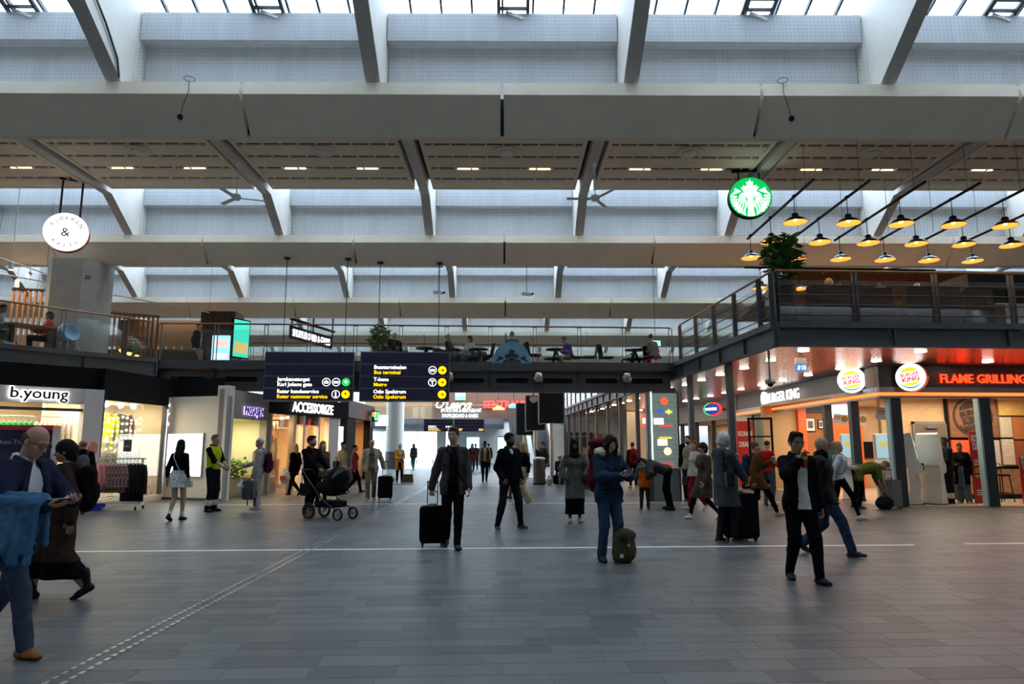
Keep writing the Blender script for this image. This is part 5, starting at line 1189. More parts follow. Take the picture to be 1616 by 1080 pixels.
    def leg(s,F,i,e0,e1,e2,k=.02,mid=0,frac=1.0):
        F.cap(s.hipj[i],s.knee[i],.083*s.w+e0,.056+e1,k,mid)
        if frac>.5:
            t=(frac-.5)*2; en=s.knee[i]+(s.ank[i]-s.knee[i])*t; F.cap(s.knee[i],en,.056+e1,.036+e2,k,mid); c=s.knee[i]*.68+s.ank[i]*.32+V3(0,.015,0)
            if e2<.02: F.cap(s.knee[i]*.85+s.ank[i]*.15,c,.045+e1,.05+e1,k,mid)
    def footprims(s,F,i,e,k=.015,mid=0,sole=None,high=.02):
        fx,fy,fz,yaw,pit=s.feet[i]; Rf=rot('Z',R(yaw))@rot('X',R(pit)); a=s.ank[i]
        q=lambda x_,y_,z_: a+Rf@V3(x_,y_,z_)
        F.cap(a+V3(0,.0,high),q(0,.01,-.035),.036+e,.038+e,k,mid); F.cap(q(0,.045,-.045),q(0,-.075,-.05),.034+e,.036+e,k,mid); F.cap(q(0,-.06,-.05),q((-.012 if i==0 else .012),-.145,-.06),.036+e,.026+e,k,mid,(V3(0,0,1),.8))
        F.cut(q(0,0,-.084),-(Rf@V3(0,0,1)))
        if sole is not None: 
            for sy in (.05,-.02,-.09,-.14): F.ell(q(0,sy,-.076),(.05+e*.5,.06,.014),Rf,.0,sole,op='paint')
    def hand(s,F,i):
        d,n,t,cu=s.hf[i]; W=s.wr[i]; M=np.stack([d,t,n],1); kk=.006
        F.ell(W+d*.052,(.052,.041,.0165),M,.012); F.cap(W-d*.02,W+d*.02,.028,.026,.02)
        for j,(o,L,sp) in enumerate(((.031,.072,.10),(.0105,.080,.03),(-.0105,.075,-.04),(-.031,.058,-.12))):
            p=W+d*.092+t*o; ang=cu*.9; v=nrm(d+t*sp); u=v
            for seg in (.45,.32,.25):
                u=nrm(v*math.cos(ang)+n*math.sin(ang)); q=p+u*L*seg; F.cap(p,q,.0088,.0078,kk); p=q; ang+=cu*1.25
        p=W+d*.03+t*.034; q=p+nrm(d*.7+t*.65+n*.3*(1+cu))*.042; F.cap(p,q,.0125,.011,.008); F.cap(q,q+nrm(d*.9+t*.2*(1-cu)+n*.8*cu)*.032,.0105,.009,.006)
    def body(s):
        F=Field(); s.torso(F,-.004); 
        for i in range(2): s.arm(F,i,-.003); s.leg(F,i,0,0,0); s.footprims(F,i,-.004); s.hand(F,i)
        F.cuts=[]
        hc,Hr=s.hc,s.Hr; q=s.hat
        F.cap(s.nb-s.T@V3(0,0,.03),q(0,.022,-.06),.056 if s.sex=='m' else .05,.05 if s.sex=='m' else .045,.03)
        F.ell(q(0,.008,.022),(.0735,.093,.094),Hr,.03); F.ell(q(0,-.028,-.045),(.057,.062,.068),Hr,.04); F.ell(q(0,-.06,-.095),(.026,.026,.02),Hr,.03)
        F.cap(q(0,-.082,.008),q(0,-.108,-.032),.009,.0135,.014); F.ell(q(0,-.098,-.036),(.019,.012,.010),Hr,.008)
        for sx in (-1,1):
            F.ell(q(sx*.033,-.094,.004),(.019,.012,.012),Hr,0,op='sub'); F.ell(q(sx*.033,-.077,.004),(.016,.012,.012),Hr,.004); F.ell(q(sx*.046,-.062,-.03),(.02,.018,.018),Hr,.03)
            F.cap(q(sx*.016,-.088,.026),q(sx*.05,-.078,.027),.0085,.006,.012)
            F.ell(q(sx*.0765,.008,-.012),(.009,.02,.031),Hr,.008)
            F.ell(q(sx*.033,-.088,.004),(.012,.012,.0055),Hr,0,1,op='paint'); F.cap(q(sx*.016,-.092,.028),q(sx*.052,-.082,.029),.0062,.0042,0,2,op='paint')
        F.ell(q(0,-.085,-.070),(.024,.02,.0085),Hr,.006); F.ell(q(0,-.098,-.070),(.023,.02,.0075),Hr,0,3,op='paint')
        if s.beard is not None:
            F.ell(q(0,-.05,-.082),(.062,.06,.05),Hr,.0,4,op='paint'); F.ell(q(0,-.098,-.053),(.03,.02,.009),Hr,0,4,op='paint'); F.ell(q(0,-.02,-.06),(.08,.035,.06),Hr,0,4,op='paint'); F.ell(q(0,-.1,-.070),(.02,.02,.006),Hr,0,3,op='paint')
        lip=tuple(c*k for c,k in zip(s.skinc,(.85,.6,.6)))
        ms=[fm(s.skinc,'skin'),fm((.015,.012,.012),'eye'),fm(s.hairc if sum(s.hairc)<1.2 else (.3,.25,.2),'hair'),fm(lip,'skin'),fm(s.beard or (.05,.03,.02),'hair')]
        # neck / hidden parts stay one continuous surface
        me=F.mesh(s.h,'body',ms,s.sc); put(bpy.data.objects.new('body',me),s.root)
    def emit(s,F,name,c,kind='cloth',extra=(),label=None,hk=1.0):
        me=F.mesh(s.h*hk,name,[fm(c,kind)]+[fm(*x) for x in extra],s.sc)
        if me is None: return None
        o=put(bpy.data.objects.new(name,me),s.root)
        if label: o['label']=label
        return o
    def hairdo(s,style,c,**kw):
        if style in (None,'none'): return
        F=Field(); q=s.hat; Hr=s.Hr; up=Hr@V3(0,0,1)
        def cap_(ex=0,fy=0): F.ell(q(0,.011,.028),(.0775+ex,.0965+ex,.0965+ex),Hr,.01)
        def hairline(lift=0):
            F.ell(q(0,-.078,-.045+lift),(.084,.07,.122),Hr,0,op='sub'); F.cut(q(0,0,-.062),Hr@V3(0,0,-1))
            for sx in (-1,1): F.ell(q(sx*.085,-.008,-.045),(.03,.036,.05),Hr,0,op='sub')
        if style=='short': cap_(); F.ell(q(0,-.02,.09),(.058,.062,.034),Hr,.02); hairline(); F.noise=(.003,130)
        elif style=='messy': cap_(.007); F.ell(q(.012,-.045,.098),(.055,.05,.032),Hr,.02); F.ell(q(-.03,.0,.105),(.04,.05,.03),Hr,.02); F.ell(q(.03,.03,.10),(.04,.05,.03),Hr,.02); hairline(.006); F.noise=(.006,110)
        elif style=='curly': F.ell(q(0,.018,.04),(.09,.106,.1),Hr,.01); hairline(.004); F.noise=(.008,125)
        elif style=='bald': F.ell(q(0,.018,.0),(.08,.098,.075),Hr,.01); F.cut(q(0,0,.0),Hr@V3(0,-1,-.55)); F.cut(q(0,0,.055),up)
        elif style in('long','longb'):
            cap_(.006); 
            F.cut(q(0,0,.0),Hr@V3(0,-.8,-.9)); o1=s.emit(F,'hair',c,'hair'); F=Field(); F.noise=(.003,120)
            L=kw.get('L',.34); dn=V3(0,0,-1)
            for sx in (-1,1): F.cap(q(sx*.055,.0,.05),q(sx*.066,.03,-.08),.03,.035,.03); F.cap(q(sx*.066,.03,-.08),q(sx*.062,.06,-.08)+dn*L*.7,.038,.028,.03)
            F.cap(q(0,.06,.04),q(0,.082,-.08),.06,.06,.03); F.cap(q(0,.082,-.08),q(0,.10,-.08)+dn*L,.062,.035,.03,0,(s.T@V3(0,1,0),.6))
        elif style=='front': # long hair falling forward over a bowed face
            cap_(.008); F.cut(q(0,0,.0),Hr@V3(0,-.8,-.9)); s.emit(F,'hair',c,'hair'); F=Field(); F.noise=(.003,120); dn=V3(0,0,-1)
            for sx in (-1,1): F.cap(q(sx*.03,-.05,.1),q(sx*.075,-.04,-.02),.03,.04,.03); F.cap(q(sx*.075,-.04,-.02),q(sx*.07,-.03,-.05)+dn*.28,.04,.02,.03)
            F.cap(q(0,.06,.04),q(0,.09,-.12),.065,.05,.03)
        elif style=='bob': cap_(.012); F.cap(q(0,.05,0),q(0,.05,-.06),.085,.07,.02); 
        elif style=='bun': cap_(.002); F.cut(q(0,0,.01),Hr@V3(0,-.72,-1)); F.ell(q(0,.09,.085),(.045,.045,.042),Hr,.02); F.noise=(.003,120)
        elif style=='pony': cap_(.002); F.ell(q(0,.1,.03),(.025,.03,.03),Hr,.01); F.cut(q(0,0,.006),Hr@V3(0,-.72,-1)); s.emit(F,'hair',c,'hair'); F=Field(); F.cap(q(0,.1,.03),q(0,.14,-.06),.03,.035,.02); F.cap(q(0,.14,-.06),q(0,.13,-.2),.035,.012,.02)
        elif style=='fluffy': F.ell(q(0,.015,.035),(.1,.115,.11),Hr,.01); F.ell(q(0,.05,-.03),(.09,.08,.08),Hr,.02); F.cut(q(0,-.045,.0),Hr@V3(0,-1,-.45)); F.noise=(.007,80)
        elif style=='hijab':
            F.ell(q(0,.012,.01),(.095,.115,.13),Hr,.02); F.cap(q(0,.01,-.06),s.nb+V3(0,0,-.0),.085,.1,.05); F.ell(s.at(0,-.04,.46),(.13,.13,.09),s.T,.05); F.ell(q(0,-.095,-.02),(.058,.07,.085),Hr,0,op='sub')
        elif style in ('cap','hatdark'):
            F.ell(q(0,.008,.03),(.083,.1,.1),Hr,.01); F.cut(q(0,0,.035),-up); F.cap(q(0,-.09,.045),q(0,-.155,.035),.055,.04,.01,0,(up,.2))
        elif style=='beanie': F.ell(q(0,.01,.03),(.085,.103,.108),Hr,.01); F.cut(q(0,0,.03),Hr@V3(0,-.3,-1))
        elif style=='hood': F.ell(q(0,.02,.01),(.1,.12,.135),Hr,.02); F.cap(q(0,.04,-.08),s.nb+V3(0,.03,0),.09,.1,.04); F.ell(q(0,-.1,-.02),(.07,.09,.1),Hr,0,op='sub')
        s.emit(F,{'cap':'cap','hatdark':'hat','hijab':'headscarf','beanie':'cap','hood':'hood'}.get(style,'hair'),c,'hair' if style not in('cap','hijab','beanie','hood','hatdark') else 'cloth')
        if style in ('cap','beanie','hatdark') and kw.get('under') is not None:
            F=Field(); F.ell(q(0,.016,.0),(.079,.097,.085),Hr,.01); F.cut(q(0,0,.0),Hr@V3(0,-1,-.5)); F.cut(q(0,0,.05),up); s.emit(F,'hair',kw['under'],'hair')
    # -------------------------------------------------- clothes
    def top(s,c,e=.018,ln=.08,sl=1.0,name='jacket',opn=0,flare=0,hood=None,collar=.0,kind='cloth',vneck=0,noise=.004,cuff=0,lapel=None,extra=(),deep=None,arms=(1,1),label=None):
        F=Field(); s.torso(F,e,.04); T=s.T
        for i in range(2):
            if arms[i]: s.arm(F,i,e*.95,sl,.025,0,cuff)
        hem=s.at(0,0,-ln)
        if ln>.06:
            F.cap(s.at(0,0,.05),s.at(0,0,-ln-.05),s.hip*.86+e,s.hip*.86+e+flare,.03,0,(T@V3(0,1,0),.78))
            for i in range(2): 
                t=min(1,(ln+.05)/.44); F.cap(s.hipj[i],s.hipj[i]+(s.knee[i]-s.hipj[i])*t,.085*s.w+e,.075*s.w+e+flare*.6,.04)
                if ln>.5: F.cap(s.knee[i],s.knee[i]+(s.ank[i]-s.knee[i])*min(.9,(ln-.44)/.42+.1),.075+e+flare*.6,.08+e+flare,.05)
        if noise: F.noise=(noise,30)
        F.cut(hem,-(T@V3(0,0,1)) if ln<.3 else V3(0,0,-1))
        F.cut(s.at(0,.0,.545+collar),T@V3(0,-.25,1))
        if collar or hood: F.cap(s.at(0,.03,.52),s.at(0,.02,.56+collar),.085,.08,.03); F.ell(s.hat(0,-.09,-.06),(.06,.1,.1),s.Hr,0,op='sub') if not hood else None
        if hood: F.cap(s.at(-.08,.07,.52),s.at(.08,.07,.52),.06,.06,.03); F.ell(s.at(0,.1,.47),(.11,.06,.09),T,.03)
        if opn:
            for z0,z1,w0,w1 in ((-ln-.1,.12,opn*1.5,opn),(.12,.36,opn,opn*.95),(.36,.56,opn*.95,.055)):
                for q_ in range(5):
                    t0=q_/5; z=z0+(z1-z0)*(t0+.1); wd=w0+(w1-w0)*(t0+.1); F.ell(s.at(0,-.16,z),(wd,.15,(z1-z0)/5*.95+.03),T,0,op='sub')
        elif vneck: F.ell(s.at(0,-.13,.52),(vneck,.1,.10),T,0,op='sub')
        o=s.emit(F,name,c,kind,extra,label)
        if lapel:
            F=Field()
            for sx in (-1,1): F.cap(s.at(sx*.05,-.10,.50),s.at(sx*(opn+.035 if opn else .03),-.128-e,.28),.022,.03,.01,0,(T@V3(0,1,0),.35)); F.cap(s.at(sx*.05,-.09,.50),s.at(sx*.075,.02,.545),.022,.02,.01)
            s.emit(F,'lapel',lapel,kind)
        return o
    def trousers(s,c,e=.012,hem=.012,wide=0,kind='cloth',name='trousers',frac=1.0,noise=.004,extra=()):
        F=Field(); F.ell(s.P,(s.hip+e,.113*s.w+e,.13),None,.03); F.ell(s.at(0,0,.08),(.135*s.w+e,.1*s.w+e,.1),s.T,.03)
        for i in range(2): s.leg(F,i,e,e+wide*.5,hem+wide,.025,0,frac)
        F.noise=(noise,34); F.cut(s.at(0,0,.12),s.T@V3(0,0,1)); 
        return s.emit(F,name,c,kind,extra)
    def skirt(s,c,ln=.4,e=.02,flare=.06,name='skirt',kind='cloth',noise=.006,cz=.13):
        F=Field(); F.ell(s.P,(s.hip+e,.115*s.w+e,.13),None,.03); F.cap(s.at(0,0,.06),s.P+V3(0,0,-ln-.05),s.hip*.85+e,s.hip*.85+e+flare,.03,0,(V3(0,1,0),.8))
        for i in range(2):
            t=min(1,(ln+.05)/.44); F.cap(s.hipj[i],s.hipj[i]+(s.knee[i]-s.hipj[i])*t,.09+e,.08+e+flare*.5,.05)
            if ln>.45: F.cap(s.knee[i],s.knee[i]+(s.ank[i]-s.knee[i])*min(1,(ln-.4)/.42),.08+e+flare*.5,.075+e+flare,.06)
        F.noise=(noise,48); F.cut(s.P+V3(0,0,-ln),V3(0,0,-1)); F.cut(s.at(0,0,cz),s.T@V3(0,0,1)); return s.emit(F,name,c,kind)
    def shoes(s,c,sole=(.6,.6,.58),e=.006,high=.02,name='shoe',kind='gloss'):
        for i in range(2):
            F=Field(); s.footprims(F,i,e,.015,0,1,high); s.emit(F,name,c,kind,((sole,'cloth'),))
    def strap(s,c,side=1,r=.012,e=.03,name='strap'):
        """cross-body strap from one shoulder to the opposite hip"""
        pts=[]
        for t in np.linspace(0,1,9):
            x=side*(.11-.26*t); z=.5-.5*t; pts.append(s.at(x,-(.115+e)*math.sin(math.pi*(.18+.7*t))**.5 if True else 0,z))
        b=MB(); b.tube([tuple(p*s.sc) for p in pts],r,n=6); return b.build(name,fm(c),s.root)
    def w2(s,p):
        """local unit point -> world"""
        p=np.array(p)*s.sc; rz=s.root.rotation_euler[2]; c,sn=math.cos(rz),math.sin(rz); return Vector((s.root.location.x+p[0]*c-p[1]*sn,s.root.location.y+p[0]*sn+p[1]*c,s.root.location.z+p[2]))
    def glasses(s,dark=False,c=(.02,.02,.02)):
        b=MB(); g=MB()
        for sx in (-1,1):
            pts=[tuple(s.hat(sx*.034+.024*math.cos(a),-.104,.003+.018*math.sin(a))*s.sc) for a in np.linspace(0,2*math.pi,15)]
            b.tube(pts,.0028,n=5); b.tube([tuple(s.hat(sx*.057,-.102,.006)*s.sc),tuple(s.hat(sx*.078,-.06,.008)*s.sc),tuple(s.hat(sx*.08,.005,.004)*s.sc)],.0025,n=5)
            if dark: g.ball(tuple(s.hat(sx*.034,-.102,.003)*s.sc),.024,10,6,(1.05,.2,.8),Matrix(s.Hr.tolist()).to_4x4())
        b.tube([tuple(s.hat(-.011,-.106,.006)*s.sc),tuple(s.hat(.011,-.106,.006)*s.sc)],.0025,n=5); o=b.build('glasses',fm(c,'gloss'),s.root)
        if dark: g.build('lens',fm((.01,.01,.01),'gloss'),o)
STAND=((-.11,0,0,-12,0),(.11,.0,0,12,0))
def stride(a=.28,lift=25,first=0):
    f=((-.075,-a,0,-4,-8),(.075,a*.9,.06,4,lift+12))
    return f if first==0 else ((-.075,a*.9,.06,-4,lift+12),(.075,-a,0,4,-8))
# ================================================================== luggage and carried things
M_rub=mat('rubber',(.015,.015,.016),.6)
def suitcase(label,loc,rz,w=.42,h=.6,d=.26,c=(.012,.012,.014),ext=.4,ribs=False,kind='cloth'):
    t=thing('suitcase',label,'suitcase',loc,rz); m=fm(c,kind)
    b=MB(); b.rbox((0,0,h/2+.06),(w,d,h),.06,4,axis='Y'); b.build('shell',m,t)
    MB().rbox((0,-d/2-.012,h*.42+.06),(w*.86,.03,h*.6),.05,3,axis='Y').build('front_pocket',m,t)
    for sx in (-1,1):
        for sy in (-1,1): MB().cyl((sx*(w/2-.05)-.012,sy*(d/2-.05),.03),(sx*(w/2-.05)+.012,sy*(d/2-.05),.03),.03,n=12).box((sx*(w/2-.05),sy*(d/2-.05),.055),(.04,.05,.03)).build('wheel',M_rub,t)
    if ext: MB().cyl((-.08,d/2-.03,h+.05),(-.08,d/2-.03,h+.06+ext),.009,n=8).build('telescopic_bar',M_steel,t); MB().cyl((.08,d/2-.03,h+.05),(.08,d/2-.03,h+.06+ext),.009,n=8).build('telescopic_bar',M_steel,t); MB().cyl((-.09,d/2-.03,h+.07+ext),(.09,d/2-.03,h+.07+ext),.014,n=10).build('grip',M_rub,t)
    MB().tube([(-.07,0,h+.055),(-.05,0,h+.085),(.05,0,h+.085),(.07,0,h+.055)],.012,n=6).build('top_handle',M_rub,t)
    if ribs:
        for k in range(5): MB().mm((-w/2+.06+k*(w-.12)/4-.008,-d/2-.03,.12),(-w/2+.06+k*(w-.12)/4+.008,-d/2-.0,h)).build('rib',m,t)
    return t
def backpack(P,label,c,h=.45,w=.30,d=.16,c2=None,z=.28,drop=0,tall=0,name='backpack',vox=None):
    """worn on the back of P; straps go over the shoulders"""
    t=thing(name,label,'backpack',tuple(P.root.location),P.root.rotation_euler[2]); F=Field(); T=P.T; y=.125*P.w+d*.5
    fl=(T@V3(0,1,0),d/w*1.1); F.cap(P.at(-w*.1,y,z-h*.26),P.at(w*.1,y,z-h*.26),w*.40,None,.04,0,fl); F.cap(P.at(0,y,z-h*.22),P.at(0,y,z+h*.24),w*.46,w*.40,.05,0,fl)
    if tall: F.cap(P.at(-.07,y,z+h*.4),P.at(.07,y,z+h*.4+tall),.1,.1,.05); F.ell(P.at(0,y-.02,z+h*.5+tall),(w*.5,d*.6,.07),T,.04)
    F.noise=(.004,40); me=F.mesh(vox or P.h,'bag',[fm(c,'cloth')],P.sc); put(bpy.data.objects.new('bag',me),t)
    F=Field(); F.cap(P.at(-w*.16,y+d*.42,z-h*.2),P.at(w*.16,y+d*.42,z-h*.2),h*.14,None,.03,0,(T@V3(0,1,0),.5)); F.cap(P.at(-w*.16,y+d*.42,z-h*.02),P.at(w*.16,y+d*.42,z-h*.02),h*.12,None,.03,0,(T@V3(0,1,0),.5)); me=F.mesh(vox or P.h,'pocket',[fm(c2 or c,'cloth')],P.sc); put(bpy.data.objects.new('pocket',me),t)
    for i,sg in enumerate((-1,1)):
        pts=[P.at(sg*.09,.13*P.w,z+h*.3),P.at(sg*.10,.06,.555),P.at(sg*.10,-.05,.535),P.at(sg*.105,-.145*P.w,.44),P.at(sg*.125,-.14*P.w,.26),P.at(sg*.165,-.02,.1),P.at(sg*.1,.13,.1)]
        MB().tube([tuple(q*P.sc) for q in pts],.011,n=6).build('strap',fm(c2 or c),t)
    return t
def handbag(label,loc,rz,w=.28,h=.2,d=.1,c=(.012,.012,.014),strap=None,kind='gloss',name='handbag',loop=.14):
    t=thing(name,label,'bag',loc,rz); b=MB(); b.prism([(-w*.5,-h),(w*.5,-h),(w*.43,0),(-w*.43,0)],-d/2,d/2,'Y'); b.build('body',fm(c,kind),t); MB().box((0,-d/2-.004,-h*.3),(w*.86,.01,h*.5)).build('flap',fm(c,kind),t)
    MB().tube([(-w*.35,0,-.01),(-w*.28,0,loop*.8),(0,0,loop),(w*.28,0,loop*.8),(w*.35,0,-.01)],.008,n=6).build('handle',fm(c,kind),t)
    return t
def plasticbag(label,loc,rz,c,c2,h=.38,w=.3):
    t=thing('carrier_bag',label,'bag',loc,rz); F=Field(); F.ell((0,0,h*.35),(w*.5,.09,h*.36),None,.02); F.cap((0,0,h*.6),(0,0,h*.8),w*.3,w*.18,.06,0,(V3(0,1,0),.4)); F.noise=(.012,38); F.cut((0,0,.004),(0,0,-1)); put(bpy.data.objects.new('bag',F.mesh(.015,'bag',[fm(c,'gloss')])),t)
    MB().box((0,-.1,h*.38),(w*.5,.012,h*.28)).build('print',fm(c2,'gloss'),t)
    for sx in (-1,1): MB().tube([(sx*.07,0,h*.82),(sx*.05,0,h*.98),(0,0,h*1.02)],.007,n=5).build('handle',fm(c,'gloss'),t)
    return t
def phone(label,P,i,off=(.075,.0,.0),tilt=(0,0)):
    d,n,t_,c=P.hf[i]; p=P.wr[i]+d*(.075+off[0])+n*(.022+off[2])+t_*off[1]; t=thing('phone',label,'phone',P.w2(p),P.root.rotation_euler[2])
    M=Matrix(np.stack([t_,d,n],1).tolist()).to_4x4(); b=MB(); b.rbox((0,0,0),(.072,.15,.009),.012,axis='Z'); b.v=[tuple(M@Vector(q)) for q in b.v]; b.build('case',fm((.01,.01,.012),'gloss'),t); b=MB(); b.box((0,0,.006),(.066,.14,.002)); b.v=[tuple(M@Vector(q)) for q in b.v]; b.build('screen',emat('phone_screen',(.5,.6,.7),.35),t); return t
BLK=(.006,.006,.007); NAVY=(.018,.022,.045); JEAN=(.035,.06,.11)
# ================================================================== people on the concourse
# man with phone, nearest
p=Person('balding man in navy blazer with a blue coat over his arm, looking at his phone',-3.60,5.72,R(74),1.80,'m',(.45,.25,.18),('bald',(.10,.06,.035)),((-.09,-.30,0,-4,-3),(.09,.36,.04,4,32)),w=1.13,head=(6,24),vox=.0055,lean=4,
  hands=({'pos':(-.10,-.37,1.10),'d':(.55,-.8,.05),'n':(.25,.1,1),'curl':.45},{'pos':(.14,-.38,1.12),'d':(-.75,-.6,.0),'n':(-.3,.2,1),'curl':.55}),elbow=((-.8,.5,-.5),(.8,.5,-.5)))
p.glasses(); p.top((.60,.62,.66),.010,.06,name='shirt',collar=.01); p.top((.022,.026,.055),.024,.20,name='blazer',opn=.075,lapel=(.022,.026,.055)); p.trousers((.045,.06,.10),.014,.02); p.shoes((.22,.085,.025),(.10,.04,.015))
phone('dark phone in the hands of the man in the navy blazer',p,0,(.02,.02,.01))
t=thing('draped_coat','blue raincoat draped over the forearm of the man in the navy blazer','coat',tuple(p.root.location),p.root.rotation_euler[2]); F=Field(); e0,w0=p.elb[0],p.wr[0]
for k in range(9):
    u=k/8.5; q=e0*(1-u)+w0*u
    for sd,ln in ((-.075,.36),(.045,.24)): F.cap(q+V3(0,0,.05),q+V3(sd*.8,0,.02),.035,.035,.03); F.cap(q+V3(sd*.8,0,.02),q+V3(sd*1.15+.012*((k*5)%3-1),.02+.015*math.sin(k*2.1),-ln-.05*math.sin(k*1.7)),.028,.026+.010*(k%2),.012)
F.noise=(.005,70); put(bpy.data.objects.new('cloth',F.mesh(.006,'cloth',[fm((.055,.13,.24))],p.sc)),t)
# dark woman walking left behind him
p=Person('woman in a long brown-black coat and black skirt walking behind the man with the phone',-4.32,7.6,R(-75),1.66,'f','mid',('bob',(.012,.010,.010)),((-.08,-.25,0,0,0),(.08,.30,.05,0,30)),head=(0,8),vox=.0075,hands=({'swing':20},{'swing':-15}))
p.top((.035,.024,.018),.035,.52,name='coat',flare=.02,hood=1); p.skirt(BLK,.70,.02,.03,cz=-.49); p.shoes(BLK,BLK,.008,.16,'boot')
backpack(p,'black backpack of the woman in the long dark coat',BLK,.48,.34,.2)
handbag('brown leather satchel at the side of the woman in the long dark coat',tuple(p.w2((-.28,-.15,.78))),R(-75),.3,.28,.12,(.09,.035,.018),loop=.22)
# behind: dark hair, blue scarf
p=Person('dark haired person with a bright blue scarf by the ticket machine',-9.35,13.9,R(150),1.62,'f','mid',('bob',BLK),STAND); p.top((.03,.03,.035),.025,.2); p.trousers(BLK); p.shoes(BLK); F=Field(); F.cap(p.at(-.06,0,.53),p.at(.06,0,.53),.085,.085,.03); p.emit(F,'scarf',(.02,.10,.65))
# man with backpack in front of clothes shop
p=Person('balding man in a black jacket browsing the clothes rack',-8.95,16.3,R(215),1.70,'m','tan',('bald',(.22,.12,.06)),STAND,w=1.08,head=(40,5)); p.top(BLK,.03,.12,collar=.02); p.trousers((.02,.022,.03)); p.shoes(BLK)
F=Field(); F.ell(p.at(.05,.165,.40),(.05,.012,.02),p.T,0); p.emit(F,'red_patch',(.5,.02,.02)); backpack(p,'grey backpack of the balding man at the clothes rack',(.10,.12,.14),.46,.32,.17,z=.22)
# girl with white skirt
p=Person('girl in black sweater and white pleated skirt seen from behind',-6.28,15.13,R(172),1.70,'f','pale',('long',(.015,.012,.011)),((-.075,-.10,0,0,0),(.075,.14,.03,0,22)),vox=.0095,hands=({'swing':4},{'swing':-8}),head=(0,0))
p.top(BLK,.010,.03,name='sweater',noise=.002); p.skirt((.66,.68,.66),.24,.02,.045,noise=.009); p.shoes(BLK,BLK)
for i in range(2):
    F=Field(); F.cap(p.ank[i]+V3(0,0,.0),p.ank[i]*.8+p.knee[i]*.2,.045,.047,.01); p.emit(F,'sock',(.7,.7,.68))
MB().tube([tuple(q*p.sc) for q in (p.at(.10,-.05,.53),p.at(.10,.05,.535),p.at(.06,.15,.42),p.at(-.05,.145,.2),p.at(-.17,.09,.0),p.at(-.20,.02,-.05))],.011,n=6).build('bag_strap',fm((.6,.6,.57)),p.root); handbag('small pale shoulder bag at the hip of the girl in the white skirt',tuple(p.w2((-.24,.03,.86))),R(172),.2,.13,.07,(.5,.48,.44),loop=.06)
# guard
p=Person('security guard in a yellow vest with grey hair',-6.29,17.07,R(72),1.83,'m','tan',('short',(.16,.15,.14)),STAND,w=1.06,vox=.010,hands=({'pos':(-.06,-.32,1.02),'n':(1,0,.3),'curl':.6},{'pos':(.05,-.33,1.04),'n':(-1,0,.3),'curl':.6}),elbow=((-.7,.8,-.3),(.7,.8,-.3)))
p.top(BLK,.012,.04,.55,name='shirt',collar=.02); p.top((.42,.55,.01),.026,.0,.12,name='vest',noise=.002,arms=(0,0)); p.trousers((.012,.013,.018),.02,.03); p.shoes(BLK,BLK,.012,.08,'boot')
for i in range(2): F=Field(); c=p.ank[i]*.75+p.knee[i]*.25; F.cap(c,c+(p.knee[i]-p.ank[i])*.12,.078,.08,.005); p.emit(F,'reflective_band',(.55,.56,.55))
# tracksuit man
p=Person('young man in a pale grey tracksuit and white cap talking to the guard',-5.39,17.68,R(-82),1.75,'m','tan',('beanie',(.62,.62,.60)),STAND,vox=.0105,hands=({'pos':(-.10,-.34,1.08),'n':(1,0,.2),'curl':.5},{'pos':(.20,-.12,.78),'curl':.9}))
p.top((.36,.37,.38),.024,.06,name='hoodie',hood=1); p.trousers((.34,.37,.40),.03,.03); p.shoes((.6,.58,.52),(.7,.7,.68))
F=Field(); F.ell(p.hat(0,0,.045),(.09,.108,.02),p.Hr,.01); p.emit(F,'goggle_band',BLK); backpack(p,'maroon backpack of the young man in the grey tracksuit',(.055,.012,.022),.5,.32,.2,z=.2)
t=thing('laptop_backpack','grey laptop backpack held by the young man in the tracksuit','backpack',tuple(p.w2((.22,-.17,.0))),R(-20)); MB().rbox((0,0,.48),(.32,.14,.46),.07,axis='Y').build('bag',fm((.11,.12,.13)),t); MB().rbox((0,-.08,.42),(.26,.04,.28),.05,axis='Y').build('pocket',fm((.09,.10,.11)),t); MB().tube([(-.06,0,.7),(0,0,.76),(.06,0,.7)],.012,n=6).build('handle',fm(BLK),t)
for sx in (-1,1): MB().tube([(sx*.1,.08,.68),(sx*.13,.12,.4),(sx*.1,.08,.1)],.014,n=6).build('strap',fm(BLK),t)
plasticbag('pale grey plastic bag beside the young man in the tracksuit',tuple(p.w2((.12,-.36,.35))),R(-30),(.45,.52,.55),(.4,.47,.5),.42,.34)
# blonde with bag
p=Person('woman with long pale blonde hair in a black coat walking past the accessories shop',-5.72,22.4,R(-120),1.66,'f','pale',('long',(.62,.47,.26)),((-.08,-.28,0,0,0),(.08,.34,.08,0,45)),hands=({'swing':5},{'swing':0})); p.top(BLK,.025,.25,name='coat'); p.trousers(BLK); p.shoes(BLK,BLK)
plasticbag('white plastic bag with red print carried by the blonde woman',(-5.88,21.9,.38),R(-20),(.6,.6,.52),(.5,.06,.04),.5,.36)
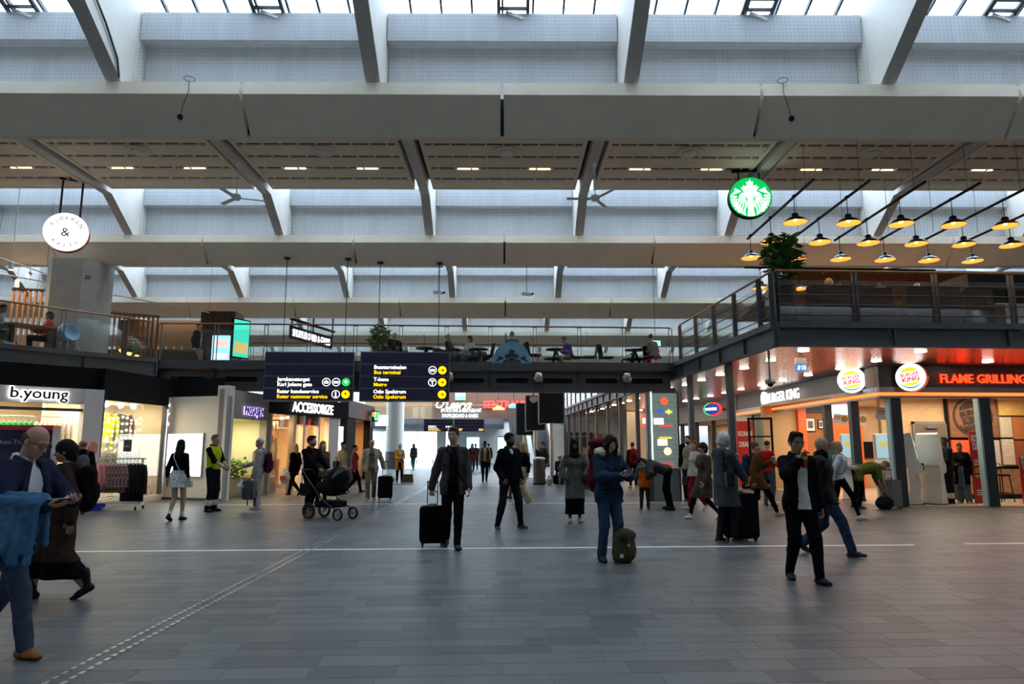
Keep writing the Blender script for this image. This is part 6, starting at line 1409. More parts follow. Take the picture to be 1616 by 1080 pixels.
# pram man
p=Person('bearded man in black jacket pushing a black pram',-3.72,15.95,R(52),1.79,'m','pale',('messy',(.035,.02,.012)),((-.1,-.05,0,-8,0),(.12,.12,0,8,0)),vox=.0095,beard=(.04,.022,.014),head=(30,-2),hands=({'pos':(-.12,-.42,1.02),'n':(0,0,-1),'curl':.9,'d':(.5,-.85,-.1)},{'pos':(.2,-.40,1.02),'n':(0,0,-1),'curl':.9,'d':(-.2,-1,-.1)}))
p.top((.05,.01,.014),.012,.05,name='shirt'); p.top(BLK,.026,.08,opn=.06,collar=.02,kind='cloth'); p.trousers(BLK); p.shoes((.35,.015,.015),(.5,.5,.5))
t=thing('pram','black pram with hooded carrycot and spoked wheels','pram',(-3.12,15.3,0),R(-32)); M_pf=fm((.014,.014,.016),'cloth')
F=Field(); F.ell((.05,0,.68),(.42,.2,.2),None,.03); F.ell((.22,0,.86),(.26,.215,.26),None,.06); F.ell((-.18,0,.92),(.34,.16,.2),None,0,op='sub'); put(bpy.data.objects.new('carrycot',F.mesh(.012,'carrycot',[M_pf])),t)
for k in range(3): MB().tube([(.22+.27*math.cos(a)*math.cos(.5*k-.1)*.98,-.0+.22*math.sin(a),.86+.27*math.cos(a)*math.sin(.9+.35*k)*.98) for a in np.linspace(-1.5,1.5,11)],.006,n=5).build('hood_rib',fm((.35,.35,.36)),t)
for sy in (-.24,.24):
    MB().tube([(-.62,sy,1.04),(-.42,sy,.82),(.0,sy,.42),(.42,sy,.2)],.016,n=8).build('frame_tube',M_steeld,t); MB().tube([(.0,sy,.42),(-.35,sy,.18)],.016,n=8).build('frame_leg',M_steeld,t)
    for x,r in ((-.38,.17),(.45,.13)):
        w_=empty('wheel',(x,sy,r),0,t); b=MB(); n=26; b.ring([(r*math.cos(2*math.pi*k/n),r*math.sin(2*math.pi*k/n)) for k in range(n)],[(r*.76*math.cos(2*math.pi*k/n),r*.76*math.sin(2*math.pi*k/n)) for k in range(n)],-.025,.025,'Y'); b.build('tyre',M_rub,w_)
        b=MB(); b.cyl((0,-.03,0),(0,.03,0),.03,n=12)
        for k in range(8): a=math.pi*2*k/8; b.box((r*.4*math.cos(a),0,r*.4*math.sin(a)),(r*.75,.012,.012),ry=-a)
        b.build('spokes',fm((.3,.3,.31)),w_)
MB().cyl((-.62,-.24,1.04),(-.62,.24,1.04),.02,n=10).build('handle_bar',M_rub,t); MB().rbox((.02,0,.32),(.6,.36,.14),.05,axis='Y').build('basket',M_pf,t); MB().rbox((-.45,-.27,.62),(.3,.08,.26),.05,axis='Y').build('side_bag',M_pf,t); MB().box((-.6,-.27,.72),(.05,.03,.1)).build('blue_toy',fm((.05,.4,.7)),t)
# people by the accessories shop
p=Person('woman in a brown jacket partly hidden behind the bearded man',-3.95,18.2,R(40),1.68,'f','pale',('long',(.16,.09,.05)),STAND); p.top((.10,.07,.045),.025,.15); p.trousers(BLK); p.shoes(BLK)
p=Person('person in a cream jacket and black cap with a black shoulder bag',-4.32,22.9,R(130),1.68,'m','pale',('cap',BLK),STAND); p.top((.50,.44,.32),.03,.08); p.trousers((.015,.015,.02)); p.shoes(BLK); p.strap(BLK,-1); handbag('black shoulder bag on the back of the person in the cream jacket',tuple(p.w2((.05,.22,1.12))),R(130),.26,.2,.1)
p=Person('woman with a bun in a dark pink jacket beside the cream jacket',-4.05,23.6,R(100),1.62,'f','pale',('bun',(.08,.05,.03)),stride(.25)); p.top((.30,.08,.10),.025,.1); p.trousers(BLK); p.shoes(BLK)
# beige man with suitcase
p=Person('older man in a beige jacket and cap pulling a black suitcase',-3.02,20.5,R(8),1.74,'m','tan',('cap',(.36,.25,.15)),((-.09,-.1,0,-8,0),(.09,.12,.02,8,15)),w=1.1,hands=({'swing':0},{'pos':(.36,.06,.95),'curl':.9}))
p.top((.12,.13,.12),.015,.06,name='sweater'); p.top((.33,.29,.21),.034,.14,opn=.075,hood=1); p.trousers((.19,.145,.085),.02,.03); p.shoes((.42,.2,.05)); F=Field(); F.cap(p.at(-.09,-.115,.36),p.at(.09,-.115,.36),.03,.03,0); p.emit(F,'chest_stripe',(.03,.04,.07))
suitcase('black soft suitcase pulled by the older man in beige',(-2.6,20.45,0),R(10),.42,.62,.28)
# orange coat
p=Person('woman in an orange coat with pale hair standing near the white column',-3.2,29.8,R(15),1.64,'f','pale',('bob',(.6,.5,.34)),STAND,hands=({'pos':(-.08,-.3,1.1),'curl':.5},{'pos':(.1,-.28,1.08),'curl':.5})); p.top((.55,.55,.56),.012,.05,name='shirt'); p.top((.60,.24,.03),.03,.40,name='coat',opn=.06); p.trousers(BLK); p.shoes(BLK)
plasticbag('white and green plastic bag at the feet of the woman in orange',(-3.5,29.4,0),.2,(.6,.62,.58),(.05,.45,.08),.45,.36); handbag('brown holdall at the feet of the woman in orange',(-2.8,29.4,.36),.2,.45,.34,.22,(.14,.08,.045),kind='cloth',name='holdall',loop=.2)
for x,y,rz,lab,c,tc,hc in ((-4.0,45.5,R(200),'person in a dark hooded coat and green trousers against the bright exit',(.05,.06,.06),(.03,.12,.09),('hood',(.05,.06,.06))),(-.15,40,R(5),'woman in a maroon jacket walking far down the hall',(.10,.02,.03),JEAN,('long',(.12,.07,.04))),(.45,41.5,R(10),'man in a navy coat walking far down the hall',NAVY,BLK,('short',(.2,.15,.1))),(.05,44,R(170),'person with red-blonde hair far down the hall',(.06,.05,.05),BLK,('bun',(.35,.16,.07))),(.85,43,R(180),'person in black further down the hall by the blue posters',BLK,BLK,('short',BLK))):
    p=Person(lab,x,y,rz,1.7,'f','pale',hc,stride(.2),vox=.022); p.top(c,.028,.2); p.trousers(tc); p.shoes(BLK)
# walking man in blazer
p=Person('tall young man in a charcoal blazer walking with a black suitcase',-.34,10.92,R(6),1.87,'m','pale',('messy',(.075,.05,.03)),((-.07,.20,.05,-6,28),(.06,-.20,0,6,-4)),vox=.0075,head=(-18,-2),hands=({'pos':(-.33,.06,.80),'n':(.3,.9,0),'curl':.95,'d':(0,-.1,-1)},{'swing':14,'curl':.4}))
p.top((.016,.016,.018),.010,.02,name='shirt'); p.top((.055,.052,.05),.024,.17,name='blazer',opn=.072,lapel=(.045,.043,.04),noise=.003); p.trousers((.011,.011,.013),.012,.015); p.shoes((.045,.028,.022),BLK); p.strap(BLK,-1,.012,.02)
suitcase('black cabin suitcase pulled by the young man in the charcoal blazer',(-.66,11.12,0),R(6),.40,.56,.24,ext=.36)
# cap man far
p=Person('man in a black hat and dark vest over a tan shirt walking towards the camera',.43,29.5,R(0),1.76,'m','dark',('hatdark',BLK),stride(.16),hands=({'swing':8},{'swing':-8})); p.top((.38,.28,.18),.015,.06,name='shirt'); p.top((.04,.035,.03),.028,.1,.15,name='vest',opn=.07,arms=(0,0)); p.trousers(BLK); p.shoes(BLK)
# black jacket man
p=Person('man with curly black hair in a black jacket standing legs apart, hands in pockets',.66,13.25,R(28),1.81,'m','brown',('curly',(.012,.010,.010)),((-.24,.02,0,-18,0),(.24,-.02,0,16,0)),vox=.0085,beard=(.02,.013,.010),head=(14,0),hands=({'pos':(-.20,-.1,.93),'curl':.8,'n':(.6,.6,0)},{'pos':(.20,-.1,.93),'curl':.8,'n':(-.6,.6,0)}))
p.top((.62,.62,.62),.010,.03,name='tshirt'); p.top(BLK,.028,.14,vneck=.05,collar=.01); p.trousers((.011,.014,.024),.016,.016); p.shoes((.018,.026,.06),(.62,.62,.6))
# cream trousers woman and companion
p=Person('blonde woman in a black sweater and cream wide trousers',1.30,18.5,R(-70),1.66,'f','pale',('long',(.50,.34,.15)),stride(.14,10),hands=({'swing':8},{'swing':-4})); p.top(BLK,.018,.05,name='sweater'); p.trousers((.50,.40,.25),.03,.04,.025); p.shoes((.5,.45,.38),(.6,.6,.58)); handbag('green tote at the side of the woman in cream trousers',tuple(p.w2((-.27,-.05,.75))),R(-70),.26,.3,.08,(.10,.22,.06),kind='cloth',name='tote_bag',loop=.2)
p=Person('woman with light brown hair behind the man with curly hair',1.25,20.6,R(-60),1.67,'f','pale',('long',(.26,.15,.08)),stride(.2)); p.top((.04,.03,.03),.02,.1); p.trousers((.12,.08,.05)); p.shoes(BLK)
# grey coat
p=Person('woman in a long grey coat and black headscarf',2.08,14.44,R(4),1.68,'f','dark',('hijab',(.010,.009,.010)),((-.11,0,0,-6,0),(.11,0,0,6,0)),vox=.0085,hands=({'pos':(-.22,-.12,.95),'n':(1,.4,0),'curl':.5},{'pos':(.21,-.17,1.02),'n':(-1,.4,0),'curl':.6}),elbow=((-.9,.5,-.3),(.9,.5,-.3)))
p.top((.105,.105,.10),.032,.46,name='coat',flare=.02,vneck=.06,noise=.003,lapel=(.085,.085,.08)); p.skirt(BLK,.80,.012,.02,cz=-.43); p.shoes((.42,.36,.29),(.5,.46,.4)); handbag('small black bag under the arm of the woman in the grey coat',tuple(p.w2((.27,-.06,.98))),R(20),.18,.16,.08,loop=.1)
# backpack girl
p=Person('girl with long brown hair in a blue parka and jeans looking down at her phone',1.86,9.62,R(22),1.73,'f','pale',('front',(.035,.02,.014)),((-.12,.02,0,-10,0),(.11,-.04,0,12,0)),vox=.0072,head=(0,28),hands=({'pos':(-.05,-.33,1.17),'d':(.75,-.5,.3),'n':(.2,.4,1),'curl':.6},{'pos':(.14,-.32,1.17),'d':(-.7,-.5,.3),'n':(-.2,.4,1),'curl':.6}),elbow=((-.9,.4,-.6),(.9,.4,-.6)))
p.top((.020,.034,.066),.042,.16,name='parka',noise=.007,vneck=.0,collar=.0); p.trousers((.032,.066,.115),.020,.028); p.shoes((.02,.018,.017),BLK,.01,.12,'boot'); 
F=Field(); F.cap(p.at(-.10,.07,.55),p.at(.10,.07,.55),.07,.07,.03); F.ell(p.at(-.12,-.03,.54),(.05,.09,.06),p.T,.04); F.ell(p.at(.12,-.03,.54),(.05,.09,.06),p.T,.04); F.noise=(.006,90); p.emit(F,'fur_hood',(.55,.47,.34)); F=Field(); F.ell(p.at(0,0,.03),(.215,.175,.03),p.T,0); p.emit(F,'belt',BLK)
phone('phone held in both hands by the girl in the blue parka',p,0,(.02,.0,.01))
backpack(p,'tall maroon and red trekking backpack worn by the girl in the blue parka',(.11,.010,.018),.62,.36,.24,(.03,.02,.025),z=.27,tall=.10)
t=thing('daypack','olive daypack with brown leather strap standing on the floor by the girl in jeans','backpack',(2.04,9.52,0),R(14)); F=Field(); F.ell((0,0,.20),(.17,.11,.21),None,.05); F.ell((0,0,.12),(.165,.12,.13),None,.05); F.ell((0,0,.36),(.14,.1,.09),None,.05); F.noise=(.005,40); F.cut((0,0,.003),(0,0,-1)); put(bpy.data.objects.new('bag',F.mesh(.008,'bag',[fm((.075,.072,.042))])),t)
F=Field(); F.ell((0,-.07,.36),(.15,.075,.085),None,.03); put(bpy.data.objects.new('lid',F.mesh(.008,'lid',[fm((.085,.08,.05))])),t); MB().tube([(0,-.12,.06),(0,-.135,.2),(0,-.145,.34),(0,-.10,.43)],.013,n=6).build('leather_strap',fm((.14,.06,.03)),t); MB().box((0,-.148,.24),(.035,.012,.04)).build('buckle',M_chrome,t); MB().box((-.09,-.112,.1),(.05,.01,.05)).build('label_patch',M_white,t)
# near the bin
p=Person('red haired person in a dark jacket drinking by the litter bin',2.80,28.3,R(-60),1.74,'f','pale',('bob',(.16,.05,.025)),STAND,hands=({'pos':(-.1,-.25,1.38),'curl':.6},None)); p.top((.04,.04,.04),.025,.2); p.trousers(BLK); p.shoes(BLK)
p=Person('white haired woman in sunglasses seated on a dark suitcase',3.42,27.7,R(5),1.62,'f','pale',('fluffy',(.62,.60,.58)),((-.1,-.38,0,0,0),(.1,-.36,0,0,0)),pz=.50,hands=({'pos':(-.1,-.3,.66)},{'pos':(.1,-.3,.66)})); p.glasses(True); p.top((.02,.02,.022),.03,.08); p.trousers((.22,.22,.24)); p.shoes((.05,.05,.05))
t=thing('suitcase','low dark suitcase used as a seat by the white haired woman','suitcase',(3.42,27.85,0),.1); MB().rbox((0,0,.2),(.5,.34,.36),.06,axis='Y').build('shell',fm(BLK),t); MB().tube([(-.08,-.17,.3),(0,-.2,.3),(.08,-.17,.3)],.012).build('handle',M_rub,t)
plasticbag('white plastic bag beside the seated white haired woman',(2.98,27.6,0),.3,(.6,.6,.6),(.5,.5,.5),.42,.3)
# child and bending adult
p=Person('child in an orange and grey jacket with dark trousers seen from behind',4.22,17.1,R(165),1.28,'m','pale',('short',(.06,.035,.02)),((-.11,0,0,-10,0),(.13,.02,0,14,0)),legs=.94,w=1.12,head=(-15,6),vox=.011,hands=({'pos':(-.14,-.28,1.0)},{'pos':(.2,-.3,1.05)})); p.top((.60,.10,.012),.035,.16,name='jacket'); 
F=Field(); F.ell(p.at(0,0,.40),(.21,.165,.13),p.T,.03); p.arm(F,0,.042,.6); p.arm(F,1,.042,.6); F.cap(p.at(-.08,.09,.5),p.at(.08,.09,.5),.07,.07,.03); p.emit(F,'jacket_yoke',(.09,.11,.115)); p.trousers((.03,.035,.038),.02,.02); p.shoes((.02,.03,.12),(.5,.5,.5))
p=Person('adult in a black quilted jacket bending down to the child',4.78,17.0,R(-112),1.74,'m','pale',('short',BLK),((-.15,-.02,0,-10,0),(.17,.1,0,12,0)),lean=72,vox=.010,head=(0,-10),hands=({'pos':(-.12,-.52,.80)},{'pos':(.15,-.50,.78)}),elbow=((-.6,.3,-.2),(.6,.3,-.2))); p.top((.022,.024,.026),.036,.06,name='quilted_jacket',kind='gloss',noise=.006,hood=1); p.trousers(BLK,.014,.012); p.shoes(BLK,BLK)
# beige sweater man
p=Person('man in a beige sweater with a black jacket on his shoulder by the arcade',6.02,19.2,R(-28),1.84,'m','pale',('short',(.06,.035,.02)),STAND,head=(-30,0),beard=(.06,.035,.02),hands=({'swing':0},{'swing':0})); p.glasses(); p.top((.30,.24,.175),.02,.10,name='sweater'); p.trousers(BLK); p.shoes((.04,.04,.045),(.6,.6,.58)); F=Field(); F.cap(p.sh[0]+V3(0,0,.06),p.sh[0]+V3(-.06,.02,-.45),.09,.08,.03); p.emit(F,'carried_jacket',BLK)
# women walking left
p=Person('woman in a brown tweed coat and white trainers walking along the arcade',4.98,14.85,R(-72),1.70,'f','pale',('bob',(.03,.02,.015)),((-.08,-.36,0,0,-6),(.08,.30,.05,0,30)),vox=.009,hands=({'swing':-22},{'swing':20}),head=(-10,0)); p.top((.075,.058,.044),.03,.36,name='coat',flare=.02); p.skirt((.085,.07,.055),.42,.02,.02,cz=-.25); p.trousers(BLK,.004,.004); p.shoes((.66,.65,.63),(.7,.7,.7))
p=Person('woman with long brown hair in a cream jacket and red trousers',5.48,16.9,R(-70),1.70,'f','pale',('long',(.20,.10,.05)),stride(.2),hands=({'swing':10},{'swing':-8})); p.top((.50,.46,.38),.03,.10); p.trousers((.30,.012,.02),.014,.01); p.shoes((.6,.58,.55)); handbag('black bag carried by the woman in red trousers',tuple(p.w2((-.28,-.1,.82))),R(-70),.28,.2,.1)
# white haired woman with case
p=Person('white haired woman in a slate grey parka with a black shoulder bag',4.12,11.28,R(112),1.78,'f','pale',('fluffy',(.66,.65,.62)),((-.09,-.1,0,0,0),(.09,.08,0,0,0)),vox=.0078,w=1.05,head=(-8,4),hands=({'pos':(-.10,-.36,1.0),'n':(0,0,-1),'curl':.8},{'pos':(.12,-.3,1.36),'curl':.7}),elbow=((-.7,.8,-.4),(.7,.6,-.5)))
p.top((.060,.070,.078),.034,.38,name='parka',flare=.02,hood=1); p.trousers((.016,.015,.017),.016,.02); p.shoes((.02,.02,.022),(.62,.62,.6)); t=handbag('black shoulder bag of the white haired woman',tuple(p.w2((-.22,.12,1.14))),R(85),.32,.22,.12,loop=.1); MB().tube([tuple(q*p.sc) for q in (p.at(-.16,.14,.16),p.at(-.13,.12,.45),p.at(-.11,.03,.535),p.at(-.12,-.12,.40),p.at(-.17,-.09,.14))],.012,n=6).build('bag_strap',fm(BLK),p.root)
suitcase('large black suitcase beside the white haired woman',(4.42,11.42,0),R(20),.48,.72,.32,ext=.42)
# brown jacket woman with cup
p=Person('woman in a rust brown jacket walking with a paper cup and a blue backpack',6.42,15.5,R(72),1.74,'f','pale',('bun',(.16,.10,.06)),((-.08,-.40,0,0,-8),(.08,.34,.06,0,35)),hands=({'swing':-10},{'pos':(.14,-.34,1.22),'curl':.7,'n':(-1,0,.2)})); p.top((.13,.055,.018),.03,.26,name='jacket',flare=.02); p.trousers(BLK,.008,.008); p.shoes((.40,.42,.38),(.6,.6,.58)); backpack(p,'dark blue backpack of the woman in the rust brown jacket',(.02,.03,.07),.5,.34,.2)
q=p.w2(p.wr[1]+p.hf[1][0]*.07); t=thing('paper_cup','pale paper cup held by the woman in the rust jacket','cup',(q.x,q.y,q.z-.06)); MB().lathe([(.03,0),(.042,.13),(.044,.135),(0,.135)],n=16).build('cup',fm((.35,.42,.38)),t); MB().lathe([(.045,.135),(.045,.15),(0,.152)],n=16).build('lid',M_white,t)
t=thing('instrument_case','long black soft case slung at the hip of the woman in the rust jacket','bag',tuple(p.w2((-.1,-.18,.68))),R(72+90)); MB().tube([(-.1,-.2,.1),(.2,-.2,.02),(.5,-.2,-.02)],[.06,.10,.07],n=10).build('case',fm(BLK),t); MB().tube([(-.05,-.2,.18),(.1,-.2,.3),(.3,-.2,.1)],.01,n=5).build('strap',fm(BLK),t)
p=Person('person in a red sweater turned away by the restaurant door',7.62,17.7,R(120),1.70,'m','pale',('short',(.05,.03,.02)),STAND,head=(10,20),hands=({'pos':(-.1,-.3,1.1)},{'pos':(.1,-.32,1.1)})); p.top((.42,.012,.014),.022,.06,name='sweater'); p.trousers((.06,.08,.12)); p.shoes(BLK)
# man drinking
p=Person('young man with glasses in a black jacket and white T-shirt drinking from a red bottle',3.86,8.12,R(2),1.75,'m',(.34,.19,.12),('messy',(.010,.009,.009)),((-.09,.16,0,-8,0),(.08,-.22,0,8,-3)),vox=.0066,head=(-4,2),hands=({'pos':(-.07,-.20,1.43),'d':(.45,-.2,.85),'n':(.75,-.55,.15),'curl':.65},{'swing':8,'curl':.5}),elbow=((-.9,.1,-.8),None))
p.glasses(); p.top((.62,.61,.58),.024,.10,.4,name='tshirt',noise=.003); p.top((.006,.007,.012),.034,.13,opn=.066,collar=.02,noise=.004); p.trousers((.012,.012,.014),.020,.016); p.shoes((.014,.013,.013),(.02,.02,.02))
for i in range(2):
    F=Field(); a_=p.knee[i]*.9+p.hipj[i]*.1+V3(-.075 if i==0 else .075,0,0); F.cap(a_,p.ank[i]+V3(-.052 if i==0 else .052,0,.02),.009,.009,0); p.emit(F,'side_stripe',(.4,.4,.4))
q=p.w2(p.wr[0]+p.hf[0][0]*.075+p.hf[0][1]*.03); t=thing('drink_bottle','red soft drink bottle held to the mouth of the young man','bottle',(q.x,q.y,q.z)); M=Matrix.Rotation(R(12),4,'X')@Matrix.Translation((0,0,-.15)); MB().lathe([(.0,0),(.026,0),(.031,.02),(.029,.06),(.024,.085),(.031,.12),(.028,.16),(.013,.195),(.012,.215),(0,.215)],n=18,M=M).build('bottle',mat('bottle_red',(.5,.015,.02),.15),t); MB().lathe([(.0315,.1),(.0315,.14)],n=18,M=M,caps=False).build('label_band',fm((.3,.5,.05)),t)
# bald man
p=Person('bald man with white beard, sunglasses, black leather jacket and jeans striding',5.10,9.95,R(58),1.76,'m','tan',('none',(.4,.4,.4)),((-.09,-.34,0,-4,-6),(.09,.34,.05,4,32)),vox=.0072,beard=(.45,.43,.40),w=1.08,head=(8,4),hands=({'swing':-8,'curl':.5},{'swing':12,'curl':.5}))
p.glasses(True); p.top((.005,.005,.006),.034,.16,kind='gloss',noise=.007,collar=.03); F=Field(); F.cap(p.at(-.05,-.01,.54),p.at(.05,-.01,.54),.092,.092,.03); F.noise=(.006,60); p.emit(F,'scarf',BLK); p.trousers((.028,.048,.085),.02,.026); p.shoes((.016,.016,.018),(.25,.25,.25),.01,.08,'boot')
# teal backpack
p=Person('young woman with a blonde bun in a white long sleeved top walking fast',7.86,14.6,R(80),1.72,'f','pale',('bun',(.50,.34,.17)),((-.08,-.34,0,0,-6),(.08,.42,.1,0,50)),hands=({'swing':-25},{'pos':(.2,-.42,1.12)})); p.top((.56,.58,.62),.014,.05,name='shirt'); p.trousers(BLK,.004,.004,name='leggings'); p.shoes((.66,.66,.64),(.7,.7,.7)); backpack(p,'teal green backpack of the young woman with the blonde bun',(.01,.24,.18),.5,.34,.18)
# green bending
p=Person('grey haired man in an olive green quilted jacket bending over a bag',9.62,17.0,R(78),1.74,'m','tan',('short',(.22,.20,.17)),((-.13,.05,0,-6,0),(.13,.1,0,6,0)),lean=78,w=1.06,vox=.0115,head=(0,-6),hands=({'pos':(-.14,-.62,.52)},{'pos':(.14,-.58,.5)}),elbow=((-.5,.2,-.3),(.5,.2,-.3))); p.top((.12,.14,.03),.036,.10,name='quilted_jacket',noise=.007); p.trousers(BLK); p.shoes(BLK)
suitcase('silver ribbed hard suitcase in front of the ordering kiosks',(10.45,17.0,0),R(-15),.44,.66,.3,(.22,.23,.25),.22,True,'gloss'); t=thing('holdall','dark soft bag on the floor beside the silver suitcase','bag',(10.12,16.75,0),.2); F=Field(); F.ell((0,0,.15),(.24,.15,.17),None,.03); F.noise=(.01,30); F.cut((0,0,.003),(0,0,-1)); put(bpy.data.objects.new('bag',F.mesh(.014,'bag',[fm((.02,.022,.022))])),t); MB().tube([(-.12,0,.28),(0,0,.4),(.12,0,.28)],.012,n=6).build('handle',fm(BLK),t)
p=Person('worker in dark overalls with reflective ankle bands at an ordering kiosk',12.86,18.25,R(-95),1.80,'m','dark',('short',BLK),STAND,hands=({'pos':(-.08,-.36,1.15)},{'pos':(.1,-.3,1.1)})); p.top((.014,.016,.022),.03,.12); p.trousers((.014,.016,.022),.022,.03); p.shoes(BLK)
for i in range(2): F=Field(); c=p.ank[i]*.72+p.knee[i]*.28; F.cap(c,c+(p.knee[i]-p.ank[i])*.1,.085,.087,.005); p.emit(F,'reflective_band',(.55,.56,.55))
p=Person('woman in a black coat and wide jeans looking at her phone by the banner',13.35,18.35,R(-50),1.64,'f','mid',('bun',(.02,.015,.012)),STAND,head=(0,22),hands=({'pos':(-.06,-.34,1.12),'d':(.5,-.8,.1),'n':(0,.3,1),'curl':.5},{'swing':0})); p.top(BLK,.03,.42,name='coat',opn=.06); p.top((.02,.02,.02),.012,.04,name='shirt'); p.trousers((.10,.13,.17),.03,.04,.02); p.shoes((.5,.42,.35)); phone('pale phone held by the woman in the black coat',p,0)
p=Person('traveller with a bright red backpack seen from behind in the arcade',5.9,25.6,R(178),1.68,'m','pale',('short',(.06,.035,.02)),STAND); p.top((.03,.03,.035),.025,.1); p.trousers(BLK); p.shoes((.4,.5,.2)); backpack(p,'bright red backpack worn in the arcade beyond the totem',(.45,.015,.02),.6,.34,.2,(.03,.03,.03),z=.3)
p=Person('person in a dark blue jacket seated on luggage in the shade of the arcade',4.05,25.5,R(-30),1.66,'m','pale',('short',(.05,.03,.02)),((-.1,-.38,0,0,0),(.1,-.36,0,0,0)),pz=.5); p.top((.025,.04,.09),.03,.06); p.trousers(BLK); p.shoes(BLK); t=thing('suitcase','blue suitcase lying under the seated person in the arcade','suitcase',(4.07,25.62,0),.5); MB().rbox((0,0,.2),(.52,.34,.38),.06,axis='Y').build('shell',fm((.04,.08,.16)),t); MB().tube([(-.08,-.17,.3),(0,-.2,.3),(.08,-.17,.3)],.012).build('handle',M_rub,t)
# ================================================================== balconies: furniture, plants, people
M_slat=mat('cafe_slat_wood',(.20,.085,.035),.6,noise=.3,nscale=6,stretch=(8,8,1))
t=thing('column','thick grey concrete column with the number 29 on the cafe balcony','column',(-12.05,21.0,DK)); c_=.30; hw=.74
MB().prism([(-hw+c_,-hw),(hw-c_,-hw),(hw,-hw+c_),(hw,hw-c_),(hw-c_,hw),(-hw+c_,hw),(-hw,hw-c_),(-hw,-hw+c_)],0,7.05-DK,'Z').build('shaft',mat('grey_concrete',(.36,.34,.29),.8,noise=.08,nscale=3,bump=.1,bscale=50),t)
text('29',.16,mat('number_dark',(.05,.05,.05),.6),t,(.50,-.70,2.35),R(45),.003,off=.004)
def slat_screen(label,loc,rz,w,h,n):
    t=thing('slat_screen',label,'screen',loc,rz)
    for i in range(n): MB().mm((-w/2+i*w/(n-1)-.03,-.04,0),(-w/2+i*w/(n-1)+.03,.04,h)).build('slat',M_slat,t)
    MB().mm((-w/2-.05,-.05,h),(w/2+.05,.05,h+.06)).build('top_rail',M_slat,t); return t
slat_screen('tall wooden slat screen left of the concrete column',(-14.6,23.0,DK),R(10),1.3,2.55,9); slat_screen('wooden slat screen with plants right of the concrete column',(-12.1,24.0,DK),R(25),1.9,1.95,14)
t=thing('wall_block','dark brick cafe wall on the balcony behind the glass','wall panel',(-12.6,27.5,DK)); MB().mm((-1.6,0,0),(1.9,.3,2.4)).build('brickwork',mat('dark_brick',(.075,.05,.04),.85,noise=.5,nscale=16,stretch=(1,1,3)),t); MB().mm((-1.6,-.9,0),(1.9,-.3,1.1)).build('counter',M_steeld,t); text('BURGER',.34,M_letter,t,(-.6,-.32,.75),0,.01,sx=.8)
for k in range(9): MB().lathe([(.03,0),(.04,.1),(.03,.16),(0,.16)],(-1.2+.3*k,-.6,1.1),8).build('bottle',fm((.45,.25,.04),'gloss'),t)
t=thing('wood_pillar','dark wood clad pillar with an advertising screen on the balcony','pillar',(-9.95,26.6,DK)); MB().mm((-.68,0,0),(.62,1.0,2.62)).build('cladding',M_woodp,t); 
for k in range(6): MB().mm((-.66+.22*k-.004,-.012,0),(-.66+.22*k+.004,0,2.62)).build('groove',M_black,t)
MB().mm((-.16,-.1,.6),(.5,-.02,1.65)).build('screen',emat('ad_blue',(.25,.55,.95),1.6),t); MB().mm((-.1,-.11,1.2),(.44,-.1,1.5)).build('ad_food',emat('ad_pink',(.9,.55,.5),1.2),t); MB().mm((-.1,-.11,.75),(.44,-.1,.95)).build('ad_cups',emat('ad_white',(.7,.8,.9),1.4),t)
t=thing('screen','tall teal and green advertising screen on the balcony','screen',(-8.85,26.0,DK),R(60)); MB().mm((-.4,0,.7),(.4,.1,2.2)).build('case',M_black,t); MB().mm((-.36,-.01,.75),(.36,0,2.15)).build('picture',emat('ad_teal',(.03,.45,.32),1.4),t); MB().mm((-.02,.02,0),(.02,.08,.7)).build('stand',M_steel,t); MB().mm((-.3,-.015,.9),(.3,-.01,1.3)).build('picture_print',emat('ad_orange',(.6,.4,.15),1.0),t)
# bar sign on a gantry
t=thing('bar_sign','white glowing block letters on a black gantry beyond the footbridge','sign',(-8.3,31,0),R(72)); MB().mm((-.1,.02,6.35),(3.6,.1,6.95)).build('board',M_black,t); text('SHUFFLEBOARD & GAMES',.46,M_letter,t,(.0,-.02,6.48),0,.012,sx=.62,off=.008); MB().mm((-.1,0,7.2),(3.8,.1,7.3)).build('gantry',M_black,t)
for x in (0,1.8,3.6): MB().mm((x,.03,6.9),(x+.05,.08,8.78)).build('hanger',M_black,t)
# cafe spots and lights
for x,y,z,rz in ((-12.8,19.0,6.35,0),(-13.95,21.05,6.35,.4)):
    t=thing('track_spot','white cylinder spotlight on a cafe ceiling track','lamp',(x,y,z),rz,'cylinder spotlights over the cafe balcony'); MB().cyl((0,0,.0),(0,0,.2),.06,n=14).build('can',M_white,t); MB().cyl((0,0,-.004),(0,0,.0),.05,n=14).build('lens',M_lamp_on,t); MB().cyl((0,0,.2),(0,0,(8.78 if y<20 else 7.06)-z),.01).build('stem',M_white,t)
t=thing('track_spot','glaring spotlight beside the concrete column','lamp',(-13.6,20.95,6.62)); MB().cyl((0,0,.06),(0,.12,.14),.05,n=14).build('can',M_white,t); MB().ball((0,-.02,.03),.045,12,8).build('lens',emat('spot_glare',(1,.8,.55),60),t); MB().cyl((0,.1,.1),(0,.1,7.06-6.62),.01).build('stem',M_white,t)
for lab,a_,b_ in (('long white lamp track above the cafe tables',(-13.6,16.5,6.75),(-12.6,20.2,6.55)),('long white lamp track running behind the concrete column',(-14.2,19.5,6.5),(-9.9,25.5,6.45))):
    t=thing('lamp_track',lab,'track'); MB().cyl(a_,b_,.02,n=8).build('rail',M_white,t); MB().cyl(a_,(a_[0],a_[1],8.75),.006).cyl(b_,(b_[0],b_[1],8.7),.006).build('suspension',M_cable,t)
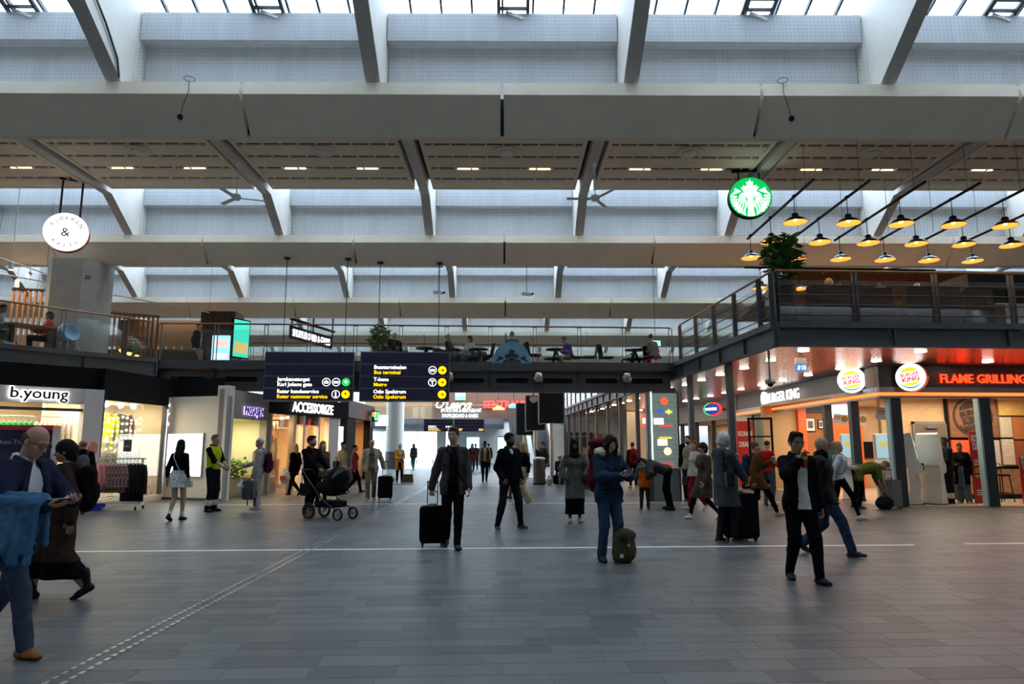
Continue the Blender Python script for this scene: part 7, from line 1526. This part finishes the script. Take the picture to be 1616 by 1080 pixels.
area('cafe_ceiling_light',(-15,21,6.6),2.5,120,WARM,sy=4); area('cafe_ceiling_light_far',(-12,28,6.6),2.5,110,WARM,sy=3); area('coffee_bar_light',(15,21,6.7),3,110,WARM,sy=4)
# dark coffee bar at the back of the right balcony
t=thing('coffee_bar','dark coffee bar with sloping slatted canopy at the back of the right balcony','counter',(13.5,20.5,DK)); MB().prism([(0,2.9),(0,3.0),(4.5,2.2),(4.5,2.1)],-3.6,5,'X').build('canopy',M_slat,t); MB().mm((-1.4,.2,0),(5,.8,1.15)).build('counter',mat('bar_brown',(.06,.025,.015),.5),t); MB().mm((-1.5,3.2,0),(6,3.4,2.6)).build('rear_wall',mat('bar_wall',(.13,.05,.025),.6),t); MB().mm((1.0,-1.6,2.0),(6,.2,2.5)).build('black_bulkhead',M_black,t)
for k in range(9): MB().mm((-3.4+.9*k-.03,.02,2.86),(-3.4+.9*k+.03,.06,2.92)).build('canopy_slat',M_wood,t)
text('OFFEE',.26,M_letter,t,(-1.35,.15,1.72),0,.01,sx=.9,off=.01); MB().mm((-1.4,.18,1.6),(.2,.22,2.05)).build('sign_board',M_black,t)
# glass decal on the footbridge railing
t=thing('window_decal','half round blue decal with a crowned figure on the footbridge glass','decal',(1.14,BY-.062,DK+.02)); n=28
MB().prism([(.60*math.cos(math.pi*k/n),.72*math.sin(math.pi*k/n)+.0) for k in range(n+1)],0,.006,'Y').build('film',mat('decal_blue',(.16,.36,.56),.3,noise=.25,nscale=2),t)
e=empty('emblem',(0,-.002,-.02),0,t); siren_logo(e,mat('decal_black',(.015,.02,.03),.4),mat('decal_pale',(.4,.45,.5),.4),.58,-.004)
for o in list(e.children):
    if o.name.split('.')[0] in ('body','arm') or min(v.co.z for v in o.data.vertices)<.0:
        bm=bmesh.new(); bm.from_mesh(o.data); bmesh.ops.bisect_plane(bm,geom=bm.verts[:]+bm.edges[:]+bm.faces[:],plane_co=(0,0,.03),plane_no=(0,0,-1),clear_outer=True)
        if len(bm.faces)==0: bpy.data.objects.remove(o)
        else: bm.to_mesh(o.data)
        bm.free()
# furniture
M_seat=fm((.012,.012,.013)); 
def chair_tree():
    t=thing('cafe_chair','','chair'); MB().rbox((0,0,.45),(.46,.46,.06),.08,axis='Z').build('seat',M_seat,t); MB().rbox((0,.23,.68),(.44,.05,.42),.08,axis='Y',rx=R(-10)).build('backrest',M_seat,t)
    for sx in (-1,1):
        for sy in (-1,1): MB().cyl((sx*.17,sy*.17,.43),(sx*.22,sy*.22,0),.012,n=6).build('leg',M_chrome,t)
    return t
_ch=[]
def chair(label,x,y,rz):
    if not _ch: t=chair_tree(); _ch.append(t)
    else: t=copy_tree(_ch[0])
    t['label']=label; t.location=(x,y,DK); t.rotation_euler=(0,0,rz); t['group']='black cafe chairs on the footbridge'; return t
_tb=[]
def table(label,x,y,z=DK):
    if not _tb:
        t=thing('cafe_table','','table'); MB().cyl((0,0,.72),(0,0,.75),.34,n=28).build('top',M_seat,t); MB().cyl((0,0,.4),(0,0,.42),.4,n=28).build('lower_shelf',M_seat,t)
        for k in range(3): MB().prism([(-.05,.72),(.05,.72),(.32,0),(.24,0)],-.02,.02,'Y',Matrix.Rotation(2.094*k,4,'Z')).build('leg',M_seat,t)
        _tb.append(t)
    else: t=copy_tree(_tb[0])
    t['label']=label; t.location=(x,y,z); t['group']='round black cafe tables'; return t
chair('black cafe chair with coat, facing the boy in purple on the footbridge',3.9,23.0,R(-95)); chair('black cafe chair between the two tables with crossed legs on the footbridge',5.05-.55,23.1,R(95)); chair('black cafe chair beside the blue decal on the footbridge',1.95,22.6,R(100)); chair('black cafe chair left of the blue decal on the footbridge',.35,22.9,R(-80))
table('round black cafe table in front of the boy in purple',2.75,23.2); table('round black cafe table beside the woman with the fur hood',5.5,23.2); table('round black cafe table beside the seated couple on the footbridge',.1,23.3); table('round black cafe table next to the bridge plant',-1.7,23.2)
def armchair(label,x,y,rz,w=1.0,h=.95,c=(.045,.032,.026)):
    t=thing('armchair',label,'armchair',(x,y,DK),rz); m=fm(c,'cloth'); MB().rbox((0,.32,h/2+.06),(w,.2,h-.06),.06,axis='Y').build('backrest',m,t); MB().rbox((0,0,.32),(w-.1,.6,.24),.06,axis='Y').build('seat',m,t)
    for sx in (-1,1): MB().rbox((sx*(w/2-.07),0,.4),(.14,.7,.5),.05,axis='X').build('armrest',m,t)
    for sx in (-1,1):
        for sy in (-.25,.35): MB().cyl((sx*(w/2-.1),sy,0),(sx*(w/2-.1),sy,.2),.02,n=8).build('leg',M_black,t)
    return t
armchair('dark brown high backed armchair with the blonde woman, behind the balcony bars',8.26,15.35,R(180),1.2,1.1); armchair('dark brown high backed armchair in the middle of the coffee balcony',9.25,15.45,R(180),.85,1.08); armchair('dark brown wide armchair beside the right balcony post',10.6,15.35,R(180),1.3,1.1); armchair('dark brown armchair at the end of the coffee balcony row',11.75,15.45,R(180),.7,1.08)
# plants
def plant(label,loc,pot,ph,fol,n,ls,seed,cr=.2,lm=None):
    t=thing('potted_plant',label,'plant',loc); MB().lathe([(cr*.75,0),(cr,ph),(cr*.9,ph),(cr*.88,ph-.03),(0,ph-.04)],n=20).build('planter',pot,t); MB().tube([(0,0,ph-.05),(.03,.02,ph+fol[2]*.5),(0,0,ph+fol[2]*.8)],.015,n=6).build('stem',M_branch,t); leaves(n,fol,seed,ls,'ell').build('foliage',lm or M_leaf,t,(0,0,ph-.02)); return t
t=plant('tall leafy plant in a black box planter at the balcony corner',(6.95,14.72,DK),M_black,1.12,(.42,.36,1.15),420,.17,5,.27,M_leaf)
plant('leafy green plant behind the seated man on the footbridge',(-3.38,23.85,DK),M_black,.35,(.4,.35,1.35),380,.17,8,.2,M_leafl); plant('small green plant in the cafe window by the slat screen',(-11.3,22.9,DK),M_white,.3,(.22,.2,.5),160,.12,2,.14,M_leafl)
# left cafe furniture
t=thing('shell_chair','pale blue shell chair at the cafe balcony glass','chair',(-11.45,19.75,DK),R(70)); F=Field(); F.ell((0,.12,.62),(.3,.26,.3),None,.03); F.ell((0,-.05,.72),(.27,.3,.3),None,0,op='sub'); F.cut((0,0,.92),(0,-.3,1)); put(bpy.data.objects.new('shell',F.mesh(.014,'shell',[fm((.25,.42,.58),'gloss')])),t)
for sx in (-1,1):
    for sy in (-1,1): MB().cyl((sx*.12,.08+sy*.12,.4),(sx*.22,.08+sy*.22,0),.012,n=6).build('leg',M_chrome,t)
t=thing('cafe_table','brown wooden table of the cafe balcony','table',(-12.35,19.4,DK),R(50)); MB().mm((-.6,-.35,.70),(.6,.35,.75)).build('top',M_slat,t)
for sx in (-1,1): MB().mm((sx*.5-.04,-.3,0),(sx*.5+.04,.3,.7)).build('leg',M_steeld,t)
t=thing('bench','tan upholstered bench under the man in the grey hoodie','bench',(-13.2,18.4,DK),R(50)); MB().rbox((0,0,.25),(1.2,.55,.4),.06,axis='Y').build('seat',fm((.14,.09,.05)),t); MB().rbox((0,.3,.6),(1.2,.14,.6),.06,axis='Y').build('backrest',fm((.16,.10,.055)),t)
SEAT=((-.12,-.42,0,-5,0),(.12,-.40,0,5,0))
def seated(lab,x,y,rz,sex,hair,c,tc,H=1.7,z=DK,skin='pale',shoe=BLK,**k):
    p=Person(lab,x,y,rz,H,sex,skin,hair,SEAT,pz=.52,z=z,vox=.017,hands=k.pop('hands',({'pos':(-.12,-.32,.72)},{'pos':(.12,-.32,.72)})),**k); p.top(c,.025,.05); p.trousers(tc,.016,.02); p.shoes(shoe); return p
seated('man in a grey hoodie seated at the cafe balcony glass',-12.95,18.75,R(95),'m',('short',BLK),(.30,.30,.28),(.05,.05,.06),skin='brown',lean=18); seated('person in a red top seated behind the cafe balcony post',-12.25,20.0,R(-60),'f',('bob',BLK),(.42,.015,.02),NAVY,skin='mid')
p=Person('man in a dark jacket walking along the cafe balcony by the advertising screen',-9.75,24.3,R(80),1.76,'m','pale',('short',(.08,.05,.03)),stride(.2),z=DK,vox=.017); p.top((.45,.48,.52),.012,.05,name='shirt'); p.top((.02,.02,.024),.028,.12,opn=.06); p.trousers((.22,.19,.14)); p.shoes(BLK)
seated('bald man in black seated beside the bridge plant',-2.75,23.1,R(35),'m',('bald',(.2,.12,.07)),BLK,(.02,.02,.025),w=1.15); seated('grey haired man in a dark olive jacket seated on the footbridge',-.86,23.2,R(75),'m',('bald',(.3,.25,.18)),(.035,.038,.03),(.03,.035,.045),lean=-8); seated('woman with brown curls in a white top seated on the footbridge',-.2,23.7,R(-35),'f',('bob',(.09,.04,.02)),(.55,.55,.5),(.05,.07,.10),shoe=(.6,.6,.6)); seated('man in a blue jacket sitting with his back to the decal on the footbridge',1.25,23.2,R(180),'m',('short',(.25,.14,.06)),(.02,.09,.32),BLK,H=1.82); seated('boy in a purple top and tan trousers leaning on the bridge table',3.25,23.1,R(-70),'m',('curly',(.10,.04,.02)),(.10,.05,.38),(.24,.17,.10),H=1.6,lean=22); seated('woman in a fur hooded jacket and pink trousers seated at the end of the footbridge',6.15,22.9,R(-150),'f',('bun',BLK),(.16,.16,.14),(.45,.05,.10),lean=10,side=8)
seated('blonde woman in black seated in the armchair behind the balcony bars',8.45,15.55,R(180),'f',('bob',(.45,.33,.18)),BLK,BLK,z=DK+.1,H=1.78)
chair('black cafe chair under the woman in the fur hooded jacket',6.1,23.05,R(30)); chair('black cafe chair under the boy in purple',3.4,23.15,R(110)); chair('black cafe chair under the man in the blue jacket',1.25,23.05,R(0)); armchair('low dark armchair under the grey haired man on the footbridge',-.95,23.2,R(75),.75,.7); armchair('low dark armchair under the bald man by the bridge plant',-2.8,23.15,R(35),.75,.7); armchair('low dark armchair under the woman in white on the footbridge',-.15,23.75,R(-35),.75,.7)
# ================================================================== displays, bin, small ceiling things
for i,(x,y,w,h,lab) in enumerate(((3.52,31.5,1.18,1.75,'nearest tall black display board on a steel post'),(3.05,34.6,1.0,1.75,'middle tall black display board on a steel post'),(2.75,38.0,.95,1.75,'furthest tall black display board on a steel post'))):
    z0=1.57+(703-(672,683,690)[i])*y/1077; t=thing('display_board',lab,'display',(x,y,0),R(-3)); MB().mm((-w/2,-.1,z0+.1),(w/2,.1,z0+h+.1)).build('screen',mat('screen_black',(.006,.006,.007),.25),t)
    for sx in (-1,1): MB().mm((sx*w/2-.03,-.12,z0+.1),(sx*w/2+.03,.12,z0+h+.1)).build('edge_trim',M_chrome,t)
    MB().prism([(-w/2,z0+.1),(w/2,z0+.1),(w/2,z0+.02),(.2,z0+.1-.02),(-.2,z0+.1-.02),(-w/2,z0+.02)],-.11,.11,'Y').build('lower_lip',M_chrome,t); MB().cyl((0,0,0),(0,0,z0+.1),.1,n=18).build('post',M_chrome,t); MB().lathe([(.5,0),(.48,.03),(.12,.06),(.1,.1)],n=24).build('base',M_chrome,t)
t=thing('litter_bin','grey cylindrical litter bin with lid by the display boards','bin',(2.6,28.0,0)); MB().cyl((0,0,.03),(0,0,1.0),.24,n=24).build('drum',mat('bin_grey',(.11,.10,.095),.4,.5),t); MB().cyl((0,0,0),(0,0,.05),.25,n=24).build('base',M_black,t); MB().lathe([(.255,1.0),(.26,1.05),(.2,1.1),(.0,1.11)],n=24).build('lid',M_chrome,t)
t=thing('exit_sign','green and white exit sign on the bar mezzanine','sign',(-1.3,59.55,5.45)); MB().mm((-.45,0,0),(.45,.1,.35)).build('face',emat('exit_green',(.1,.6,.65),1.6),t); MB().mm((-.45,0,.35),(.45,.1,.62)).build('box',M_white,t)
t=thing('dome_camera','white dome camera hanging under the footbridge','camera',(1.85,21.7,2.93)); MB().ball((0,0,.1),.13,16,10).build('dome',M_white,t); MB().cyl((0,0,.2),(0,0,.27),.04).build('stem',M_white,t)
t=thing('exit_sign','green exit sign beyond the woman in the fur hooded jacket','sign',(6.9,25.6,DK+1.25)); MB().mm((-.2,0,0),(.2,.06,.2)).build('face',emat('exit_green2',(.25,.75,.5),1.5),t); MB().cyl((0,.03,.2),(0,.03,3.46),.01).build('stem',M_steel,t)
# ================================================================== the shop rooms themselves belong to the setting
ROOM={'rear_wall':'wall_shop','side_wall':'wall_shop','shop_ceiling':'ceiling_shop','lobby_ceiling':'ceiling_shop','inner_ceiling':'ceiling_shop','inner_floor':'floor_shop','display_floor':'floor_shop','wood_wall':'wall_shop','beige_wall':'wall_shop','orange_pier':'wall_shop','orange_block':'wall_shop','dark_counter_front':'wall_shop','end_wall':'wall_shop','cross_wall':'wall_shop','brick_backing':'wall_shop','panel_frame':'trim_shop','lower_panelling':'trim_shop','skirting':'baseboard_shop'}
for root in [o for o in scene.objects if o.parent is None and o.name.split('.')[0] in ('shop_front','shop_window','wall_restaurant','wall_arcade')]:
    back=next((c for c in root.children if c.name.startswith('brick_backing')),None)
    for c in list(root.children):
        k=c.name.split('.')[0]
        if k=='brick' and back is not None: c.parent=back; continue
        if k in ROOM:
            c.parent=None; c.location=root.location; c.rotation_euler=root.rotation_euler; c.name=ROOM[k]; c['kind']='structure'
    if not root.children: bpy.data.objects.remove(root)
